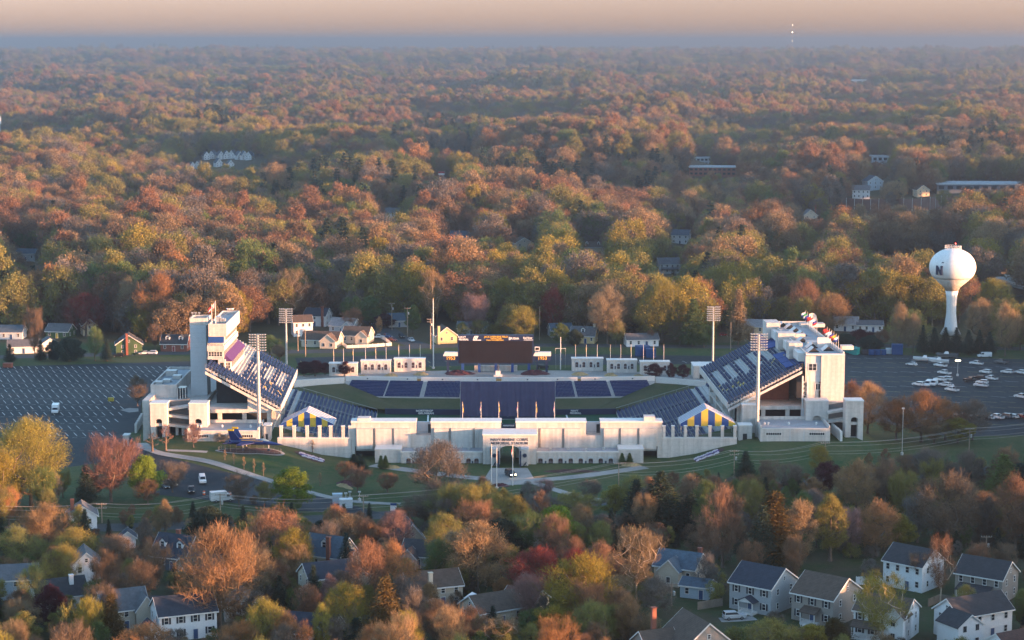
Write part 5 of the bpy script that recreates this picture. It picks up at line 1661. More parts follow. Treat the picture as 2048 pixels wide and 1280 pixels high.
ordinal_labels(bl, 'low bed of straw coloured grass on the far concourse, {} of six')
x, y = G(1121, 739); t = thing('ship_mast', 'tall white mast with a yard and stays beside the far kiosks', 'mast', (x, y, 0)); zt_ = W(1121, 674, y)[1]; zy = W(1121, 697, y)[1]
b = MB(); b.tube([(x, y, 0), (x, y, zt_)], [.22, .12], 8, M_TRIM); b.build('pole', t)
b = MB(); b.tube([(x - 2, y, zy), (x + 2, y, zy)], .08, 6, M_TRIM); b.build('yard', t)
b = MB()
for s in (-1, 1): b.tube([(x + s * 1.9, y, zy), (x + s * 1.7, y, 0)], .03, 4, M_STEEL)
b.build('stay', t)
x, y = G(867, 737); t = thing('plain_flagpole', 'very tall bare white flagpole left of the scoreboard', 'flagpole', (x, y, 0)); zt_ = W(866.5, 598, y)[1]
b = MB(); b.tube([(x, y, 0), (x, y, zt_)], [.26, .12], 8, M_TRIM); b.lathe([(.04, zt_), (.2, zt_ + .15), (.03, zt_ + .4)], x, y, 8, M_GOLD); b.build('pole', t)
b = MB(); b.lathe([(.6, 0), (.6, .5), (.35, .7)], x, y, 10, M_STUC); b.build('base', t)
t = small_box('concourse_shelter', 1387, 733, 1428, 755, G(1400, 757)[1], 9, 'pale flat roofed shelter behind the corner of the right stand', 'shelter')
# ---- poles before the gate
for px, yb, yt, cols, lab in ((983, 970, 889, [M_FBLACK, M_FBLACK], 'tall pole with a dark flag left of the gate'), (993.5, 976, 895, None, 'tall bare pole standing left of the gate road'), (1025.5, 971, 890, [M_FRED, M_FWHITE], 'tall pole with a red flag in front of the gate arch')):
    x, y = G(px, yb); zt_ = W(px, yt, y)[1]
    if cols: flag_on_pole(x, y, 0, zt_, 1.2, 1.8, cols, lab, limp=1.5, pole_r=.14)
    else:
        t = thing('flagpole', lab, 'flagpole', (x, y, 0)); b = MB(); b.tube([(x, y, 0), (x, y, zt_)], [.14, .08], 7, M_TRIM); b.build('pole', t)
        b = MB(); b.lathe([(.5, 0), (.5, .3), (.2, .4)], x, y, 8, M_STUC); b.build('base', t)

# ---- lettered flower beds on the two banks
def letter_bed(P, label):
    b = MB(); vs = []
    for px, py in P:
        x, y = G(px, py)
        for _ in range(5): x, y = G(px, py, zt(x, y) + .06)
        vs.append((x, y, zt(x, y) + .07))
    cx = sum(v[0] for v in vs) / len(vs); cy_ = sum(v[1] for v in vs) / len(vs)
    n = len(vs)
    t = thing('letter_bed', label, 'flower bed', (cx, cy_, zt(cx, cy_)))
    b.mesh(vs + [(x, y, z - .5) for x, y, z in vs], [tuple(range(n))] + [(i, n + i, n + (i + 1) % n, (i + 1) % n) for i in range(n)], M_MULCH)
    o = b.build('soil', t)
    if o.data.polygons[0].normal.z < 0: o.data.flip_normals()
    return t, vs
def dots(t, P, m, name, n, size=.35):
    """small white plants in two lines of letters along the bed"""
    b = MB(); r = random.Random(n)
    for (pa, ya), (pb, yb) in P:
        for k in range(n):
            if k % 6 == 5: continue
            f = k / (n - 1); px, py = pa + (pb - pa) * f, ya + (yb - ya) * f + r.uniform(-.8, .8)
            x, y = G(px, py)
            for _ in range(4): x, y = G(px, py, zt(x, y) + .2)
            z = zt(x, y) + .1; s = size * r.uniform(.7, 1.2)
            b.hexa([(x - s, y - s, z - .1), (x + s, y - s, z - .1), (x + s, y + s, z - .1), (x - s, y + s, z - .1), (x - s * .6, y - s * .6, z + .3), (x + s * .6, y - s * .6, z + .3), (x + s * .6, y + s * .6, z + .3), (x - s * .6, y + s * .6, z + .3)], m)
    b.build(name, t)
M_WPLANT = mat('white_flowers', (.50, .46, .50), .9, .3, 2); M_PPLANT = mat('purple_flowers', (.10, .06, .20), .9, .3, 2)
t, _ = letter_bed([(588, 903), (600, 901.5), (640, 914), (661, 924), (655, 927), (630, 923), (605, 914)], 'dark bed of white flower letters on the left bank near the jet')
dots(t, [((600, 905.5), (648, 920)), ((605, 911), (646, 923.5))], M_WPLANT, 'flower_letters', 24); dots(t, [((602, 908.5), (646, 922))], M_PPLANT, 'purple_flowers', 16)
t, _ = letter_bed([(1376, 924), (1394, 915), (1430, 899), (1447, 896), (1448, 900), (1420, 914), (1390, 925)], 'dark bed of white flower letters on the right bank below the tent')
dots(t, [((1390, 917.5), (1436, 899)), ((1394, 921), (1438, 905))], M_WPLANT, 'flower_letters', 24); dots(t, [((1392, 919.5), (1437, 901.8))], M_PPLANT, 'purple_flowers', 16)
# dark mulch strips along the feet of the terrace walls
ribbon('mulch_strip', [(556, 884), (600, 893), (650, 908), (700, 927)], 1.6, M_MULCH, .03, dense=2)
ribbon('mulch_strip', [(1477, 876), (1440, 887), (1400, 902), (1368, 914)], 1.6, M_MULCH, .03, dense=2)
bed(780, 936, 50, 2.2, .7, M_STRAW, 'straw coloured grasses in front of the left ticket annex', 31)
bed(1262, 931, 44, 2.2, .7, M_STRAW, 'straw coloured grasses in front of the right ticket annex', 32)
bed(1140, 943, 120, 3.5, .5, M_MULCH, 'long dark mulch bed before the eight arched ticket windows', 33)
bed(690, 974, 56, 2.4, .7, M_STRAW, 'curving straw grass border on the lawn left of the gate', 34, ang=-.9)
bed(700, 968, 60, 6, .8, M_REDBED, 'dark red brown border on the lawn left of the gate', 35, ang=-.6)
bed(1000, 972, 44, 3.0, .6, M_REDBED, 'dark red planting around the flagpoles before the gate', 36)
bed(845, 965, 40, 3, .9, M_HEDGE, 'dark clipped hedge on the lawn near the round bare tree', 37)

# ---- the blue display jet
M_JET = mat('jet_blue', (.005, .018, .11), .35, .08, .6, spec=.6); M_JETY = mat('jet_yellow', (.62, .40, .02), .35, .08, .8); M_CANOPY = mat('jet_canopy', (.16, .24, .28), .1, .1, 1, spec=.9)
jx, jy = G(510, 916, 1.5)
jz = zt(jx, jy)
jet = thing('display_jet', 'dark blue jet fighter with yellow fin tips displayed on the lawn', 'jet', (jx, jy, jz), math.radians(-14))
def jbuild(b, n, sm=False): return b.build(n, jet, world=False, smooth_=sm)
L = 16.8
b = MB()
prof = [(-7.2, .55, 1.0, .75), (-6.0, .95, 1.0, .85), (-3.5, 1.25, 1.05, .95), (0, 1.2, 1.0, 1.0), (2.5, .8, .95, 1.05), (4.5, .62, .75, .95), (6.5, .48, .55, .8), (8.2, .25, .3, .65), (9.4, .03, .04, .55)]
vs, fs, n = [], [], 14
for x, hw, hh, cz in prof:
    for k in range(n):
        a = 2 * PI * k / n; vs.append((x, hw * math.cos(a), 2.3 + cz - .8 + hh * math.sin(a) * .85))
for i in range(len(prof) - 1):
    for k in range(n): fs.append((i*n+k, i*n+(k+1)%n, (i+1)*n+(k+1)%n, (i+1)*n+k))
fs.append(tuple(range(n-1, -1, -1)))
b.mesh(vs, fs, M_JET); jbuild(b, 'fuselage', True)
def slab(name, P, th, m):
    b = MB(); b.mesh([(x, y, z + th / 2) for x, y, z in P] + [(x, y, z - th / 2) for x, y, z in P], [(0,1,2,3), (7,6,5,4), (0,4,5,1), (1,5,6,2), (2,6,7,3), (3,7,4,0)], m); return jbuild(b, name)
for s in (-1, 1):
    slab('wing', [(1.2, s * .9, 2.5), (-3.0, s * .9, 2.5), (-2.9, s * 5.6, 2.45), (-1.2, s * 5.6, 2.45)], .18, M_JET)
    slab('strake', [(5.2, s * .6, 2.7), (1.2, s * .6, 2.7), (1.2, s * 1.5, 2.65), (1.9, s * 1.4, 2.65)], .12, M_JET)
    slab('tailplane', [(-5.2, s * .9, 2.2), (-7.6, s * .9, 2.2), (-8.2, s * 3.2, 2.15), (-6.9, s * 3.2, 2.15)], .14, M_JET)
    b = MB(); y0, y1 = s * .85, s * 1.7
    P = [(-3.2, y0, 2.9), (-6.4, y0, 2.9), (-6.9, y1, 5.8), (-5.2, y1, 5.8)]
    b.mesh([(x, y + .08, z) for x, y, z in P] + [(x, y - .08, z) for x, y, z in P], [(0,1,2,3), (7,6,5,4), (0,4,5,1), (1,5,6,2), (2,6,7,3), (3,7,4,0)], M_JET); f = jbuild(b, 'fin')
    b = MB(); b.box(-6.98, -5.12, y1 - .12, y1 + .12, 5.80, 6.3, M_JETY); o = b.build('fin_tip', f, world=False)
    b = MB(); b.tube([(-7.1, s * .55, 2.25), (-8.2, s * .55, 2.2)], [.5, .38], 10, M_LETTER); jbuild(b, 'nozzle')
b = MB(); vs, fs = [], []
cp = [(1.2, .1, 3.25), (2.4, .42, 3.62), (3.6, .45, 3.68), (4.8, .3, 3.3), (5.5, .06, 2.95)]
for x, w_, z in cp:
    for k in range(7): a = PI * k / 6; vs.append((x, w_ * math.cos(a), 2.75 + (z - 2.75) * math.sin(a)))
for i in range(len(cp)-1):
    for k in range(6): fs.append((i*7+k, (i+1)*7+k, (i+1)*7+k+1, i*7+k+1))
b.mesh(vs, fs, M_CANOPY); jbuild(b, 'canopy', True)
b = MB(); b.box(-4.5, 1.0, -.16, .16, 3.33, 3.42, M_JETY)
for s in (-1, 1): b.box(-3.0, 3.5, s * 1.02 - .04, s * 1.02 + .04, 3.0, 3.12, M_JETY)
jbuild(b, 'yellow_stripe')
for x, y in ((5.0, 0), (-2.4, 1.5), (-2.4, -1.5)):
    b = MB(); b.tube([(x, y, .5), (x - .1, y * .8, 1.9)], .1, 6, M_TRIM); g = jbuild(b, 'landing_gear')
    b = MB(); b.tube([(x, y - .15, .4), (x, y + .15, .4)], .4, 12, M_LETTER); b.build('wheel', g, world=False)
px_ = [(430 + 70 + 70 * math.cos(a), 911 + 12.5 * math.sin(a)) for a in [2 * PI * k / 28 for k in range(28)]]
b = MB(); vs = []
for px, py in px_:
    x, y = G(px, py)
    for _ in range(4): x, y = G(px, py, zt(x, y))
    vs.append((x, y, zt(x, y) + .06))
cxy = (sum(v[0] for v in vs) / 28, sum(v[1] for v in vs) / 28)
zz = zt(*cxy) + .12
def disc(name, ring, m, lift):
    b = MB(); n = len(ring)
    mid = [(cxy[0] + (x - cxy[0]) * .5, cxy[1] + (y - cxy[1]) * .5) for x, y in ring]
    P = [(x, y, zt(x, y) + lift) for x, y in ring] + [(x, y, zt(x, y) + lift) for x, y in mid] + [(*cxy, zt(*cxy) + lift)]
    b.mesh(P, [(i, (i + 1) % n, n + (i + 1) % n, n + i) for i in range(n)] + [(n + i, n + (i + 1) % n, 2 * n) for i in range(n)], m)
    o = b.build(name); struct(o)
    if o.data.polygons[0].normal.z < 0: o.data.flip_normals()
disc('jet_pad', [(x, y) for x, y, z in vs], M_CONC, .09)
vin = [(cxy[0] + (x - cxy[0]) * .9, cxy[1] + (y - cxy[1]) * .82) for x, y, z in vs]
disc('gravel_bed', vin, M_MULCH, .13)
jet.location.z = zz; jet.location.x, jet.location.y = cxy[0] + .8, cxy[1]
t = thing('pad_fence', 'thin dark railing round the blue display jet', 'fence', (cxy[0], cxy[1], zz))
b = MB()
for x, y in vin: b.tube([(x, y, zt(x, y)), (x, y, zt(x, y) + 1.2)], .04, 4, M_RAIL)
b.build('post', t)
b = MB()
for h in (.55, 1.05):
    b.tube([(x, y, zt(x, y) + h + .1) for x, y in vin + vin[:1]], .025, 4, M_RAIL, cap=False)
b.build('rail', t)

# guard house, cones and small things by the left drive
t = small_box('guard_house', 246, 872, 258, 895, G(252, 894)[1], 3, 'white guard house at the mouth of the left car park', 'guard house')
x, y = G(257.5, 893); t = thing('bus_shelter', 'small dark shelter beside the white guard house', 'shelter', (x, y, 0))
b = MB(); 
for dx in (-.9, .9):
    for dy in (0, 1.4): b.box(x + dx - .06, x + dx + .06, y + dy - .06, y + dy + .06, 0, 2.2, M_RAIL)
b.build('post', t)
b = MB(); b.mesh([(x - 1.2, y - .3, 2.2), (x + 1.2, y - .3, 2.2), (x + 1.2, y + 1.7, 2.2), (x - 1.2, y + 1.7, 2.2), (x, y + .7, 3.1)], [(0, 1, 4), (1, 2, 4), (2, 3, 4), (3, 0, 4), (3, 2, 1, 0)], M_LETTER); b.build('roof', t)
b = MB(); b.box(x - .9, x + .9, y + 1.3, y + 1.36, .2, 2.1, M_GLASS); b.build('glass_panel', t)
M_CONE = mat('safety_orange', (.75, .12, .03), .6, .1, 2)
cn = []
for px, py in ((289, 882), (296, 875), (325, 877), (408, 990), (425, 992), (446, 989), (460, 991)):
    x, y = G(px, py, zt(*G(px, py))); t = thing('traffic_barrel', '', 'traffic cone', (x, y, zt(x, y)), 0, 'orange traffic barrels by the left drive')
    z = zt(x, y); b = MB(); b.lathe([(.38, z), (.34, z + .5), (.28, z + 1.1), (.1, z + 1.15)], x, y, 8, M_CONE); b.build('barrel', t)
    b = MB(); b.lathe([(.345, z + .55), (.31, z + .85)], x, y, 8, M_WLETTER); b.build('white_band', t); cn.append(t)
ordinal_labels(cn, 'orange and white traffic barrel by the left drive, {} of seven')

# ---- water tower
x, y = G(1901, 668)
tw = thing('water_tower', 'pale spheroid water tower on a single fluted stem beyond the right car park', 'water tower', (x, y, 0))
M_TANK = mat('tank_paint', (.70, .70, .68), .5, .05, .12, streak=.10)
M_TANKD = mat('stained_tank_paint', (.40, .37, .33), .6, .15, .2, streak=.25)
zt_ = W(1903, 496.5, y)[1]; zb_ = W(1903, 574, y)[1]; zeq = W(1903, 534, y)[1]
Rb = (W(1949, 534, y)[0] - W(1857, 534, y)[0]) / 2
Rs = (W(1912, 620, y)[0] - W(1893, 620, y)[0]) / 2
pr = []
zc = W(1903, 557, y)[1]
for k in range(15):
    a = -.62 + (PI / 2 + .62) * k / 14
    pr.append((Rb * math.cos(a) if k < 14 else .6, zeq + ((zt_ - zeq) if a > 0 else (zeq - zb_) * .93) * math.sin(a)))
b = MB(); b.lathe(pr, x, y, 48, M_TANK); b.build('tank', tw, smooth_=True)
r0, z0 = pr[0]
b = MB(); b.lathe([(Rs * 1.35, zb_ - 1.5), (Rs * 1.75, zb_), (r0 - .05, z0 - .003)], x, y, 48, M_TANKD); b.build('tank_skirt', tw, smooth_=True)
b = MB(); b.lathe([(Rs * 2.2, 0), (Rs * 1.35, 3), (Rs, 9), (Rs, zb_ - 8), (Rs * 1.12, zb_ - 4), (Rs * 1.35, zb_ - 1.503)], x, y, 32, M_TANK); b.build('stem', tw, smooth_=True)
b = MB()
for k in range(20):
    a = 2 * PI * k / 20; q = (x + 3.4 * math.cos(a), y + 3.4 * math.sin(a)); b.tube([(*q, zt_ - .8), (*q, zt_ + 1.0)], .06, 4, M_TRIM)
for h in (.2, 1.0): b.tube([(x + 3.4 * math.cos(2*PI*k/20), y + 3.4 * math.sin(2*PI*k/20), zt_ + h) for k in range(21)], .07, 4, M_TRIM, cap=False)
b.build('top_railing', tw)
M_REDLAMP = mat('red_beacon', (.5, .02, .02), .4, 0, 1, emit=(1, .08, .05), estr=3)
b = MB(); b.tube([(x + 1, y, zt_), (x + 1, y, zt_ + 1.8)], .08, 5, M_STEEL); b.lathe([(.1, zt_ + 1.8), (.18, zt_ + 2.0), (.06, zt_ + 2.2)], x + 1, y, 8, M_REDLAMP); b.build('beacon', tw)
# the letter on the tank
az = -.72
import_r = Rb + .03
px, pz = W(1872, 538, y)
dx = px - x; dy = -math.sqrt(max(0, Rb * Rb - dx * dx)) * 1.0
tm_ = text_mesh('N', 5.0, M_NAVY, tw, loc=(dx * 1.012, dy * 1.012, pz), depth=.35, bold=.22, rot=(PI / 2, 0, math.atan2(dx, -dy)), sx=.82)
tm2 = text_mesh('*', 2.2, M_NAVY, tw, name='star', loc=((W(1879, 526, y)[0] - x) * 1.0, dy * 1.03, W(1879, 525, y)[1]), depth=.35, bold=.1, rot=(PI / 2, 0, math.atan2(dx, -dy) * .8))
# ---------------------------------------------------------------- houses
def shingle(name, col): return mat_lines(name, col, .22, 'Z', .8, .9, .28, .35)
R_NAVY = shingle('navy_shingle', (.028, .036, .052)); R_BLACK = shingle('charcoal_shingle', (.038, .040, .045)); R_BROWN = shingle('brown_shingle', (.085, .062, .048))
R_GREY = shingle('grey_shingle', (.10, .105, .115)); R_BLUE = shingle('blue_grey_shingle', (.055, .085, .115)); R_RUST = shingle('rust_shingle', (.12, .06, .045)); R_PALE = shingle('pale_shingle', (.22, .22, .23))
def siding(name, col): return mat_lines(name, col, .2, 'Z', .86, .6, .05, .16)
S_WHITE = siding('white_siding', (.66, .66, .66)); S_CREAM = siding('cream_siding', (.50, .44, .35)); S_TAUPE = siding('taupe_siding', (.27, .235, .205)); S_GREY = siding('grey_siding', (.33, .34, .345))
S_NAVY = siding('slate_siding', (.10, .12, .15)); S_YEL = siding('yellow_siding', (.52, .42, .22)); S_GREEN = siding('green_siding', (.05, .09, .035)); S_TAN = siding('tan_siding', (.47, .40, .31)); S_LBLUE = siding('pale_blue_siding', (.34, .42, .48))
S_PEACH = siding('peach_siding', (.62, .46, .30))
M_SHUT = mat('black_shutter', (.03, .032, .04), .6, .15, 2); M_DOORR = mat('red_door', (.22, .03, .03), .5, .1, 2); M_DOORB = mat('blue_door', (.03, .07, .16), .5, .1, 2)
HOUSES = []
def house(px, by, w, d, h, rh, yaw, wall, roof, label, ridge='x', floors=2, cols=4, scols=2, shut=False, chim=None, dormers=0, porch=None, wing=None, z=0.0, door='f', over=.45, near=True, name='house', cat='house', brickface=False, dcol=None):
    x, y = GT(px, by); z = zt(x, y)
    t = thing(name, label, cat, (x, y, z), math.radians(yaw))
    HOUSES.append((t, px, by))
    def B(mb, n, p=None): return mb.build(n, p or t, world=False)
    hw, hd = w / 2, d / 2
    mb = MB()
    if ridge == 'x':
        mb.prism([(-hd, -1.5), (hd, -1.5), (hd, h), (0, h + rh), (-hd, h)], 'x', -hw, hw, wall)
    else:
        mb.prism([(-hw, -1.5), (hw, -1.5), (hw, h), (0, h + rh), (-hw, h)], 'y', -hd, hd, wall)
    B(mb, 'wall')
    # roof: two slabs with overhang, a white rake board under each end
    mb = MB(); th = .16
    run, half = (hw, hd) if ridge == 'x' else (hd, hw)
    sl = rh / half; e = half + over
    for s in (-1, 1):
        A = [(s * e, h - over * sl + .03), (0, h + rh + .03), (0, h + rh + .03 + th), (s * e, h - over * sl + .03 + th)]
        mb.prism(A if s > 0 else A[::-1], 'x' if ridge == 'x' else 'y', -run - over * .7, run + over * .7, roof)
    rf = B(mb, 'roof')
    mb = MB()
    for q in (-1, 1):
        a0, a1 = (q * (run + over * .7) , q * (run + over * .7 + .05))
        for s in (-1, 1):
            A = [(s * e, h - over * sl - .12), (0, h + rh - .12), (0, h + rh + .21), (s * e, h - over * sl + .21)]
            mb.prism(A if s > 0 else A[::-1], 'x' if ridge == 'x' else 'y', a0, a1, M_TRIM)
    for s in (-1, 1):
        u = s * (e + .01)
        if ridge == 'x': mb.box(-run - over * .69, run + over * .69, u, u + s * .08, h - over * sl - .1, h - over * sl + .17, M_TRIM)
        else: mb.box(u, u + s * .08, -run - over * .69, run + over * .69, h - over * sl - .1, h - over * sl + .17, M_TRIM)
    B(mb, 'rake_trim')
    def place(mb, face, u0, u1, z0, z1, d0, d1, m):
        if face == 'f': mb.box(u0, u1, -hd - d1, -hd - d0, z0, z1, m)
        elif face == 'b': mb.box(u0, u1, hd + d0, hd + d1, z0, z1, m)
        elif face == 'r': mb.box(hw + d0, hw + d1, u0, u1, z0, z1, m)
        else: mb.box(-hw - d1, -hw - d0, u0, u1, z0, z1, m)
    def window(face, u, zc, ww=1.0, wh=1.5, sh=False):
        mb = MB()
        fr = .11
        place(mb, face, u - ww/2, u + ww/2, zc + wh/2 - fr, zc + wh/2, .003, .09, M_TRIM); place(mb, face, u - ww/2, u + ww/2, zc - wh/2, zc - wh/2 + fr, .003, .12, M_TRIM)
        for k in (-1, 1): place(mb, face, u + k * (ww/2 - fr/2) - fr/2, u + k * (ww/2 - fr/2) + fr/2, zc - wh/2 + fr, zc + wh/2 - fr, .003, .088, M_TRIM)
        place(mb, face, u - ww/2 + fr, u + ww/2 - fr, zc - .035, zc + .035, .003, .07, M_TRIM)
        if not near: place(mb, face, u - ww/2 + fr, u + ww/2 - fr, zc - wh/2 + fr, zc + wh/2 - fr, .001, .03, M_GLASS)
        f = B(mb, 'window')
        if near:
            mb = MB(); place(mb, face, u - ww/2 + .02, u + ww/2 - .02, zc - wh/2 + .02, zc + wh/2 - .02, .003, .035, M_GLASS); B(mb, 'pane', f)
        if sh:
            for k in (-1, 1):
                mb = MB(); place(mb, face, u + k * (ww/2 + .24) - .2, u + k * (ww/2 + .24) + .2, zc - wh/2, zc + wh/2, .003, .06, M_SHUT); B(mb, 'shutter')
    fh = h / floors
    for fl in range(floors):
        zc = fl * fh + fh * .58
        for c in range(cols):
            u = -hw + w * (c + .5) / cols
            if door == 'f' and fl == 0 and c == cols // 2: continue
            window('f', u, zc, 1.0, min(1.5, fh * .55), shut)
        for c in range(scols):
            u = -hd + d * (c + .5) / scols
            for fc in ('r', 'l'): window(fc, u, zc, .95, min(1.45, fh * .55))
    if rh > 2.0:
        if ridge == 'x':
            for fc in ('r', 'l'): window(fc, 0, h + rh * .38, .8, 1.0)
        else: window('f', 0, h + rh * .35, .8, 1.0)
    if door == 'f':
        u = -hw + w * (cols // 2 + .5) / cols
        mb = MB(); place(mb, 'f', u - .6, u + .6, 0, 2.25, .003, .08, M_TRIM); f = B(mb, 'door')
        mb = MB(); place(mb, 'f', u - .46, u + .46, .05, 2.1, .081, .11, dcol or M_DOORB); B(mb, 'door_leaf', f)
    if chim:
        u, v, ch, cm_ = chim
        mb = MB(); mb.box(u - .45, u + .45, v - .4, v + .4, 0 if abs(v) > hd or abs(u) > hw else h, h + rh + ch, cm_ ); mb.box(u - .53, u + .53, v - .48, v + .48, h + rh + ch + .003, h + rh + ch + .18, cm_); B(mb, 'chimney')
    for k in range(dormers):
        u = -hw + w * (k + .5) / dormers * 1.0
        yb = -hd * .62
        mb = MB(); zb = h + rh * (1 - .62) - .2; dw, dh = .85, 1.5
        mb.prism([(u - dw, zb), (u + dw, zb), (u + dw, zb + dh), (u, zb + dh + .8), (u - dw, zb + dh)], 'y', yb, yb + hd * .62, S_WHITE); dm = B(mb, 'dormer')
        mb = MB()
        for s in (-1, 1):
            A = [(u + s * (dw + .2), zb + dh - .18), (u, zb + dh + .82), (u, zb + dh + .94), (u + s * (dw + .2), zb + dh - .06)]
            mb.prism(A if s > 0 else A[::-1], 'y', yb - .2, yb + hd * .6, roof)
        B(mb, 'dormer_roof', dm)
        mb = MB(); mb.box(u - .42, u + .42, yb - .05, yb - .003, zb + .35, zb + 1.5, M_GLASS); mb.box(u - .5, u + .5, yb - .07, yb - .051, zb + .88, zb + .95, M_TRIM); B(mb, 'dormer_window', dm)
    if porch:
        u0, u1, pd, ph, kind = porch
        mb = MB(); mb.box(u0, u1, -hd - pd, -hd - .003, 0, .5, M_TRIM)
        for k in range(max(2, int((u1 - u0) / 2.4) + 1)):
            n = max(2, int((u1 - u0) / 2.4) + 1); x_ = u0 + .12 + (u1 - u0 - .24) * k / (n - 1); mb.box(x_ - .1, x_ + .1, -hd - pd + .05, -hd - pd + .25, .503, ph, M_TRIM)
        mb.box(u0, u1, -hd - pd + .1, -hd - pd + .16, 1.3, 1.38, M_TRIM)
        k = u0 + .2
        while k < u1 - .1: mb.box(k, k + .05, -hd - pd + .1, -hd - pd + .15, .503, 1.299, M_TRIM); k += .25
        pc = B(mb, 'porch')
        mb = MB()
        if kind == 'gable':
            uc = (u0 + u1) / 2
            for s in (-1, 1):
                A = [(uc + s * ((u1 - u0) / 2 + .3), ph - .05), (uc, ph + 1.1), (uc, ph + 1.25), (uc + s * ((u1 - u0) / 2 + .3), ph + .1)]
                mb.prism(A if s > 0 else A[::-1], 'y', -hd - pd - .25, -hd - .003, roof)
            mb.prism([(u0, ph), (u1, ph), (uc, ph + 1.04)], 'y', -hd - pd - .05, -hd - pd + .1, M_TRIM)
        else:
            mb.hexa([(u0 - .25, -hd - pd - .3, ph), (u1 + .25, -hd - pd - .3, ph), (u1 + .25, -hd - .003, ph + .9), (u0 - .25, -hd - .003, ph + .9), (u0 - .25, -hd - pd - .3, ph + .14), (u1 + .25, -hd - pd - .3, ph + .14), (u1 + .25, -hd - .003, ph + 1.04), (u0 - .25, -hd - .003, ph + 1.04)], roof)
        B(mb, 'porch_roof', pc)
        mb = MB(); uc = (u0 + u1) / 2
        for k in range(4): mb.box(uc - .7, uc + .7, -hd - pd - .3 * (k + 1), -hd - pd - .3 * k - .002, -.4, .5 - .13 * (k + 1), M_TRIM)
        for s in (-.72, .72): mb.tube([(uc + s, -hd - pd, 1.35), (uc + s, -hd - pd - 1.3, .85)], .05, 4, M_TRIM); mb.box(uc + s - .06, uc + s + .06, -hd - pd - 1.36, -hd - pd - 1.24, -.2, .95, M_TRIM)
        B(mb, 'steps', pc)
    if wing:
        for (cx, cy_, ww, wd, wh, wr, wrg) in (wing if isinstance(wing, list) else [wing]):
            mb = MB(); q, r_ = ww / 2, wd / 2
            if wrg == 'x': mb.prism([(cy_ - r_, -1.5), (cy_ + r_, -1.5), (cy_ + r_, wh), (cy_, wh + wr), (cy_ - r_, wh)], 'x', cx - q, cx + q, wall)
            else: mb.prism([(cx - q, -1.5), (cx + q, -1.5), (cx + q, wh), (cx, wh + wr), (cx - q, wh)], 'y', cy_ - r_, cy_ + r_, wall)
            wg = B(mb, 'wing')
            mb = MB(); run2, half2, c0 = (q, r_, cy_) if wrg == 'x' else (r_, q, cx); m0 = cx if wrg == 'x' else cy_
            s2 = wr / half2
            for s in (-1, 1):
                A = [(c0 + s * (half2 + .35), wh - .35 * s2 + .03), (c0, wh + wr + .03), (c0, wh + wr + .19), (c0 + s * (half2 + .35), wh - .35 * s2 + .19)]
                mb.prism(A if s > 0 else A[::-1], 'x' if wrg == 'x' else 'y', m0 - run2 - .3, m0 + run2 + .3, roof)
            B(mb, 'wing_roof', wg)
            mb = MB()
            for k in (-1, 1):
                a0, a1 = m0 + k * (run2 + .3), m0 + k * (run2 + .35)
                for s in (-1, 1):
                    A = [(c0 + s * (half2 + .35), wh - .35 * s2 - .1), (c0, wh + wr - .1), (c0, wh + wr + .2), (c0 + s * (half2 + .35), wh - .35 * s2 + .2)]
                    mb.prism(A if s > 0 else A[::-1], 'x' if wrg == 'x' else 'y', a0, a1, M_TRIM)
            B(mb, 'rake_trim', wg)
            mb = MB(); nwin = max(1, int(ww / 2.6))
            for f2 in range(2 if wh > 4.5 else 1):
                for k in range(nwin):
                    u = cx - q + ww * (k + .5) / nwin; zc = 1.5 + f2 * 2.8
                    mb.box(u - .52, u + .52, cy_ - r_ - .07, cy_ - r_ - .003, zc - .72, zc + .72, M_TRIM); mb.box(u - .42, u - .02, cy_ - r_ - .09, cy_ - r_ - .071, zc - .62, zc + .62, M_GLASS); mb.box(u + .02, u + .42, cy_ - r_ - .09, cy_ - r_ - .071, zc - .62, zc + .62, M_GLASS)
            B(mb, 'wing_window', wg)
    return t

# right foreground row
house(1526, 1213, 10.4, 11, 6.0, 3.3, -38, S_GREY, R_NAVY, 'pale grey two storey house with navy roof and small gabled porch beside the parked car', cols=3, shut=True, porch=(-1.7, 1.9, 2.2, 2.7, 'gable'))
house(1652, 1235, 10.2, 11.5, 6.0, 3.4, -40, S_TAUPE, R_BROWN, 'taupe two storey house with dark brown roof and small flat porch', cols=3, shut=True, porch=(-1.7, 1.9, 2.2, 2.7, 'shed'))
house(1826, 1170, 10, 9.5, 6.0, 3.0, -42, S_WHITE, R_BLACK, 'bright white two storey house standing behind the others with a charcoal roof', cols=4, door='f')
house(1972, 1192, 11, 9, 5.6, 3.0, -36, S_TAUPE, R_BLACK, 'taupe house at the right edge with a screened porch', cols=4, porch=(-4.0, 3.2, 3.0, 2.6, 'shed'))
house(1772, 1268, 11, 9, 5.6, 2.6, -30, S_WHITE, R_BROWN, 'white two storey house with a long front porch behind the yellow bare tree', cols=4, shut=True, porch=(-5.2, 1.6, 2.4, 2.6, 'shed'), wing=(3.4, -3.2, 4.2, 5, 5.4, 2.0, 'y'))
house(1945, 1268, 14, 8, 5.6, 2.8, 28, S_WHITE, R_BLACK, 'white house with long charcoal roof and projecting gable at the bottom right', cols=4, scols=2, wing=(-7.2, -4.4, 6.5, 6.5, 4.8, 2.2, 'y'))
house(2025, 1322, 9, 8, 3.6, 2.6, 30, S_WHITE, R_RUST, 'rust roofed house cut off by the bottom right corner', floors=1, cols=3)
house(1391, 1335, 9.6, 11, 6.4, 4.0, 22, S_TAUPE, R_BROWN, 'taupe house with big sunlit gable and orange chimney at the bottom edge', ridge='y', cols=3, wing=(-7.5, 2.5, 7, 7.5, 5.2, 2.6, 'x'), chim=(-7.6, 3.4, 1.6, M_BRICK), door=None)
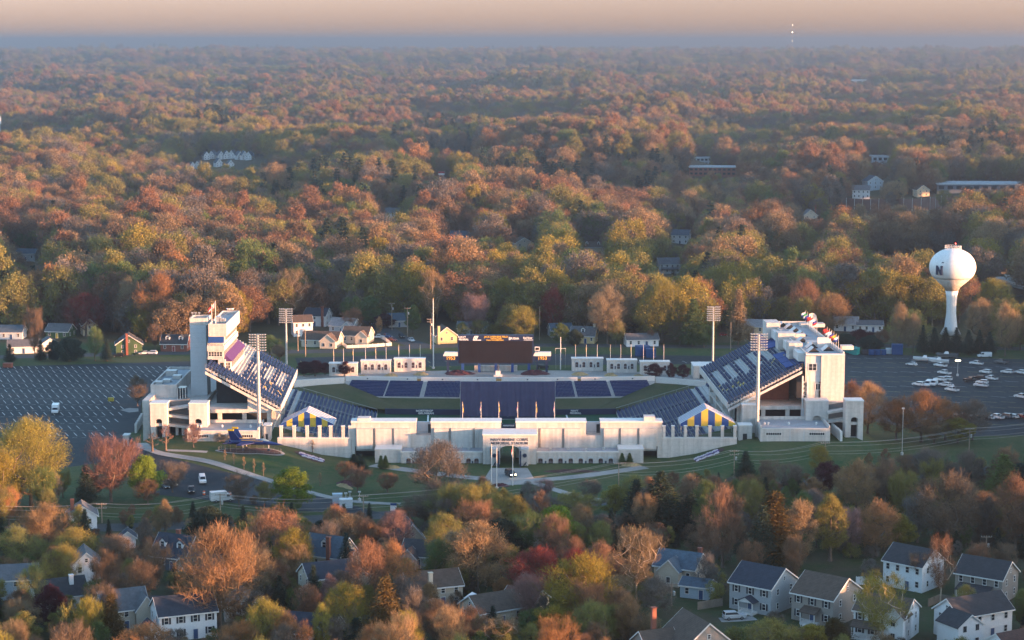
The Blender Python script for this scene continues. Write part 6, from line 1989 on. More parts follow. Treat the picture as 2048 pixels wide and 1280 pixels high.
house(1362, 1160, 10, 8, 4.0, 2.8, -28, S_TAN, R_BLUE, 'small tan house with blue grey roof behind the pale bare tree', floors=1, cols=3, wing=[(-.5, -4.2, 5, 4, 3.6, 2.4, 'y')], chim=(4.2, 1.0, .9, M_BRICK))
house(1395, 1192, 6.5, 5, 2.9, 1.2, -24, S_LBLUE, R_BLUE, 'low pale blue cottage with shallow roof in front of the tan house', floors=1, cols=2, scols=1)
house(1068, 1100, 9, 8, 5.0, 2.6, -20, S_WHITE, R_BLACK, 'white house half hidden behind the bright green tree', cols=3)
house(985, 1240, 11, 9, 3.4, 2.6, 30, S_TAN, R_BROWN, 'low brown roofed house in the shade left of the red maple', floors=1, cols=3)
house(1050, 1225, 8, 7, 3.2, 2.2, -30, S_PEACH, R_RUST, 'small house with a sunlit peach wall under the red maple', floors=1, cols=2)
house(862, 1205, 12, 8, 4.6, 2.6, 20, S_TAN, R_BROWN, 'long tan house with brown roof and pale chimney in the middle', cols=4, scols=2, floors=2, chim=(-1.5, -4.4, .7, S_CREAM))
house(820, 1094, 6.2, 8, 2.8, 3.8, 12, S_TAN, R_BLACK, 'tan house with steep pointed gable beside the street', ridge='y', floors=1, cols=2, scols=1, door=None)
house(848, 1128, 9, 8, 3.0, 2.8, -16, S_GREY, R_BLACK, 'house with broad dark roof below the pointed tan gable', floors=1, cols=3, wing=(-2.0, -4.4, 4, 3, 2.8, 2.0, 'y'))
house(660, 1136, 10, 8, 4.0, 3.8, -26, S_CREAM, R_BLUE, 'cream house with blue grey roof, one dormer and a brick chimney', floors=1, cols=4, dormers=1, chim=(2.2, -4.2, .7, M_BRICK), wing=(4.6, 0, 4, 6, 3.0, 2.0, 'x'))
house(655, 1187, 11, 8, 4.8, 2.6, 24, S_CREAM, R_NAVY, 'cream two storey house with navy roof below the dormered house', cols=4, wing=(5.6, -2.6, 5, 6, 4.4, 2.4, 'y'))
house(612, 1282, 14, 8, 3.0, 3.0, -14, S_WHITE, R_NAVY, 'long white bungalow with navy roof and small gables at the bottom', floors=1, cols=6, shut=True, wing=[(-3.8, -4.4, 3.2, 2.6, 2.9, 2.0, 'y'), (4.8, -4.6, 5, 3, 3.0, 2.2, 'y')])
house(762, 1282, 8, 7, 3.2, 2.4, 20, S_WHITE, R_BLUE, 'white house with blue roof hidden behind the big bronze conifer', floors=1, cols=3)
house(356, 1132, 9.5, 8.5, 3.4, 4.2, -24, S_NAVY, R_NAVY, 'dark slate house with navy roof, pale dormers and an orange chimney', floors=1, cols=4, dormers=2, chim=(0, .5, .9, M_BRICK))
house(400, 1160, 9, 8, 3.2, 2.4, 26, S_TAN, R_BROWN, 'brown roofed house in front of the dark slate house', floors=1, cols=3)
house(172, 1168, 6, 8, 5.6, 2.6, 16, S_WHITE, R_GREY, 'tall narrow white gabled house among bare trees on the left', ridge='y', cols=2, scols=2, door=None)
house(256, 1092, 3.6, 4, 2.6, 1.4, 10, S_WHITE, R_NAVY, 'tiny white shed house with navy gable in a back garden', ridge='y', floors=1, cols=1, scols=1, door=None)
house(118, 1212, 11, 8, 3.2, 3.0, 26, S_WHITE, R_BLACK, 'white cottage with charcoal roof and left gable at the lower left', floors=1, cols=4, chim=(2.5, -1.5, .8, S_WHITE))
house(244, 1250, 9.5, 9, 4.6, 3.2, 24, S_CREAM, R_GREY, 'cream house with broad grey roof next to the slim bronze cedar', floors=2, cols=3, wing=(4.0, -3.6, 4.4, 4.4, 4.4, 2.8, 'y'))
house(368, 1268, 12, 8.5, 5.6, 2.8, 22, S_WHITE, R_NAVY, 'large white two storey house with navy roof at the bottom left', cols=4, shut=True, wing=(-7.6, -2.4, 3.4, 4, 2.7, 1.6, 'y'))
house(486, 1232, 8, 8, 3.0, 2.4, 10, S_WHITE, R_GREY, 'white gabled house behind the great orange tree', ridge='y', floors=1, cols=2, door=None)
house(165, 1052, 7, 7, 3.4, 2.4, 14, S_WHITE, R_GREY, 'white house with red chimney near the left utility pole', ridge='y', floors=1, cols=2, chim=(-2.4, 0, 1.2, M_BRICK), door=None)
house(35, 1190, 9, 8, 4.6, 2.4, 10, S_LBLUE, R_GREY, 'pale blue house under the trees at the left edge', cols=3)
# beyond the far road
FH = dict(near=False)
house(645, 691, 15, 9, 3.0, 2.8, -10, S_CREAM, R_BROWN, 'cream ranch house with brown roof and sunlit gable beyond the far road', floors=1, cols=4, wing=(4.2, -5.2, 6.4, 5, 3.0, 2.6, 'y'), **FH)
house(716, 684, 11, 9, 3.4, 3.0, -12, S_CREAM, R_BROWN, 'cream bungalow inside a white picket fence beyond the far road', floors=1, cols=4, dcol=M_DOORR, wing=(3.2, -5.0, 5, 3, 3.2, 2.2, 'y'), **FH)
house(604, 670, 8, 8, 6.0, 2.4, 14, S_WHITE, R_BROWN, 'white two storey house behind the cream ranch house', cols=3, **FH)
house(636, 650, 10, 8, 4.6, 2.8, -16, S_WHITE, R_NAVY, 'white gabled house with big brick chimney on the rise', cols=3, chim=(3.8, -4.4, 1.2, M_BRICK), **FH)
house(690, 664, 11, 8, 3.2, 2.8, -20, S_LBLUE, R_PALE, 'pale house with sunlit white roof behind the picket fence', floors=1, cols=3, wing=(3.5, -4.6, 5, 3, 3.0, 2.2, 'y'), **FH)
house(889, 684, 8.6, 9, 3.4, 3.2, 14, S_YEL, R_BROWN, 'sunlit yellow gabled house with chimney left of the scoreboard', ridge='y', floors=1, cols=2, chim=(-3.4, -4.9, .6, S_YEL), door=None, **FH)
house(1168, 684, 10, 8, 3.2, 3.2, -12, S_YEL, R_GREY, 'pale yellow cape house with one dormer right of the scoreboard', floors=1, cols=4, dormers=1, chim=(4.3, 0, 1.0, S_CREAM), **FH)
house(1282, 690, 13, 8, 2.8, 2.0, 6, S_WHITE, R_GREY, 'low white house with a grey roof right of the yellow cape house', floors=1, cols=4, **FH)
house(258, 706, 10, 9, 4.2, 3.4, 12, S_GREEN, R_BLACK, 'dark green gabled house with a brick chimney by the left car park', ridge='y', floors=2, cols=2, chim=(-.8, -5.0, .8, M_BRICK), door=None, **FH)
house(352, 700, 10.5, 8, 3.2, 3.0, -4, M_BRICK, R_BLACK, 'brick cape house with two white dormers beside the tall stair tower', floors=1, cols=3, dormers=2, dcol=M_DOORR, **FH)
house(177, 669, 5.4, 8, 4.6, 2.6, 20, S_PEACH, R_BROWN, 'sunlit peach gabled house under the red maple', ridge='y', cols=1, scols=1, door=None, **FH)
house(122, 674, 10, 8, 3.0, 2.6, -12, S_GREEN, R_GREY, 'grey green low house left of the peach gable', floors=1, cols=3, dcol=M_YEL, **FH)
house(48, 704, 12, 8, 2.8, 2.2, 12, S_WHITE, R_GREY, 'white low house at the far left corner of the car park', floors=1, cols=3, **FH)
house(98, 700, 7, 7, 2.8, 2.2, 20, S_WHITE, R_GREY, 'small white gabled garage house behind the round conifers', ridge='y', floors=1, cols=1, door=None, **FH)
house(20, 676, 12, 8, 3.0, 2.4, 0, S_LBLUE, R_BLUE, 'long house with blue roof at the left edge beyond the road', floors=1, cols=4, **FH)
house(1508, 664, 9, 8, 3.0, 2.4, -14, S_PEACH, R_PALE, 'pale roofed house behind the tall cone shaped tree', floors=1, cols=3, **FH)
house(1692, 660, 10, 8, 3.2, 2.6, -16, S_WHITE, R_PALE, 'sunlit white house among trees right of the suite roof flags', floors=1, cols=3, **FH)
house(1738, 662, 11, 7, 3.0, 1.6, -4, S_WHITE, R_GREY, 'low white house right of the sunlit one near the dark conifers', floors=1, cols=4, **FH)
house(1120, 672, 9, 8, 3.0, 2.4, 10, S_GREY, R_BLUE, 'shaded grey house behind the golden tree by the scoreboard', floors=1, cols=3, **FH)
house(945, 668, 12, 8, 3.0, 2.2, -6, S_LBLUE, R_BLUE, 'shaded blue roofed house behind the scoreboard', floors=1, cols=3, **FH)
house(796, 652, 9, 8, 3.0, 2.6, 12, S_GREY, R_BLUE, 'shaded house with pale blue roof up the side street', floors=1, cols=3, **FH)
# houses peeping out of the woods further off
FW_ = dict(near=False, scols=1)
house(1362, 486, 12, 10, 6.0, 3.2, -14, S_WHITE, R_BLUE, 'white house with a round gable window deep in the woods', cols=3, **FW_)
house(1186, 508, 14, 9, 4.6, 3.4, -6, S_CREAM, R_BROWN, 'cream cape house with two dormers in the woods', floors=1, cols=4, dormers=2, **FW_)
house(1045, 502, 11, 9, 5.2, 3.2, 14, S_TAN, R_BROWN, 'tan gabled house in the woods left of the cream cape', ridge='y', cols=2, door=None, **FW_)
house(1336, 545, 12, 9, 5.4, 3.0, 8, S_WHITE, R_GREY, 'white balconied house in the woods above the far kiosks', cols=4, porch=(-5, 5, 2, 2.6, 'shed'), **FW_)
house(1618, 446, 10, 9, 6.0, 4.0, 6, S_TAN, R_PALE, 'sunlit gabled house with a tall chimney above the woods', ridge='y', cols=2, chim=(4.6, 0, 3, M_BRICK), door=None, **FW_)
house(1722, 396, 13, 10, 6.4, 3.2, -10, S_WHITE, R_GREY, 'white house among the trees above the long sound wall', cols=4, **FW_)
house(1745, 378, 13, 10, 6.4, 4, 16, S_LBLUE, R_BLUE, 'pale blue gabled house above the white one in the woods', ridge='y', cols=3, door=None, **FW_)
house(1842, 392, 10, 9, 5.0, 3.4, 10, S_PEACH, R_BROWN, 'small sunlit house right of the white house above the sound wall', ridge='y', cols=2, door=None, **FW_)
house(785, 440, 10, 9, 5.5, 3.0, 6, S_WHITE, R_GREY, 'white house in the dark hollow of the woods', cols=3, **FW_)
house(920, 490, 11, 9, 5.5, 3.2, -10, S_WHITE, R_BLUE, 'shaded white house with blue roof in the woods', cols=3, **FW_)
house(50, 520, 14, 9, 4.0, 2.2, -4, S_GREY, R_BLUE, 'grey house in the woods at the left edge', floors=1, cols=4, **FW_)
# a close of white gabled town houses far away
tn = []
for i, (px, by) in enumerate(((384, 336), (398, 334), (412, 336), (412, 315), (426, 313), (440, 314), (452, 313), (466, 312), (478, 314), (488, 314), (500, 315), (436, 329), (460, 332))):
    tn.append(house(px, by + 4, 6.4, 7, 4.0, 4.0, (24, -18, 30)[i % 3], S_WHITE, R_BLUE, '', ridge='y', cols=2, scols=1, door=None, **FH)); tn[-1]['group'] = 'white gabled town houses far off in the woods'
ordinal_labels(tn, 'white gabled town house far off in the woods, {} of thirteen')
# ---------------------------------------------------------------- larger things among the far woods
# church with a spire
x, y = GT(908, 312); z = zt(x, y); t = thing('church', 'stone church with a dark pointed spire rising from the far woods', 'church', (x, y, z), math.radians(-25))
t.scale = (.5, .5, .5)
b = MB(); b.box(-5, 5, -5, 5, -3, 19, S_CREAM); b.build('tower', t, world=False)
b = MB(); b.mesh([(-5.4, -5.4, 19.003), (5.4, -5.4, 19.003), (5.4, 5.4, 19.003), (-5.4, 5.4, 19.003), (0, 0, 46)], [(0,1,4), (1,2,4), (2,3,4), (3,0,4), (3,2,1,0)], R_NAVY); b.build('spire', t, world=False)
b = MB(); b.prism([(8, -3), (28, -3), (28, 14), (18, 26), (8, 14)], 'y', -4, 34, S_TAN); b.build('nave', t, world=False)
b = MB()
for s in (-1, 1):
    A = [(18 + s * 11, 12.8), (18, 26.1), (18, 26.6), (18 + s * 11, 13.3)]; b.prism(A if s > 0 else A[::-1], 'y', -4.5, 34.5, R_BLUE)
b.build('nave_roof', t, world=False)
b = MB(); b.tube([(18, -4.3, 15), (18, -4.003, 15)], 3.2, 16, M_GLASS); b.build('rose_window', t, world=False)
b = MB(); 
for s in (-1.6, 1.6): b.box(s - .8, s + .8, -5.15, -5.003, 11, 16, M_GLASS)
b.build('belfry_window', t, world=False)

def flat_block(px, by, w, d, h, yaw, wall, label, name='building', rows=2, cols=8, zoff=0):
    x, y = GT(px, by); z = zt(x, y)
    t = thing(name, label, 'building', (x, y, z), math.radians(yaw)); HOUSES.append((t, px, by))
    b = MB(); b.box(-w/2, w/2, -d/2, d/2, -4, h, wall); b.build('wall', t, world=False)
    b = MB(); b.box(-w/2 - .3, w/2 + .3, -d/2 - .3, d/2 + .3, h + .003, h + .7, M_GREYP); b.box(-w/2 + .4, w/2 - .4, -d/2 + .4, d/2 - .4, h + .703, h + .8, M_ROOF); b.build('roof', t, world=False)
    for r in range(rows):
        for c in range(cols):
            u = -w/2 + w * (c + .5) / cols; zc = h * (r + .55) / rows
            b = MB(); b.box(u - w / cols * .3, u + w / cols * .3, -d/2 - .1, -d/2 - .003, zc - h / rows * .25, zc + h / rows * .25, M_GLASS); b.build('window', t, world=False)
    return t
flat_block(1425, 350, 40, 22, 7, -6, M_BRICK, 'red brick school with flat white roof in the far woods', cols=10)
flat_block(1405, 330, 26, 16, 8, 8, S_LBLUE, 'pale building behind the red brick school', cols=6)
flat_block(1760, 334, 62, 20, 11, 4, S_LBLUE, 'long pale building far off in the right woods', cols=12)
flat_block(1990, 380, 92, 30, 5, -4, S_NAVY, 'long grey roofed shed at the right edge of the woods', cols=14, rows=1)

flat_block(1720, 172, 120, 60, 13, 5, S_WHITE, 'white warehouse glinting near the horizon on the right', cols=6, rows=1)
flat_block(2035, 545, 20, 14, 5, -10, S_TAN, 'tan flat building right of the water tower', cols=5, rows=1)
# open timber frame house standing in the woods
x, y = GT(1575, 510); z = zt(x, y); t = thing('frame_house', 'open three storey timber framed house with pale decks in the woods', 'house', (x, y, z), math.radians(-6))
b = MB(); b.box(-7.5, 7.5, 0, 9, -2, 11, S_NAVY); b.build('wall', t, world=False)
b = MB(); b.prism([(-8.2, 11.003), (8.2, 11.003), (6.5, 12.2), (-6.5, 12.2)], 'y', -.6, 9.6, R_GREY); b.build('roof', t, world=False)
b = MB()
for zz in (.2, 3.8, 7.4, 10.6): b.box(-7.5, 7.5, -2.2, -.003, zz, zz + .35, M_TRIM)
for xx in (-7.5, -3.8, 0, 3.8, 7.2):
    b.box(xx, xx + .35, -2.35, -2.203, -2, 10.9, M_TRIM)
for zz in (1.4, 5.0, 8.6): b.box(-7.5, 7.5, -2.32, -2.21, zz, zz + .14, M_TRIM)
b.build('deck', t, world=False)
b = MB()
for zz in (1, 4.6, 8.2):
    for xx in (-5.6, -1.8, 2.0, 5.6): b.box(xx - 1, xx + 1, -.06, -.004, zz, zz + 2.2, M_GLASS)
b.build('window', t, world=False)
b = MB(); b.box(7.6, 17, 1, 8, -2, 3.2, S_LBLUE); b.build('annex', t, world=False)
# sound wall beside the highway
P = [(1538, 398), (1600, 404), (1660, 409), (1725, 413), (1790, 414), (1860, 412), (1905, 408)]
w3 = [(*GT(px, py + 8), 0) for px, py in P]
t = thing('sound_wall', 'long red brown sound wall with pale posts along the highway', 'wall', (w3[3][0], w3[3][1], 0))
M_SW = mat('sound_wall_brick', (.17, .085, .065), .9, .2, .2)
b = MB(); c = MB()
for (x0, y0, _), (x1, y1, _) in zip(w3, w3[1:]):
    z0, z1 = zt(x0, y0), zt(x1, y1)
    b.hexa([(x0, y0, z0 - 4), (x1, y1, z1 - 4), (x1, y1 + .4, z1 - 4), (x0, y0 + .4, z0 - 4), (x0, y0, z0 + 8.5), (x1, y1, z1 + 8.5), (x1, y1 + .4, z1 + 8.5), (x0, y0 + .4, z0 + 8.5)], M_SW)
    for k in range(4):
        f = k / 4; xx, yy, zz = x0 + (x1 - x0) * f, y0 + (y1 - y0) * f, z0 + (z1 - z0) * f
        c.box(xx - .25, xx + .25, yy - .12, yy - .005, zz - 4, zz + 9, M_STEEL)
b.build('panel', t); c.build('post', t)
# green road signs and a bridge beyond the water tower
M_SIGN = mat('sign_green', (.01, .20, .12), .5, .08, 1)
for px, w, lab, s1 in ((1872, 15, 'green highway sign left of its pair above the water tower', 1), (1896, 13, 'green highway sign right of its pair above the water tower', 0)):
    x, y = GT(px, 500); z = zt(x, y); X0, X1, Z0, Z1 = R4(px - w / 2, 474, px + w / 2, 486, y)
    t = thing('road_sign', lab, 'road sign', (x, y, z))
    b = MB(); b.box(X0, X1, y - .15, y, Z0, Z1, M_SIGN); b.build('panel', t)
    b = MB(); b.box(X0 + .2, X1 - .2, y - .18, y - .153, Z1 - .35, Z1 - .15, M_WLETTER); b.box(X0 + .6, X1 - 1.2, y - .18, y - .153, Z0 + .9, Z0 + 1.2, M_WLETTER); b.build('border_line', t)
    for q in (X0 + .5, X1 - .6): b = MB(); b.box(q, q + .15, y + .003, y + .2, z - 2, Z1 - .1, M_STEEL); b.build('post', t)
x, y = G(2010, 575); t = thing('road_bridge', 'pale concrete road bridge with an arch at the right edge', 'bridge', (x, y, 0))
b = MB()
p, q = Vector((*G(1965, 556, 6), 0)), Vector((*G(2110, 590, 6), 0))
dv = (q - p).normalized(); n_ = Vector((-dv.y, dv.x, 0))
def BP(s, o, z): v = p + dv * s + n_ * o; return (v.x, v.y, z)
Lb = (q - p).length
b.hexa([BP(0, 0, 5), BP(Lb, 0, 5), BP(Lb, 12, 5), BP(0, 12, 5), BP(0, 0, 6.4), BP(Lb, 0, 6.4), BP(Lb, 12, 6.4), BP(0, 12, 6.4)], M_CONC); b.build('deck', t)
b = MB(); 
for o in (0, 11.7): b.hexa([BP(0, o, 6.403), BP(Lb, o, 6.403), BP(Lb, o + .3, 6.403), BP(0, o + .3, 6.403), BP(0, o, 7.5), BP(Lb, o, 7.5), BP(Lb, o + .3, 7.5), BP(0, o + .3, 7.5)], M_STUC)
b.build('parapet', t)
b = MB()
for s in (2, Lb * .35, Lb * .68): b.hexa([BP(s, 1, -4), BP(s + 2.5, 1, -4), BP(s + 2.5, 11, -4), BP(s, 11, -4), BP(s, 1, 4.997), BP(s + 2.5, 1, 4.997), BP(s + 2.5, 11, 4.997), BP(s, 11, 4.997)], M_CONC)
b.build('pier', t)
# towers on the horizon
def far_tank(px, py, wpx, hpx, by, label):
    x, y = G(px, by); z = zt(x, y); s = F / y
    t = thing('far_water_tower', label, 'water tower', (x, y, z)); zt_ = W(px, py - hpx / 2, y)[1]; zb = W(px, py + hpx / 2, y)[1]; r = wpx / s / 2
    b = MB(); b.lathe([(r * .8, zb), (r, zb + (zt_ - zb) * .2), (r, zt_ - (zt_ - zb) * .2), (r * .5, zt_)], x, y, 20, M_TANK); b.build('tank', t)
    b = MB(); b.lathe([(r * .5, z - 5), (r * .4, zb - .003)], x, y, 12, M_TANK); b.build('stem', t)
far_tank(1109, 117, 9, 9, 138, 'distant pale water tower at the middle of the hazy horizon')
far_tank(1722, 131, 9, 8, 150, 'faint water tower near the right of the hazy horizon')
far_tank(502, 112, 7, 4, 128, 'faint pale tank on the left of the hazy horizon')
x, y = G(194, 120); z = zt(x, y); s = F / y; t = thing('distant_block', 'distant pale tower block on the left of the hazy horizon', 'building', (x, y, z))
b = MB(); zt_ = W(194, 102, y)[1]; b.box(x - 2.4 / s, x + 2.4 / s, y, y + 40, z, zt_, S_PEACH); b.build('wall', t)
b = MB(); b.box(x - 1.6 / s, x + 1.6 / s, y + 5, y + 30, zt_ + .003, zt_ + 6, M_STEEL); b.build('roof', t)
# radio masts
x, y = GT(1579.5, 340); z = zt(x, y); t = thing('radio_mast', 'thin radio mast with white lights rising above the horizon', 'mast', (x, y, z))
zt_ = W(1579.5, 49, y)[1]
b = MB(); b.tube([(x, y, z), (x, y, zt_)], [.05, .03], 6, M_RAIL); b.build('pole', t)
M_LAMPW = mat('mast_lamp', (.8, .7, .6), .4, 0, 1, emit=(1, .86, .6), estr=1.3)
for py, r in ((50, .35), (64.5, .5), (82, .2)):
    zz = W(1579.5, py, y)[1]; b = MB(); b.lathe([(.1, zz - r), (r, zz), (.1, zz + r)], x, y, 10, M_LAMPW); b.build('lamp', t)
x, y = GT(1, 285); z = zt(x, y); t = thing('radio_mast', 'short red and white mast at the left edge of the woods', 'mast', (x, y, z)); zt_ = W(1, 232, y)[1]
b = MB(); b.tube([(x, y, z), (x, y, zt_)], [.9, .5], 8, M_STEEL); b.build('pole', t)
b = MB(); b.tube([(x, y, zt_ - 9), (x, y, zt_ - .5)], [1.6, 1.6], 10, M_FWHITE); b.build('antenna_drum', t)
x, y = GT(882, 372); z = zt(x, y); t = thing('petrol_sign', 'small red and white sign on a pole in the far woods', 'sign', (x, y, z)); X0, X1, Z0, Z1 = R4(876.5, 343, 889, 350, y)
b = MB(); b.box(X0, X1, y, y + .6, Z0, Z1, M_FWHITE); b.box(X0, X1, y - .05, y - .003, (Z0 + Z1) / 2, Z1, M_FRED); b.build('panel', t)
b = MB(); b.box(X0 + 1, X0 + 1.5, y + .1, y + .5, z, Z0 - .003, M_STEEL); b.box(X1 - 1.5, X1 - 1, y + .1, y + .5, z, Z0 - .003, M_STEEL); b.build('post', t)
# ---------------------------------------------------------------- vehicles
M_TYRE = mat('tyre', (.018, .018, .018), .85, .1, 3); M_HUB = mat('hub', (.35, .35, .36), .4, .1, 3, metal=.7)
def paint(name, c): return mat(name, c, .25, .04, .8, spec=.6)
P_WHITE = paint('white_car_paint', (.68, .68, .67)); P_BLACK = paint('black_car_paint', (.016, .017, .02)); P_GREY = paint('grey_car_paint', (.14, .145, .15)); P_SILVER = paint('silver_car_paint', (.42, .43, .44)); P_RED = paint('red_car_paint', (.20, .02, .02)); P_BLUE = paint('blue_car_paint', (.02, .05, .14)); P_GREEN = paint('green_car_paint', (.03, .07, .05))
M_HEAD = mat('headlamp_glass', (.6, .6, .58), .15, .05, 3, spec=.8); M_TAIL = mat('tail_lamp', (.25, .01, .01), .3, .05, 3); M_BEAM = mat('lit_headlamp', (.9, .8, .6), .3, 0, 1, emit=(1, .72, .38), estr=9)
KIND = {   # half width, body profile (x, z) from tail to nose, cabin profile
    'car':    (.90, [(-2.25, .35), (2.25, .35), (2.3, .7), (1.0, .92), (-2.2, .98)], [(-2.0, .97), (.95, .92), (.25, 1.45), (-1.3, 1.47)], 1.35),
    'suv':    (.97, [(-2.4, .42), (2.4, .42), (2.45, .95), (1.15, 1.08), (-2.4, 1.1)], [(-2.38, 1.1), (1.1, 1.08), (.35, 1.75), (-2.15, 1.78)], 1.45),
    'pickup': (1.0, [(-2.8, .5), (2.8, .5), (2.85, 1.05), (1.4, 1.18), (-2.8, 1.15)], [(-.9, 1.16), (1.35, 1.17), (.75, 1.88), (-.7, 1.9)], 1.8),
    'van':    (1.02, [(-2.9, .42), (2.9, .42), (2.95, 1.0), (2.2, 1.2), (-2.9, 1.2)], [(-2.9, 1.2), (2.15, 1.2), (1.35, 2.15), (-2.88, 2.2)], 1.8),
    'boxvan': (1.05, [(-3.2, .5), (3.0, .5), (3.05, 1.1), (2.3, 1.3), (-3.2, 1.3)], [(1.05, 1.3), (2.25, 1.3), (1.75, 2.15), (1.05, 2.2)], 1.9)}
VP = {}
def vehicle_meshes(kind, p):
    hw, body, cab, wb_ = KIND[kind]
    b = MB(); b.prism(body, 'y', -hw, hw, p)
    n = len(cab); ins = .16
    cx = [(x, -hw * .96, z) if z < 1.3 else (x, -hw * .8, z) for x, z in cab] + [(x, hw * .96, z) if z < 1.3 else (x, hw * .8, z) for x, z in cab]
    b.mesh(cx, [tuple(range(n)), tuple(range(2*n-1, n-1, -1))] + [(i, i+n, (i+1) % n + n, (i+1) % n) for i in range(n)], p)
    if kind == 'pickup': b.box(-2.7, -1.0, -hw * .85, hw * .85, 1.153, 1.17, M_TYRE)
    if kind == 'boxvan': b.box(-3.25, 1.0, -hw * 1.05, hw * 1.05, .9, 2.85, p)
    ms = {'body': b}
    g = MB()
    (x0, z0), (x1, z1), (x2, z2), (x3, z3) = cab
    def lerp(a, c, f): return a + (c - a) * f
    for s in (-1, 1):
        def sp(x, z, f): return (x, s * (lerp(hw * .96, hw * .8, f) + .012), z)
        a, bb = .18, .86
        if kind in ('van', 'boxvan'): xa, xb = lerp(x1, x2, a) - 1.5, lerp(x1, x2, a) - .15
        else: xa, xb = lerp(x0, x3, a) + .12, lerp(x1, x2, a) - .12
        q = [sp(xa, lerp(z0, z3, a), a), sp(xb, lerp(z1, z2, a), a), sp(min(xb, lerp(x1, x2, bb) - .12), lerp(z1, z2, bb), bb), sp(max(xa, lerp(x0, x3, bb) + .1), lerp(z0, z3, bb), bb)]
        g.face(q if s < 0 else q[::-1], M_GLASS)
    for (xa, za, xb, zb, s) in ((x1, z1, x2, z2, 1), (x0, z0, x3, z3, -1)):
        if s < 0 and kind in ('boxvan',): continue
        a, bb = .14, .9
        q = [(lerp(xa, xb, a) + .015 * s, -hw * .82, lerp(za, zb, a) + .012), (lerp(xa, xb, a) + .015 * s, hw * .82, lerp(za, zb, a) + .012), (lerp(xa, xb, bb) + .015 * s, hw * .7, lerp(za, zb, bb) + .012), (lerp(xa, xb, bb) + .015 * s, -hw * .7, lerp(za, zb, bb) + .012)]
        g.face(q if s > 0 else q[::-1], M_GLASS)
    ms['window'] = g
    return ms, hw, body, wb_
def make_vehicle(kind, p, lit=False):
    key = (kind, p.name, lit)
    if key in VP: return copy_tree(VP[key])
    ms, hw, body, wb_ = vehicle_meshes(kind, p)
    t = thing({'car': 'parked_car', 'suv': 'parked_suv', 'pickup': 'pickup_truck', 'van': 'van', 'boxvan': 'box_van'}[kind], '', {'car': 'car', 'suv': 'car', 'pickup': 'pickup truck', 'van': 'van', 'boxvan': 'van'}[kind], (0, 0, 0))
    for k, m in ms.items(): m.build(k, t, world=False)
    for x in (-wb_, wb_):
        for s in (-1, 1):
            b = MB(); b.tube([(x, s * (hw - .2), .36), (x, s * (hw + .02), .36)], .36, 12, M_TYRE); w = b.build('wheel', t, world=False)
            b = MB(); b.tube([(x, s * (hw + .021), .36), (x, s * (hw + .03), .36)], .2, 8, M_HUB); b.build('rim', w, world=False)
    nx, tx = body[2][0], body[0][0]; z = body[2][1]
    for s in (-1, 1):
        b = MB(); b.box(nx - .06, nx + .02, s * hw * .62 - .2, s * hw * .62 + .2, z - .2, z - .02, M_BEAM if lit else M_HEAD); b.build('headlight', t, world=False)
        b = MB(); b.box(tx - .03, tx + .05, s * hw * .8 - .12, s * hw * .8 + .12, .75, .98, M_TAIL); b.build('tail_light', t, world=False)
    VP[key] = t
    return t
def park(px, py, kind, p, yaw, label, lit=False, group=None):
    t = make_vehicle(kind, p, lit)
    x, y = G(px, py)
    for _ in range(3): x, y = G(px, py, zt(x, y))
    t.location = (x, y, zt(x, y) + .02); t.rotation_euler.z = math.radians(yaw)
    t['label'] = label
    if group: t['group'] = group
    return t
W_ = 'right car park'
rows = [(1900 - 77, 731, 'car', P_WHITE, 146), (1889, 749, 'pickup', P_WHITE, 132), (1892, 761, 'suv', P_WHITE, 138), (1881, 734, 'pickup', P_WHITE, 132), (1837, 772, 'suv', P_WHITE, 140), (1856, 772, 'van', P_WHITE, 246), (1868, 771, 'van', P_WHITE, 246), (1880, 762, 'suv', P_WHITE, 138), (1889, 773, 'suv', P_WHITE, 138), (1896, 773, 'car', P_WHITE, 132), (1904, 783, 'pickup', P_WHITE, 130),
        (1941, 764, 'pickup', P_BLACK, 146), (1957, 759, 'suv', P_BLACK, 146), (1962, 774, 'pickup', P_WHITE, 150), (1964, 768, 'suv', P_WHITE, 150), (1971, 747, 'suv', P_WHITE, 132), (1982, 760, 'pickup', P_WHITE, 128), (2014, 747, 'suv', P_WHITE, 138), (2041, 748, 'suv', P_WHITE, 132), (1953, 730, 'pickup', P_WHITE, 146), (1969, 715, 'van', P_WHITE, 184), (2043, 797, 'pickup', P_WHITE, 132), (2002, 727, 'pickup', P_GREY, 146),
        (1963, 838, 'suv', P_BLACK, 146), (1977, 838, 'car', P_WHITE, 132), (1993, 838, 'pickup', P_WHITE, 132), (2025, 836, 'car', P_WHITE, 132), (2040, 836, 'car', P_RED, 132), (1938, 838, 'car', P_BLACK, 132), (1925, 837, 'suv', P_RED, 138), (1908, 836, 'car', P_GREY, 132), (2010, 836, 'suv', P_GREY, 138)]
cw = {}
for px, py, k, p, yw in rows:
    o = park(px, py, k, p, yw, '', group='vehicles in the right car park'); o.scale = (.92, .92, .95)
    back = py > 800
    cw.setdefault((k, p.name.split('_')[0], back), []).append(o)
for (k, c, back), os_ in cw.items():
    kn = {'car': 'car', 'suv': 'tall estate car', 'pickup': 'pickup truck', 'van': 'windowless van'}[k]
    plc = 'in the row behind the orange bushes' if back else 'in the open right car park'
    if len(os_) == 1: os_[0]['label'] = '%s %s parked alone of its kind %s' % (c, kn, plc)
    else: ordinal_labels(os_, '%s %s %s, {} of %s' % (c, kn, plc, NUM[len(os_)]))
park(111, 826, 'boxvan', P_WHITE, -82, 'white box van alone on the wide left car park')
park(1021, 952, 'suv', P_BLACK, -70, 'black car with lit headlights coming out of the gate', lit=True)
park(405, 965, 'van', P_WHITE, -78, 'white van parked on the drive behind the bare trees')
park(383, 985, 'pickup', P_BLACK, -80, 'black pickup parked on the drive among bare trees')
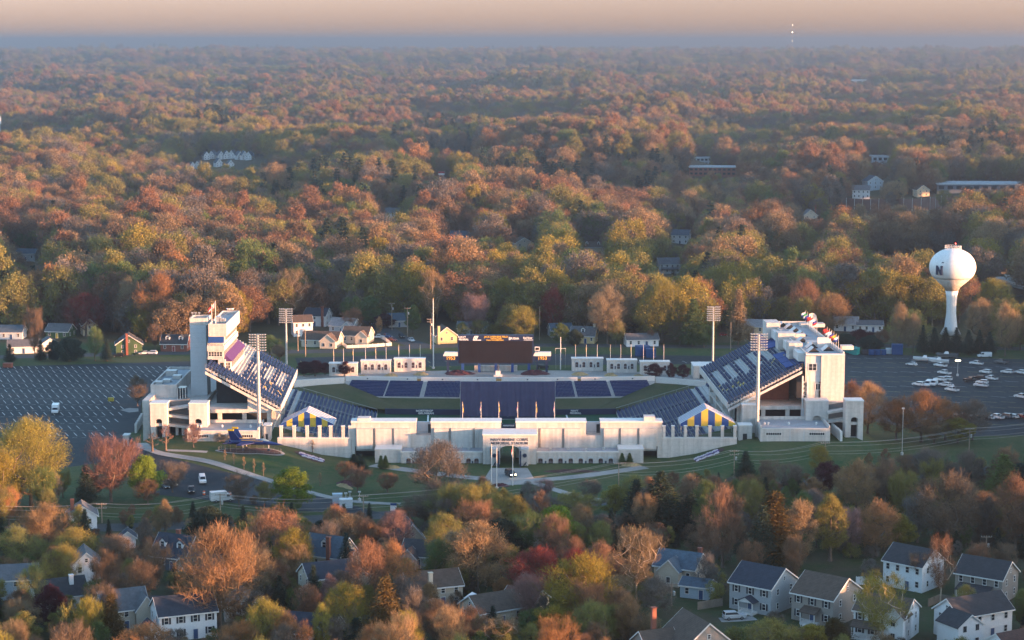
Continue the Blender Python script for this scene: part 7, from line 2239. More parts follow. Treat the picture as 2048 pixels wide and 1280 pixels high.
park(345, 972, 'suv', P_GREY, -60, 'grey car parked on the drive under the bare trees')
park(330, 976, 'car', P_BLACK, -60, 'black car parked at the left end of the drive')
park(445, 1003, 'boxvan', P_WHITE, 20, 'white truck standing by the road near the utility pole')
park(1468, 1238, 'suv', P_SILVER, 12, 'silver car on the driveway before the pale grey house')
park(207, 1180, 'suv', P_SILVER, 8, 'silver car half hidden by the bare trees on the lower left')
park(288, 709, 'car', P_SILVER, 200, 'silver car outside the green gabled house')
park(303, 709, 'suv', P_WHITE, 170, 'white car outside the brick cape house')
park(237, 714, 'suv', P_BLACK, 176, 'black car on the road below the green gabled house')
park(823, 683, 'car', P_SILVER, -70, 'silver car at the corner of the far side street')
park(803, 676, 'suv', P_BLACK, -75, 'black car parked up the far side street')
park(785, 682, 'car', P_RED, -40, 'red car by the end of the picket fence')
park(773, 676, 'pickup', P_BLUE, -50, 'blue pickup behind the picket fence')
park(757, 677, 'pickup', P_WHITE, 0, 'white pickup beside the bungalow with the picket fence')
park(741, 648, 'car', P_BLACK, -60, 'black car at the top of the far side street')
park(1085, 737, 'suv', P_BLACK, 10, 'black car towing gear below the right end of the scoreboard')
park(1788, 975, 'car', P_BLUE, 20, 'blue car half hidden by trees on the right')
park(1840, 1002, 'pickup', P_WHITE, 8, 'white pickup by the road on the right')
park(1795, 1003, 'van', P_BLACK, 4, 'black van by the road on the right')
park(1448, 672, 'car', P_RED, 0, 'red car on the far road right of the floodlight')
# boats on trailers
def boat(px, py, yaw, label, L=7.5, m=None):
    x, y = G(px, py); t = thing('boat', label, 'boat', (x, y, 0), math.radians(yaw))
    st_ = [(-L/2, 1.1, .55), (-L/4, 1.25, .5), (L/4, 1.1, .55), (L*.42, .5, .8), (L/2, .05, 1.15)]
    vs, fs = [], []
    for xx, w, kz in st_: vs += [(xx, -w, 1.7 + max(0, xx) * .08), (xx, -w * .75, kz + .35), (xx, 0, kz), (xx, w * .75, kz + .35), (xx, w, 1.7 + max(0, xx) * .08)]
    for i in range(4):
        for k in range(4): fs.append((i*5+k, i*5+k+1, (i+1)*5+k+1, (i+1)*5+k))
        fs.append((i*5+4, i*5, (i+1)*5, (i+1)*5+4))
    fs.append((0, 4, 3, 2, 1))
    b = MB(); b.mesh(vs, fs, m or P_WHITE); b.build('hull', t, world=False)
    b = MB(); b.hexa([(-.8, -.8, 1.72), (1.2, -.7, 1.72), (1.2, .7, 1.72), (-.8, .8, 1.72), (-.6, -.65, 2.6), (.5, -.55, 2.6), (.5, .55, 2.6), (-.6, .65, 2.6)], P_WHITE); b.build('cabin', t, world=False)
    b = MB(); b.hexa([(1.19, -.55, 1.9), (1.22, -.55, 1.9), (1.22, .55, 1.9), (1.19, .55, 1.9), (.56, -.45, 2.55), (.62, -.45, 2.55), (.62, .45, 2.55), (.56, .45, 2.55)], M_GLASS); b.build('windscreen', t, world=False)
    b = MB(); b.tube([(-L/2 - .2, -.6, .55), (L/2 + .6, 0, .55), (-L/2 - .2, .6, .55)], .07, 5, M_STEEL)
    b.build('trailer', t, world=False)
    for s in (-1, 1):
        b = MB(); b.tube([(-1, s * 1.05, .34), (-1, s * 1.22, .34)], .34, 10, M_TYRE); b.build('wheel', t, world=False)
    b = MB(); b.box(-L/2 - .5, -L/2 - .02, -.2, .2, .7, 2.1, M_LETTER); b.build('outboard', t, world=False)
boat(1850, 724, 165, 'white cabin boat on a trailer nearest the dark conifers', 9)
boat(1878, 728, 160, 'white covered boat on a trailer below the lamp post', 7.5)
boat(1893, 716, 170, 'grey workboat on a trailer beside the dark conifers', 8, P_GREY)
# storage boxes at the back of the right car park
M_TEAL = mat('teal_paint', (.02, .26, .23), .5, .1, .5); M_BLUEBIN = mat('blue_bin', (.007, .05, .16), .5, .1, .8); M_GREYBIN = mat('pale_bin', (.48, .52, .54), .5, .1, .8)
def crate(px, py, w, d, h, yaw, m, label, name, cat, ribs=6):
    x, y = G(px, py); t = thing(name, label, cat, (x, y, 0), math.radians(yaw))
    b = MB(); b.box(-w/2, w/2, -d/2, d/2, .15, h, m); b.build('body', t, world=False)
    b = MB()
    for k in range(ribs): u = -w/2 + w * (k + .5) / ribs; b.box(u - .08, u + .08, -d/2 - .07, -d/2 - .003, .2, h - .1, m)
    b.build('rib', t, world=False)
    b = MB(); b.box(-w/2 - .05, w/2 + .05, -d/2 - .05, d/2 + .05, h + .003, h + .12, m); b.build('lid', t, world=False)
    return t
for i in range(4): crate(1695 + i * 5.6, 704 + i * 1.8, 2.0, 3.4, 2.6, -30, M_TEAL, '', 'portable_cabin', 'cabin')
ordinal_labels([o for o in COL.objects if o.name.startswith('portable_cabin')], 'teal portable cabin beside the suite building, {} of four')
for px, w, lab in ((1743, 2.2, 'blue skip left of its two neighbours at the back of the right car park'), (1755, 2.1, 'blue skip in the middle of three at the back of the right car park'), (1767, 1.9, 'blue skip right of its two neighbours at the back of the right car park')): crate(px, 710, w, 2.0, 2.0, -4, M_BLUEBIN, lab, 'skip', 'skip', 4)
crate(1778, 708, 2.4, 2.0, 2.2, -2, M_GREYBIN, 'pale grey container beside the blue skips', 'container', 'container', 5)
crate(1794, 709, 4.2, 3.0, 4.0, -6, M_BLUEBIN, 'tall dark blue container right of the skips', 'container', 'container', 8)
crate(1730, 709, 2.6, 1.6, 1.7, -2, M_SHUT, 'low dark bin between the teal cabins and the blue skips', 'bin', 'bin', 3)
crate(1285, 712, 5.2, 3.4, 4.0, 12, M_BLUEBIN, 'dark blue container behind the right kiosks', 'container', 'container', 5)
crate(1302, 715, 3.6, 3.0, 3.4, -10, M_BLUEBIN, 'smaller dark blue container behind the right kiosks', 'container', 'container', 4)
crate(222, 803, 1.8, 1.2, 1.2, 0, M_YEL, 'small yellow cart on the left car park', 'cart', 'cart', 3)
crate(16, 735, 3.4, 2.2, 1.6, 0, M_BRICK, 'low brown box at the left corner of the left car park', 'box', 'box', 4)
# ---------------------------------------------------------------- utility poles, wires, lamps, fences
M_WOOD = mat('weathered_pole', (.26, .20, .15), .9, .25, 1.5); M_WIRE = mat('wire', (.33, .30, .27), .6, .05, 1, metal=.3)
def utility_pole(px, yb, yt, label, arms=1, trans=True, r=.17, lamp=False):
    x, y = G(px, yb)
    for _ in range(3): x, y = G(px, yb, zt(x, y))
    z = zt(x, y); zt_ = W(px, yt, y)[1]
    t = thing('utility_pole', label, 'utility pole', (x, y, z))
    b = MB(); b.tube([(x, y, z), (x, y, zt_)], [r, r * .65], 8, M_WOOD); b.build('pole', t)
    for k in range(arms):
        zz = zt_ - .35 - k * 1.0
        b = MB(); b.box(x - 1.3, x + 1.3, y - .2, y - .07, zz - .08, zz + .08, M_WOOD); a = b.build('crossarm', t)
        for u in (-1.2, -.6, .6, 1.2): b = MB(); b.lathe([(.05, zz + .081), (.08, zz + .2), (.04, zz + .32)], x + u, y - .13, 6, M_STEEL); b.build('insulator', a)
    if trans:
        b = MB(); b.lathe([(.26, zt_ - 2.9), (.28, zt_ - 2.8), (.28, zt_ - 2.0), (.2, zt_ - 1.9)], x + .5, y - .1, 10, M_STEEL); b.build('transformer', t)
    return (x, y, zt_)
def span(p, q, offs, sag, label, r=.035, group=None):
    for i, (dz, dx) in enumerate(offs):
        b = MB(); n = 14; pts = []
        for k in range(n + 1):
            f = k / n
            pts.append((p[0] + dx + (q[0] - p[0]) * f, p[1] + (q[1] - p[1]) * f, p[2] + dz + (q[2] - p[2]) * f - sag * 4 * f * (1 - f)))
        b.tube(pts, r, 4, M_WIRE)
        o = b.build('overhead_wire'); tag(o, label.format(('top', 'second', 'third', 'fourth', 'lowest')[i if i < len(offs) - 1 else 4]), 'wire', group)
OFF = [(-.05, -1.2), (-.05, .6), (-1.0, 1.1), (-2.6, 0), (-3.4, .2)]
A = utility_pole(204, 1046, 1006, 'wooden utility pole with crossarm among trees at the lower left', 2, False)
B_ = utility_pole(441, 1034, 987, 'thin pale utility pole by the white truck near the drive', 1, True)
C_ = utility_pole(727, 1036, 990, 'utility pole among the budding trees by the street corner', 1, False)
D_ = utility_pole(1468, 955, 900, 'utility pole on the green bank right of the gate', 2, True)
E_ = utility_pole(1650, 925, 884, 'utility pole below the right low building', 1, False)
F_ = utility_pole(1938, 905, 856, 'utility pole on the right where the wires peak', 1, True)
L_ = (G(-120, 1070)[0], G(-120, 1070)[1], 9.0)
R_ = (G(2180, 890)[0], G(2180, 890)[1], 11.0)
M_ = utility_pole(1237, 985, 925, 'slim utility pole on the lawn right of the gate road', 1, False)
for p, q, nm in ((L_, A, 'the left edge to the crossarm pole'), (A, B_, 'the crossarm pole to the truck'), (B_, C_, 'the truck to the street corner'), (C_, M_, 'the street corner past the gate'), (M_, D_, 'the gate road to the green bank'), (D_, E_, 'the green bank to the low building'), (E_, F_, 'the low building to the peak'), (F_, R_, 'the peak to the right edge')):
    span(p, q, OFF, 1.3, '{} overhead wire from ' + nm, group='overhead wires along the street')
utility_pole(815, 673, 615, 'tall sunlit utility pole up the far side street', 1, True, .2)
utility_pole(784, 660, 606, 'shaded utility pole further up the far side street', 1, True, .2)
utility_pole(861, 698, 637, 'sunlit utility pole with double crossarms left of the scoreboard', 2, True, .24)
utility_pole(596, 702, 660, 'bare utility pole in front of the cream ranch house', 0, False, .18)
utility_pole(611, 714, 658, 'taller bare pole in front of the cream ranch house', 0, False, .2)
utility_pole(723, 615, 594, 'small utility pole at the edge of the woods above the side street', 1, False, .2)
utility_pole(1220, 666, 640, 'sunlit utility pole under the big budding tree right of the scoreboard', 0, True, .2)
utility_pole(1079, 680, 612, 'dark pole standing behind the right end of the scoreboard', 0, False, .16)
utility_pole(1132, 682, 657, 'short pole next to the pale yellow cape house', 0, False, .14)
utility_pole(1461, 700, 645, 'slim pole beside the cone shaped tree', 0, False, .14)
utility_pole(1343, 1212, 1165, 'utility pole with a transformer above the sunlit taupe gable', 1, True)
utility_pole(1972, 1105, 1071, 'utility pole behind the taupe house at the right edge', 1, True)
utility_pole(1641, 1262, 1228, 'leaning sunlit post at the bottom by the bronze conifer', 0, False, .12)

# lamp posts
def lamp_post(px, yb, yt, label, heads=2, lit=False):
    x, y = G(px, yb); z = zt(x, y); zt_ = W(px, yt, y)[1]
    t = thing('lamp_post', label, 'lamp post', (x, y, z))
    b = MB(); b.tube([(x, y, z), (x, y, zt_)], [.13, .09], 8, M_STEEL); b.build('pole', t)
    b = MB(); b.lathe([(.45, z), (.45, z + .8), (.2, z + .85)], x, y, 10, M_STUC); b.build('base', t)
    for s in ((-1, 1) if heads == 2 else (0,)):
        b = MB(); b.box(x + s * .55 - .38, x + s * .55 + .38, y - .3, y + .3, zt_ + .003, zt_ + .35, M_LAMPW if lit else M_STEEL); b.build('lamp_head', t)
lamp_post(1915, 752, 722, 'lit double headed lamp post in the right car park', 2, True)
lamp_post(1804, 910, 818, 'slim pale pole on the lawn right of the low building', 1)
lamp_post(920 - 220, 1000, 985, 'short white post left of the pair by the street corner', 1)
lamp_post(719, 1003, 985, 'short white post right of the pair by the street corner', 1)
lamp_post(692, 1010, 988, 'thinner white post at the street corner', 1)
# picket fence round the bungalow
P = [(681, 688), (693, 697), (735, 695.5), (783, 692), (771, 682), (757, 675)]
w3 = [Vector((*G(px, py), 0)) for px, py in P]
t = thing('picket_fence', 'white picket fence round the cream bungalow beyond the far road', 'fence', tuple(w3[1]))
b, c, d = MB(), MB(), MB()
for p, q in zip(w3, w3[1:]):
    L = (q - p).length; n = int(L / .45); dv = (q - p) / n; nn = Vector((-dv.y, dv.x, 0)).normalized() * .03
    for k in range(n):
        a, e = p + dv * (k + .12), p + dv * (k + .88)
        b.hexa([(a.x - nn.x, a.y - nn.y, .1), (e.x - nn.x, e.y - nn.y, .1), (e.x + nn.x, e.y + nn.y, .1), (a.x + nn.x, a.y + nn.y, .1), (a.x - nn.x, a.y - nn.y, 1.35), (e.x - nn.x, e.y - nn.y, 1.35), (e.x + nn.x, e.y + nn.y, 1.35), (a.x + nn.x, a.y + nn.y, 1.35)], M_TRIM)
    for h in (.35, 1.1): c.tube([(p.x, p.y + .08, h), (q.x, q.y + .08, h)], .05, 4, M_TRIM)
    for k in range(0, n, 5): a = p + dv * k; d.box(a.x - .08, a.x + .08, a.y + .1, a.y + .26, 0, 1.55, M_TRIM)
b.build('picket', t); c.build('rail', t); d.build('post', t)
# garden fences
def board_fence(pts, h, m, label):
    w = []
    for px, py in pts:
        x, y = G(px, py); w.append(Vector((x, y, zt(x, y))))
    t = thing('garden_fence', label, 'fence', tuple(w[0])); b = MB(); c = MB()
    for p, q in zip(w, w[1:]):
        n = max(1, int((q - p).length / 2.4))
        for k in range(n):
            a, e = p.lerp(q, k / n), p.lerp(q, (k + 1) / n)
            b.hexa([(a.x, a.y, a.z), (e.x, e.y, e.z), (e.x, e.y + .06, e.z), (a.x, a.y + .06, a.z), (a.x, a.y, a.z + h), (e.x, e.y, e.z + h), (e.x, e.y + .06, e.z + h), (a.x, a.y + .06, a.z + h)], m)
            c.box(a.x - .07, a.x + .07, a.y - .1, a.y - .003, a.z, a.z + h + .15, m)
    b.build('board_panel', t); c.build('post', t)
M_FENCE = mat_lines('fence_boards', (.17, .14, .11), .15, 'X', .7, .9, .2, .15)
board_fence([(1712, 1170), (1757, 1168), (1768, 1180)], 1.9, S_WHITE, 'pale garden fence between the taupe house and the white house')
board_fence([(1856, 1214), (1880, 1204), (1912, 1210)], 1.8, M_FENCE, 'brown garden fence behind the long charcoal roof')
board_fence([(1445, 1212), (1420, 1216), (1395, 1220)], 1.8, M_FENCE, 'brown garden fence left of the pale grey house')
board_fence([(300, 1082), (335, 1090)], 1.6, M_FENCE, 'short brown garden fence near the tiny shed house')
# small signs and street objects on the lawn by the street corner
x, y = G(787, 1026); t = thing('street_sign', 'small blue and white sign on the grass by the street corner', 'sign', (x, y, 0)); b = MB()
b.box(x - .8, x + .8, y, y + .15, .6, 2.0, M_FWHITE); b.box(x - .8, x + .8, y, y + .15, 2.003, 2.6, M_BLUEBIN); b.build('panel', t); b = MB(); b.box(x - .7, x - .6, y, y + .1, 0, .597, M_STEEL); b.box(x + .6, x + .7, y, y + .1, 0, .597, M_STEEL); b.build('post', t)
crate(675, 1007, 2.6, 1.8, 2.6, 6, S_LBLUE, 'pale blue cabinet by the street corner', 'utility_cabinet', 'cabinet', 3)
crate(692, 1016, 3.4, 2.0, 2.4, 4, M_GREYBIN, 'pale grey cabinets behind the white posts at the street corner', 'utility_cabinet', 'cabinet', 4)
# sail shade in a back garden
x, y = G(955, 1222); z = zt(x, y); t = thing('sail_shade', 'pale triangular sail shade beside the low brown roofed house', 'shade sail', (x, y, z))
b = MB(); b.mesh([(x - 3, y, z + 2.9), (x + 2.6, y - .6, z + 2.6), (x - 1.2, y + 2.4, z + 3.6), (x - .6, y + .5, z + 2.75), (x - 3, y, z + 2.86), (x + 2.6, y - .6, z + 2.56), (x - 1.2, y + 2.4, z + 3.56), (x - .6, y + .5, z + 2.71)], [(0, 1, 3), (1, 2, 3), (2, 0, 3), (5, 4, 7), (6, 5, 7), (4, 6, 7)], M_FWHITE); b.build('cloth', t)
b = MB(); b.tube([(x - 3, y, z), (x - 3, y, z + 2.95)], .07, 6, M_STEEL); b.tube([(x + 2.6, y - .6, z), (x + 2.6, y - .6, z + 2.65)], .07, 6, M_STEEL); b.tube([(x - 1.2, y + 2.4, z), (x - 1.2, y + 2.4, z + 3.65)], .07, 6, M_STEEL); b.build('post', t)
for px, by, yaw, lab in ((1478, 1196, 52, 'small flag beside the porch of the pale grey house'), (1593, 1222, 52, 'small flag beside the porch of the taupe house')):
    x, y = G(px, by + 14); flag_on_pole(x, y, 0, 3.6, 1.2, .8, [M_FRED, M_FWHITE, M_FRED, M_FWHITE, M_FRED], lab, pole_r=.04, limp=.6)
# ---------------------------------------------------------------- trees one can tell apart
PL = [  # px, foot y, top y, width, kind, tone
# left foreground
(62,1012,842,190,'willow','yellow'),(-10,1030,900,120,'round','yellow'),(222,1004,878,125,'bare','pink'),(172,1010,930,58,'spruce','dark'),(290,1000,913,82,'leafy','lime'),
(18,1052,978,70,'bare','orange'),(92,1120,1012,135,'bare','tan'),(38,1150,1055,110,'round','olive'),(150,1150,1058,115,'round','olive'),(236,1150,1072,110,'round','brown'),
(418,1088,1016,84,'evergreen','dark'),(345,985,925,72,'bare','grey'),(296,1010,960,60,'bare','brown'),(478,1014,948,66,'bare','grey'),(530,1010,965,56,'round','olive'),(585,1022,938,92,'leafy','lime'),
(440,1262,1058,190,'bare','orange'),(545,1150,1022,150,'round','rust'),(590,1165,1058,92,'round','yellow'),(500,1215,1090,120,'round','tan'),(224,1292,1188,52,'cedar','cedar'),(292,1330,1250,140,'round','orange'),(484,1335,1245,120,'round','orange'),
(100,1262,1172,70,'leafy','purple'),(40,1250,1180,70,'round','brown'),(48,1300,1225,80,'leafy','olive'),(140,1300,1215,60,'shrub','olive'),(210,1215,1105,80,'bare','brown'),(310,1180,1085,70,'bare','brown'),(128,1200,1092,90,'round','olive'),(280,1218,1120,80,'round','brown'),(68,1232,1130,70,'round','olive'),
(655,1130,1048,70,'bare','grey'),(700,1106,1030,120,'round','tan'),(795,1110,1022,84,'round','pink'),(735,1225,1082,110,'round','rust'),(790,1215,1085,100,'round','orange'),(772,1305,1152,120,'spruce','cedar'),(690,1295,1168,110,'round','yellow'),(660,1232,1150,46,'leafy','pink'),(712,1310,1235,90,'spruce','dark'),
(872,1160,1096,48,'cedar','yellow'),(955,1185,1046,150,'round','tan'),(905,1170,1062,80,'oval','tan'),(1005,1115,1040,105,'evergreen','dark'),(1113,1110,1014,104,'leafy','lime'),(1075,1205,1098,130,'round','red'),(1150,1195,1100,110,'round','red'),(1205,1185,1088,110,'round','rust'),
(1165,1262,1112,165,'round','yellow'),(1105,1290,1215,110,'leafy','yellow'),(1185,1300,1205,120,'round','olive'),(1272,1212,1052,126,'sycamore','tan'),(1240,1232,1150,70,'sycamore','tan'),(1060,1250,1150,90,'bare','pink'),(1310,1232,1155,90,'round','grey'),(1225,1290,1212,90,'bare','olive'),
(880,1010,884,150,'round','grey'),(872,962,895,70,'bare','tan'),(925,1050,972,170,'round','olive'),(850,1050,990,110,'bare','grey'),(965,1000,955,44,'bare','orange'),(1230,1034,972,66,'leafy','yellow'),(1320,1070,942,130,'spruce','pine'),(1272,1062,958,90,'spruce','dark'),(1380,1072,985,90,'spruce','dark'),
(1150,1040,985,110,'round','olive'),(1080,1045,990,90,'bare','grey'),(1205,1085,1030,90,'bare','grey'),(1010,1040,985,90,'round','olive'),(1300,1120,1060,90,'bare','brown'),
(1445,1135,978,115,'bare','rust'),(1490,972,902,64,'spruce','pine'),(1545,1142,983,92,'cedar','cedar'),(1525,1150,1010,80,'spruce','dark'),(1598,1130,1000,84,'oval','tan'),(1660,1122,992,84,'oval','olive'),(1625,1020,955,60,'oval','orange'),(1640,950,895,56,'round','yellow'),(1655,990,925,64,'leafy','purple'),
(1712,1030,924,104,'round','tan'),(1752,1112,1004,120,'round','orange'),(1795,1100,1030,72,'leafy','yellow'),(1700,1115,1020,70,'bare','pink'),(1895,1092,950,150,'round','brown'),(1835,1085,990,90,'bare','grey'),(2005,1015,908,110,'spruce','green'),(2035,1010,930,80,'evergreen','dark'),(2030,1100,955,110,'round','rust'),(1965,1075,985,110,'round','brown'),
(1860,985,900,110,'bare','grey'),(1935,1000,905,90,'bare','grey'),(1815,965,910,80,'round','brown'),(1735,868,768,86,'round','tan'),(1700,840,765,56,'round','rust'),(1792,880,800,90,'round','orange'),(1842,884,784,110,'round','orange'),(1890,880,800,80,'round','orange'),(1915,886,838,70,'leafy','yellow'),(1868,888,842,80,'bare','tan'),(1945,880,802,80,'bare','grey'),
(1762,1302,1148,140,'sycamore','yellow'),(1880,1216,1072,70,'sycamore','rust'),(1545,1320,1240,140,'round','olive'),(1668,1300,1236,74,'cedar','cedar'),(1620,1310,1250,90,'leafy','yellow'),(1470,1320,1262,80,'shrub','olive'),(1500,1180,1085,70,'bare','brown'),(1585,1175,1075,60,'bare','brown'),(1835,1180,1108,50,'bare','brown'),(1415,1190,1110,60,'bare','grey'),(1955,1165,1088,70,'bare','rust'),(2010,1165,1090,60,'bare','brown'),(1930,1240,1170,54,'round','olive'),(2042,1260,1180,60,'round','green'),
(1365,1310,1225,50,'bare','brown'),(1300,1300,1230,60,'round','tan'),(830,1295,1180,90,'bare','grey'),(880,1300,1200,90,'bare','brown'),(940,1300,1215,90,'bare','rust'),(1000,1310,1235,100,'sycamore','tan'),(560,1230,1150,50,'spruce','dark'),
# lawn of the stadium
(708,942,908,26,'cedar','pine'),(722,945,908,34,'spruce','pine'),(762,938,911,14,'cedar','green'),(771,938,911,14,'cedar','green'),(1244,930,906,15,'cedar','green'),(1259,930,906,15,'cedar','green'),(690,960,925,50,'bare','brown'),(715,985,935,60,'bare','rust'),(775,985,948,56,'bare','rust'),
(305,906,868,34,'sapling','grey'),(332,912,858,34,'sapling','pink'),(387,896,850,44,'bare','pink'),(440,884,868,26,'shrub','white'),(470,884,868,40,'shrub','white'),(625,905,880,14,'sapling','tan'),(1400,890,868,14,'sapling','tan'),
(450,932,912,10,'sapling','tan'),(468,938,915,10,'sapling','tan'),(488,944,918,10,'sapling','tan'),(508,948,920,10,'sapling','tan'),(527,953,925,10,'sapling','tan'),(640,972,945,12,'sapling','tan'),
# round the stadium
(275,812,752,46,'round','brown'),(630,752,722,46,'leafy','purple'),(608,752,724,40,'leafy','purple'),(650,750,726,32,'leafy','purple'),(690,752,724,34,'leafy','purple'),(1309,757,728,40,'leafy','purple'),(1342,759,728,24,'leafy','purple'),(1366,759,730,30,'leafy','purple'),
# beyond the far road
(20,726,688,28,'spruce','dark'),(82,722,680,28,'spruce','dark'),(108,720,682,34,'evergreen','dark'),(140,722,676,56,'evergreen','dark'),(190,722,655,40,'round','green'),(214,722,678,30,'spruce','dark'),(70,715,620,44,'bare','brown'),(60,668,598,60,'round','tan'),(115,640,598,50,'round','olive'),(87,640,566,66,'leafy','red'),(172,672,588,90,'round','red'),(140,665,595,40,'leafy','rust'),(12,655,592,60,'spruce','dark'),
(260,670,560,70,'round','tan'),(320,680,552,110,'round','orange'),(385,660,545,100,'round','rust'),(440,662,570,90,'round','rust'),(310,700,650,34,'bare','brown'),(500,655,590,80,'round','brown'),(585,650,540,70,'sycamore','tan'),(540,712,672,60,'round','green'),(475,712,678,40,'spruce','dark'),(560,720,690,50,'bare','brown'),
(707,664,618,52,'round','rust'),(758,672,634,18,'oval','tan'),(740,652,594,56,'leafy','green'),(770,656,628,50,'leafy','purple'),(826,668,612,34,'leafy','green'),(865,662,540,64,'sycamore','tan'),(950,678,592,64,'bare','pink'),(925,682,645,34,'round','green'),(960,680,640,50,'round','olive'),
(1048,686,615,76,'round','yellow'),(1000,680,645,40,'leafy','olive'),(1108,668,580,64,'round','red'),(1120,690,648,36,'leafy','green'),(1150,690,660,34,'evergreen','dark'),(1215,688,578,90,'round','tan'),(1232,690,640,40,'round','olive'),(1325,686,562,110,'round','yellow'),(1385,692,598,70,'spruce','green'),(1408,694,650,50,'leafy','green'),(1360,690,645,50,'bare','brown'),(1476,690,580,40,'cedar','tan'),(1302,690,660,26,'round','rust'),(1265,670,600,60,'spruce','dark'),(1440,660,590,50,'leafy','green'),(1498,688,650,30,'bare','tan'),
(1556,650,575,70,'round','brown'),(1610,660,560,90,'round','rust'),(1665,668,590,90,'round','tan'),(1720,690,660,60,'leafy','purple'),(1765,692,660,40,'round','rust'),(1800,705,610,50,'round','tan'),(1826,706,630,46,'round','tan'),(1845,708,650,30,'spruce','pine'),(1868,708,655,34,'spruce','pine'),(1890,708,655,36,'spruce','pine'),(1912,708,655,36,'spruce','pine'),(1936,710,660,36,'spruce','pine'),(1958,710,660,34,'spruce','pine'),(1978,710,664,34,'spruce','pine'),(2010,712,610,66,'round','tan'),(1960,690,600,70,'round','tan'),(2040,700,640,50,'round','orange'),(1690,700,668,50,'evergreen','dark'),(1740,705,672,50,'evergreen','dark'),(1640,690,655,40,'bare','brown'),
(1540,975,922,60,'bare','brown'),(1580,990,930,70,'bare','grey'),(1420,1010,955,60,'bare','brown'),(1500,1010,950,70,'round','brown'),(1690,1000,945,60,'bare','tan'),(1345,985,945,40,'bare','rust'),(1090,1000,960,50,'bare','pink'),(1180,1010,962,60,'bare','grey'),(1985,640,560,90,'round','yellow'),(1860,640,560,80,'round','tan'),(1800,620,540,80,'round','olive'),
]
for p in PL: plant_px(*p)
# the rest of the gardens in front: filled in where no house, lawn or road is meant to show
CLEAR_FG = [(540,945,860,1004),(300,900,1720,950),(255,880,640,985),(1300,870,1640,935),(1462,1115,1592,1220),(1584,1128,1720,1240),(1762,1084,1892,1172),(1904,1108,2037,1185),(1700,1195,1850,1270),(1822,1195,2020,1280),(1290,1215,1440,1280),(1325,1116,1412,1180),(802,1058,840,1088),(325,1072,395,1115),(155,1118,188,1160),(242,1064,270,1096),(290,1195,430,1265),(1442,1225,1500,1250),(1640,860,1780,905),(195,1000,212,1046),(430,985,455,1030)]
def garden_fill(n):
    r = random.Random(41); made = 0; spots = [(t[0].location.x, t[0].location.y) for t in TREES]
    tries = 0
    while made < n and tries < 20000:
        tries += 1
        px = r.uniform(-60, 2110); by = r.choice((r.uniform(990, 1120), r.uniform(1080, 1400))) 
        x, y = G(px, by); z = zt(x, y)
        k = r.choices(('round', 'bare', 'leafy', 'oval', 'spruce', 'shrub', 'evergreen'), (4, 6, 2, 2, 1, 2, .6))[0]
        h = {'round': r.uniform(7, 13), 'bare': r.uniform(7, 13), 'leafy': r.uniform(5, 9), 'oval': r.uniform(8, 12), 'spruce': r.uniform(7, 11), 'shrub': r.uniform(1.6, 3), 'evergreen': r.uniform(4, 7)}[k]
        w = h * {'round': .85, 'bare': .8, 'leafy': .8, 'oval': .5, 'spruce': .5, 'shrub': 1.2, 'evergreen': .9}[k]
        s = F / (y * _c + 122 * _s); top = proj(x, y, z + h)[1]; hw = w * s / 2
        if top > 1285: continue
        bad = any(px + hw * .8 > a and px - hw * .8 < c and top < d and by > b for a, b, c, d in CLEAR_FG)
        if bad: continue
        if any((x - a) ** 2 + (y - b) ** 2 < (w * .42) ** 2 for a, b in spots): continue
        if any((x - t.location.x) ** 2 + (y - t.location.y) ** 2 < 42 for t, _, _ in HOUSES): continue
        tone = {'spruce': 'dark', 'evergreen': 'dark'}.get(k) or r.choice(('brown', 'grey', 'olive', 'tan', 'brown', 'olive', 'rust', 'green') if by < 1200 else ('tan', 'olive', 'rust', 'brown', 'grey', 'orange', 'yellow'))
        plant(x, y, h, w, k, tone); spots.append((x, y)); made += 1
    print('garden fill', made, tries)
garden_fill(215)

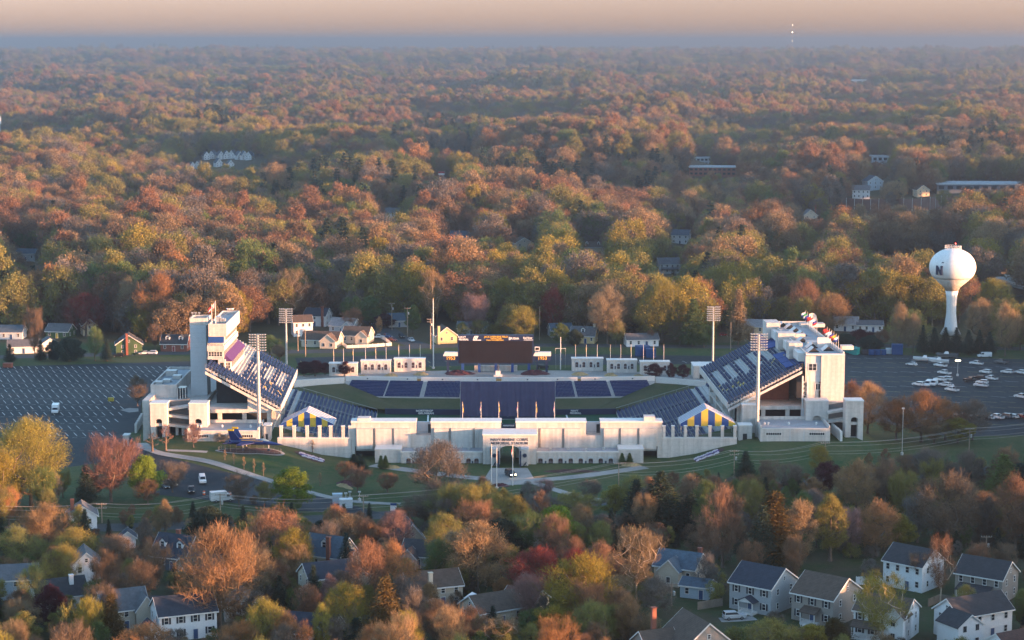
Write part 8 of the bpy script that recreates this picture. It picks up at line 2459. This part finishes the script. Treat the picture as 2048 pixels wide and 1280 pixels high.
# words for every tree: what it looks like, then the thing it stands nearest to in view
MARKS = [(60,930,'the left car park'),(111,815,'the white box van'),(300,960,'the left drive'),(418,1050,'the white truck by the drive'),(510,910,'the blue jet'),(440,870,'the left low building'),(600,1000,'the street corner'),(720,930,'the left ticket annex'),(780,930,'the left ticket building'),(900,930,'the gate plaza'),(1015,950,'the gate arch'),(1150,940,'the right ticket building'),(1260,925,'the right ticket annex'),(1415,890,'the right striped tent'),(1590,870,'the right low building'),(1700,820,'the suite building'),(1900,770,'the right car park'),(1903,560,'the water tower'),(1620,660,'the suite roof flags'),(1470,690,'the far right floodlight'),(1300,735,'the right arched kiosks'),(1168,670,'the yellow cape house'),(992,700,'the scoreboard'),(889,668,'the yellow gabled house'),(716,672,'the picket fence bungalow'),(800,650,'the far side street'),(640,680,'the cream ranch house'),(620,640,'the brick chimney house'),(690,735,'the left arched kiosks'),(570,700,'the far left floodlight'),(420,690,'the press tower'),(350,685,'the brick cape house'),(258,690,'the green gabled house'),(177,655,'the peach gabled house'),(122,662,'the grey green house'),(90,700,'the white garage house'),(20,690,'the far left white house'),
         (356,1100,'the dark slate house'),(172,1140,'the tall narrow white house'),(256,1080,'the tiny shed house'),(118,1195,'the white cottage'),(244,1225,'the cream grey roofed house'),(368,1235,'the large white house'),(486,1210,'the white gabled house'),(165,1040,'the red chimney house'),(35,1170,'the pale blue house'),(660,1105,'the dormered cream house'),(655,1160,'the navy roofed cream house'),(612,1255,'the long white bungalow'),(762,1260,'the blue roofed white house'),(820,1075,'the pointed tan gable'),(862,1180,'the long tan house'),(985,1215,'the low brown house'),(1050,1210,'the peach walled house'),(1068,1080,'the half hidden white house'),(1362,1140,'the small tan house'),(1391,1260,'the sunlit taupe gable'),(1526,1170,'the pale grey house'),(1652,1190,'the taupe house'),(1826,1130,'the bright white house'),(1972,1150,'the screened porch house'),(1772,1240,'the long porch house'),(1945,1245,'the charcoal roofed white house'),(2025,1270,'the rust roofed house'),(1468,1235,'the silver car'),(1468,920,'the green bank pole'),(1650,900,'the low building pole'),(1938,880,'the peak of the wires'),(1820,990,'the blue car and white pickup')]
from collections import defaultdict
bk = defaultdict(list)
for t, px, py, kind, tone, h in TREES:
    m = min(MARKS, key=lambda q: (q[0] - px) ** 2 + ((q[1] - py) * 1.3) ** 2)
    dx, dy = px - m[0], py - m[1]
    if abs(dx) < 14 and abs(dy) < 14: rel = 'beside'
    elif abs(dx) > abs(dy): rel = 'left of' if dx < 0 else 'right of'
    else: rel = 'behind' if dy < 0 else 'in front of'
    sz = '' if kind in ('shrub', 'sapling', 'willow') else 'tall ' if h > 15 else 'small ' if h < 7 else ''
    bk[sz + CNAME[tone] + ' ' + KNAME[kind] + '|' + rel + ' ' + m[2]].append((px, t))
for k, v in bk.items():
    a, b = k.split('|'); v.sort(key=lambda q: q[0]); n = len(v)
    for i, (_, t) in enumerate(v):
        if n == 1: t['label'] = a + ' ' + b
        else:
            w = 'leftmost' if i == 0 else 'rightmost' if i == n - 1 else ORD[i] + ' from left'
            t['label'] = '%s %s, %s of %s' % (a, b, w, NUM[n])
print('trees', len(TREES))
# ---------------------------------------------------------------- scatter of the woods
def inpoly(px, py, poly):
    c = False; j = len(poly) - 1
    for i in range(len(poly)):
        xi, yi = poly[i]; xj, yj = poly[j]
        if (yi > py) != (yj > py) and px < (xj - xi) * (py - yi) / (yj - yi) + xi: c = not c
        j = i
    return c
FRONT = [(-400, 690), (0, 688), (420, 690), (560, 672), (700, 664), (760, 655), (840, 672), (960, 682), (1110, 686), (1300, 688), (1460, 690), (1640, 690), (1700, 694), (2048, 698), (2500, 698)]
def front_y(px):
    for (a, ya), (b, yb) in zip(FRONT, FRONT[1:]):
        if a <= px <= b: return ya + (yb - ya) * (px - a) / (b - a)
    return 660
CLEAR = [(a, b, c, d, G(px, py)[1] + (14 if px == 1901 else 0)) for a, b, c, d, px, py in ((1878, 575, 1928, 655, 1901, 668), (896, 270, 936, 296, 908, 312), (376, 306, 503, 326, 440, 330), (1552, 476, 1600, 504, 1575, 510), (1862, 472, 1906, 488, 1880, 500), (1396, 338, 1460, 346, 1425, 348),
    (1620, 404, 1860, 411, 1700, 420), (1740, 448, 1900, 500, 1850, 500), (1970, 545, 2048, 590, 2000, 600), (1905, 364, 2048, 372, 1990, 378), (875, 342, 890, 352, 882, 372), (1690, 642, 1760, 662, 1700, 664), (1490, 650, 1525, 664, 1508, 664), (0, 230, 8, 262, 1, 285))]       # (px0, py0, px1, py1, distance): nothing nearer than the distance may cover this part of the picture
for t, px, by in HOUSES:
    if by > 600: CLEAR.append((px - 34, by - 30, px + 34, by - 3, t.location.y + 6))
    elif by < 600: CLEAR.append((px - 9, by - 17, px + 9, by - 11, t.location.y + 6))
CLEAR += [(735, 640, 862, 692, G(800, 660)[1]), (582, 620, 790, 690, G(690, 664)[1]), (595, 690, 880, 705, 900), (1804, 604, 830, 672, 0)]
def covers(px, top, bot, hw, y):
    for a, b, c, d, D in CLEAR:
        if y < D and px + hw > a and px - hw < c and top < d and bot > b: return True
    return False
TONES = ['tan', 'rust', 'olive', 'brown', 'grey', 'yellow', 'green', 'orange']
def tint_at(x, y, r):
    a = math.sin(x * .011 + y * .004) + math.sin(y * .0097 - x * .005 + 2) + math.sin(x * .0031 - y * .0042 + 1)
    b = math.sin(x * .021 - y * .013 + 3) + math.sin(y * .017 + x * .009)
    wts = {'rust': .75 + max(0, a) * .8, 'brown': 1.0, 'tan': 1.3 + max(0, -b * .6), 'olive': 1.1 + max(0, -a) * 2.2, 'grey': .85 + max(0, b * .5), 'green': .22 + max(0, b - .6) * .6, 'yellow': .3 + max(0, -a - .4) * 1.0, 'orange': .2, 'dark': .06}
    if y > 3200:      # distance haze put into the tones: greyer, greener, darker trees farther out
        q = smooth(3200, 6500, y)
        for n_, f in (('rust', .6), ('tan', .55), ('orange', 1), ('yellow', .9)): wts[n_] *= 1 - q * f
        wts['grey'] += q * 1.6; wts['green'] += q * 1.2; wts['dark'] += q * .5
    t = r.uniform(0, sum(wts.values()))
    for k, w in wts.items():
        t -= w
        if t <= 0: return k
    return 'brown'
# hollows where conifers stand: pixel centre, radii, share
PINES = [(700, 430, 190, 45, .35), (1190, 385, 230, 45, .45), (440, 272, 45, 16, .8), (1960, 330, 120, 30, .5), (880, 305, 80, 30, .5), (600, 395, 60, 20, .4), (1830, 420, 180, 35, .3), (1290, 560, 80, 30, .3), (700, 560, 60, 25, .35), (150, 600, 90, 30, .3), (1400, 600, 60, 40, .3)]
def wood_points():
    r = random.Random(5)
    pts, near = [], []
    y = 150.0
    while y < 12000:
        step = 9.2 if y < 1300 else 10.5 if y < 2200 else 12.5 if y < 4000 else 21 if y < 7000 else 38
        offl = .27 * y + 30
        x = -offl - 10
        xr = .27 * y + 40
        while x < max(xr, 560 if y < 900 else 0):
            xx, yy = x + r.uniform(-.48, .48) * step, y + r.uniform(-.48, .48) * step
            st = step
            infr = abs(xx) < .262 * yy
            if yy < 900 and xx > .262 * yy + 9: st = step * 1.35      # gardens and street trees right of the view
            x += st
            if yy < 1000 and any((xx - t.location.x) ** 2 + (yy - t.location.y) ** 2 < 90 for t, _, _ in HOUSES): continue
            z = zt(xx, yy)
            px, py = proj(xx, yy, z)
            if yy < 900 and infr: 
                if py > front_y(px): continue
            elif yy < 900 and xx < 0: continue
            if yy < 900 and not infr:
                if yy < 430 and (r.random() < .55): continue
                gx = xx - .262 * yy
                if gx < 9 or r.random() < .5: continue
            if py < 115: continue
            sc = r.choice((r.uniform(.9, 1.3), r.uniform(1.3, 1.75), r.uniform(1.5, 2.1))) * (1 if step < 14 else step / 12.5 * .82)
            
            if yy < 900 and not infr: sc = r.uniform(1.0, 1.5)
            k = tint_at(xx, yy, r); ki = r.choice((0, 0, 1, 1, 2, 2, 3, 5))
            for a, b, ra, rb, sh in PINES:
                if ((px - a) / ra) ** 2 + ((py - b) / rb) ** 2 < 1 and r.random() < sh: k = 'dark'
            if k in ('dark',): ki = 4
            s = F / (yy * _c + 122 * _s)
            if infr and covers(px, py - 15 * sc * s, py, 7.4 * sc * s, yy): continue
            c = TINT[k]; q = r.uniform(.85, 1.15)
            pts.append((xx, yy, z, sc, ki, (c[0]*q, c[1]*q, c[2]*q), k, infr, py))
        y += step
    return pts
WP = wood_points()
far_woods([p[:6] for p in WP])

# brushwood and saplings between the houses, too many to tell apart
def thickets():
    r = random.Random(12); pts = []; tries = 0
    while len(pts) < 760 and tries < 9000:
        tries += 1
        px, by = (r.uniform(-40, 2090), r.uniform(1030, 1330)) if tries % 4 else (r.uniform(1330, 2090), r.uniform(935, 1035))
        sc = r.uniform(.2, .5) * (1 if by > 1080 else .8)
        x, y = G(px, by); z = zt(x, y); s = F / (y * _c + 122 * _s)
        top = proj(x, y, z + 13 * sc)[1]; hw = 5.5 * sc * s
        if any(px + hw * .8 > a and px - hw * .8 < c and top < d - 8 and by > b + 10 for a, b, c, d in CLEAR_FG): continue
        if any((x - t.location.x) ** 2 + (y - t.location.y) ** 2 < 36 for t, _, _ in HOUSES): continue
        k = r.choice(('brown', 'grey', 'olive', 'tan', 'rust', 'green', 'olive', 'dark')); c = TINT[k]; q = r.uniform(.7, 1.2)
        pts.append((x, y, z - .3, sc, 4 if k == 'dark' else r.choice((0, 1, 2, 3, 5)), (c[0]*q, c[1]*q, c[2]*q)))
    return pts
far_woods(thickets(), 'undergrowth', 'brown and olive brushwood filling the gardens between the houses')
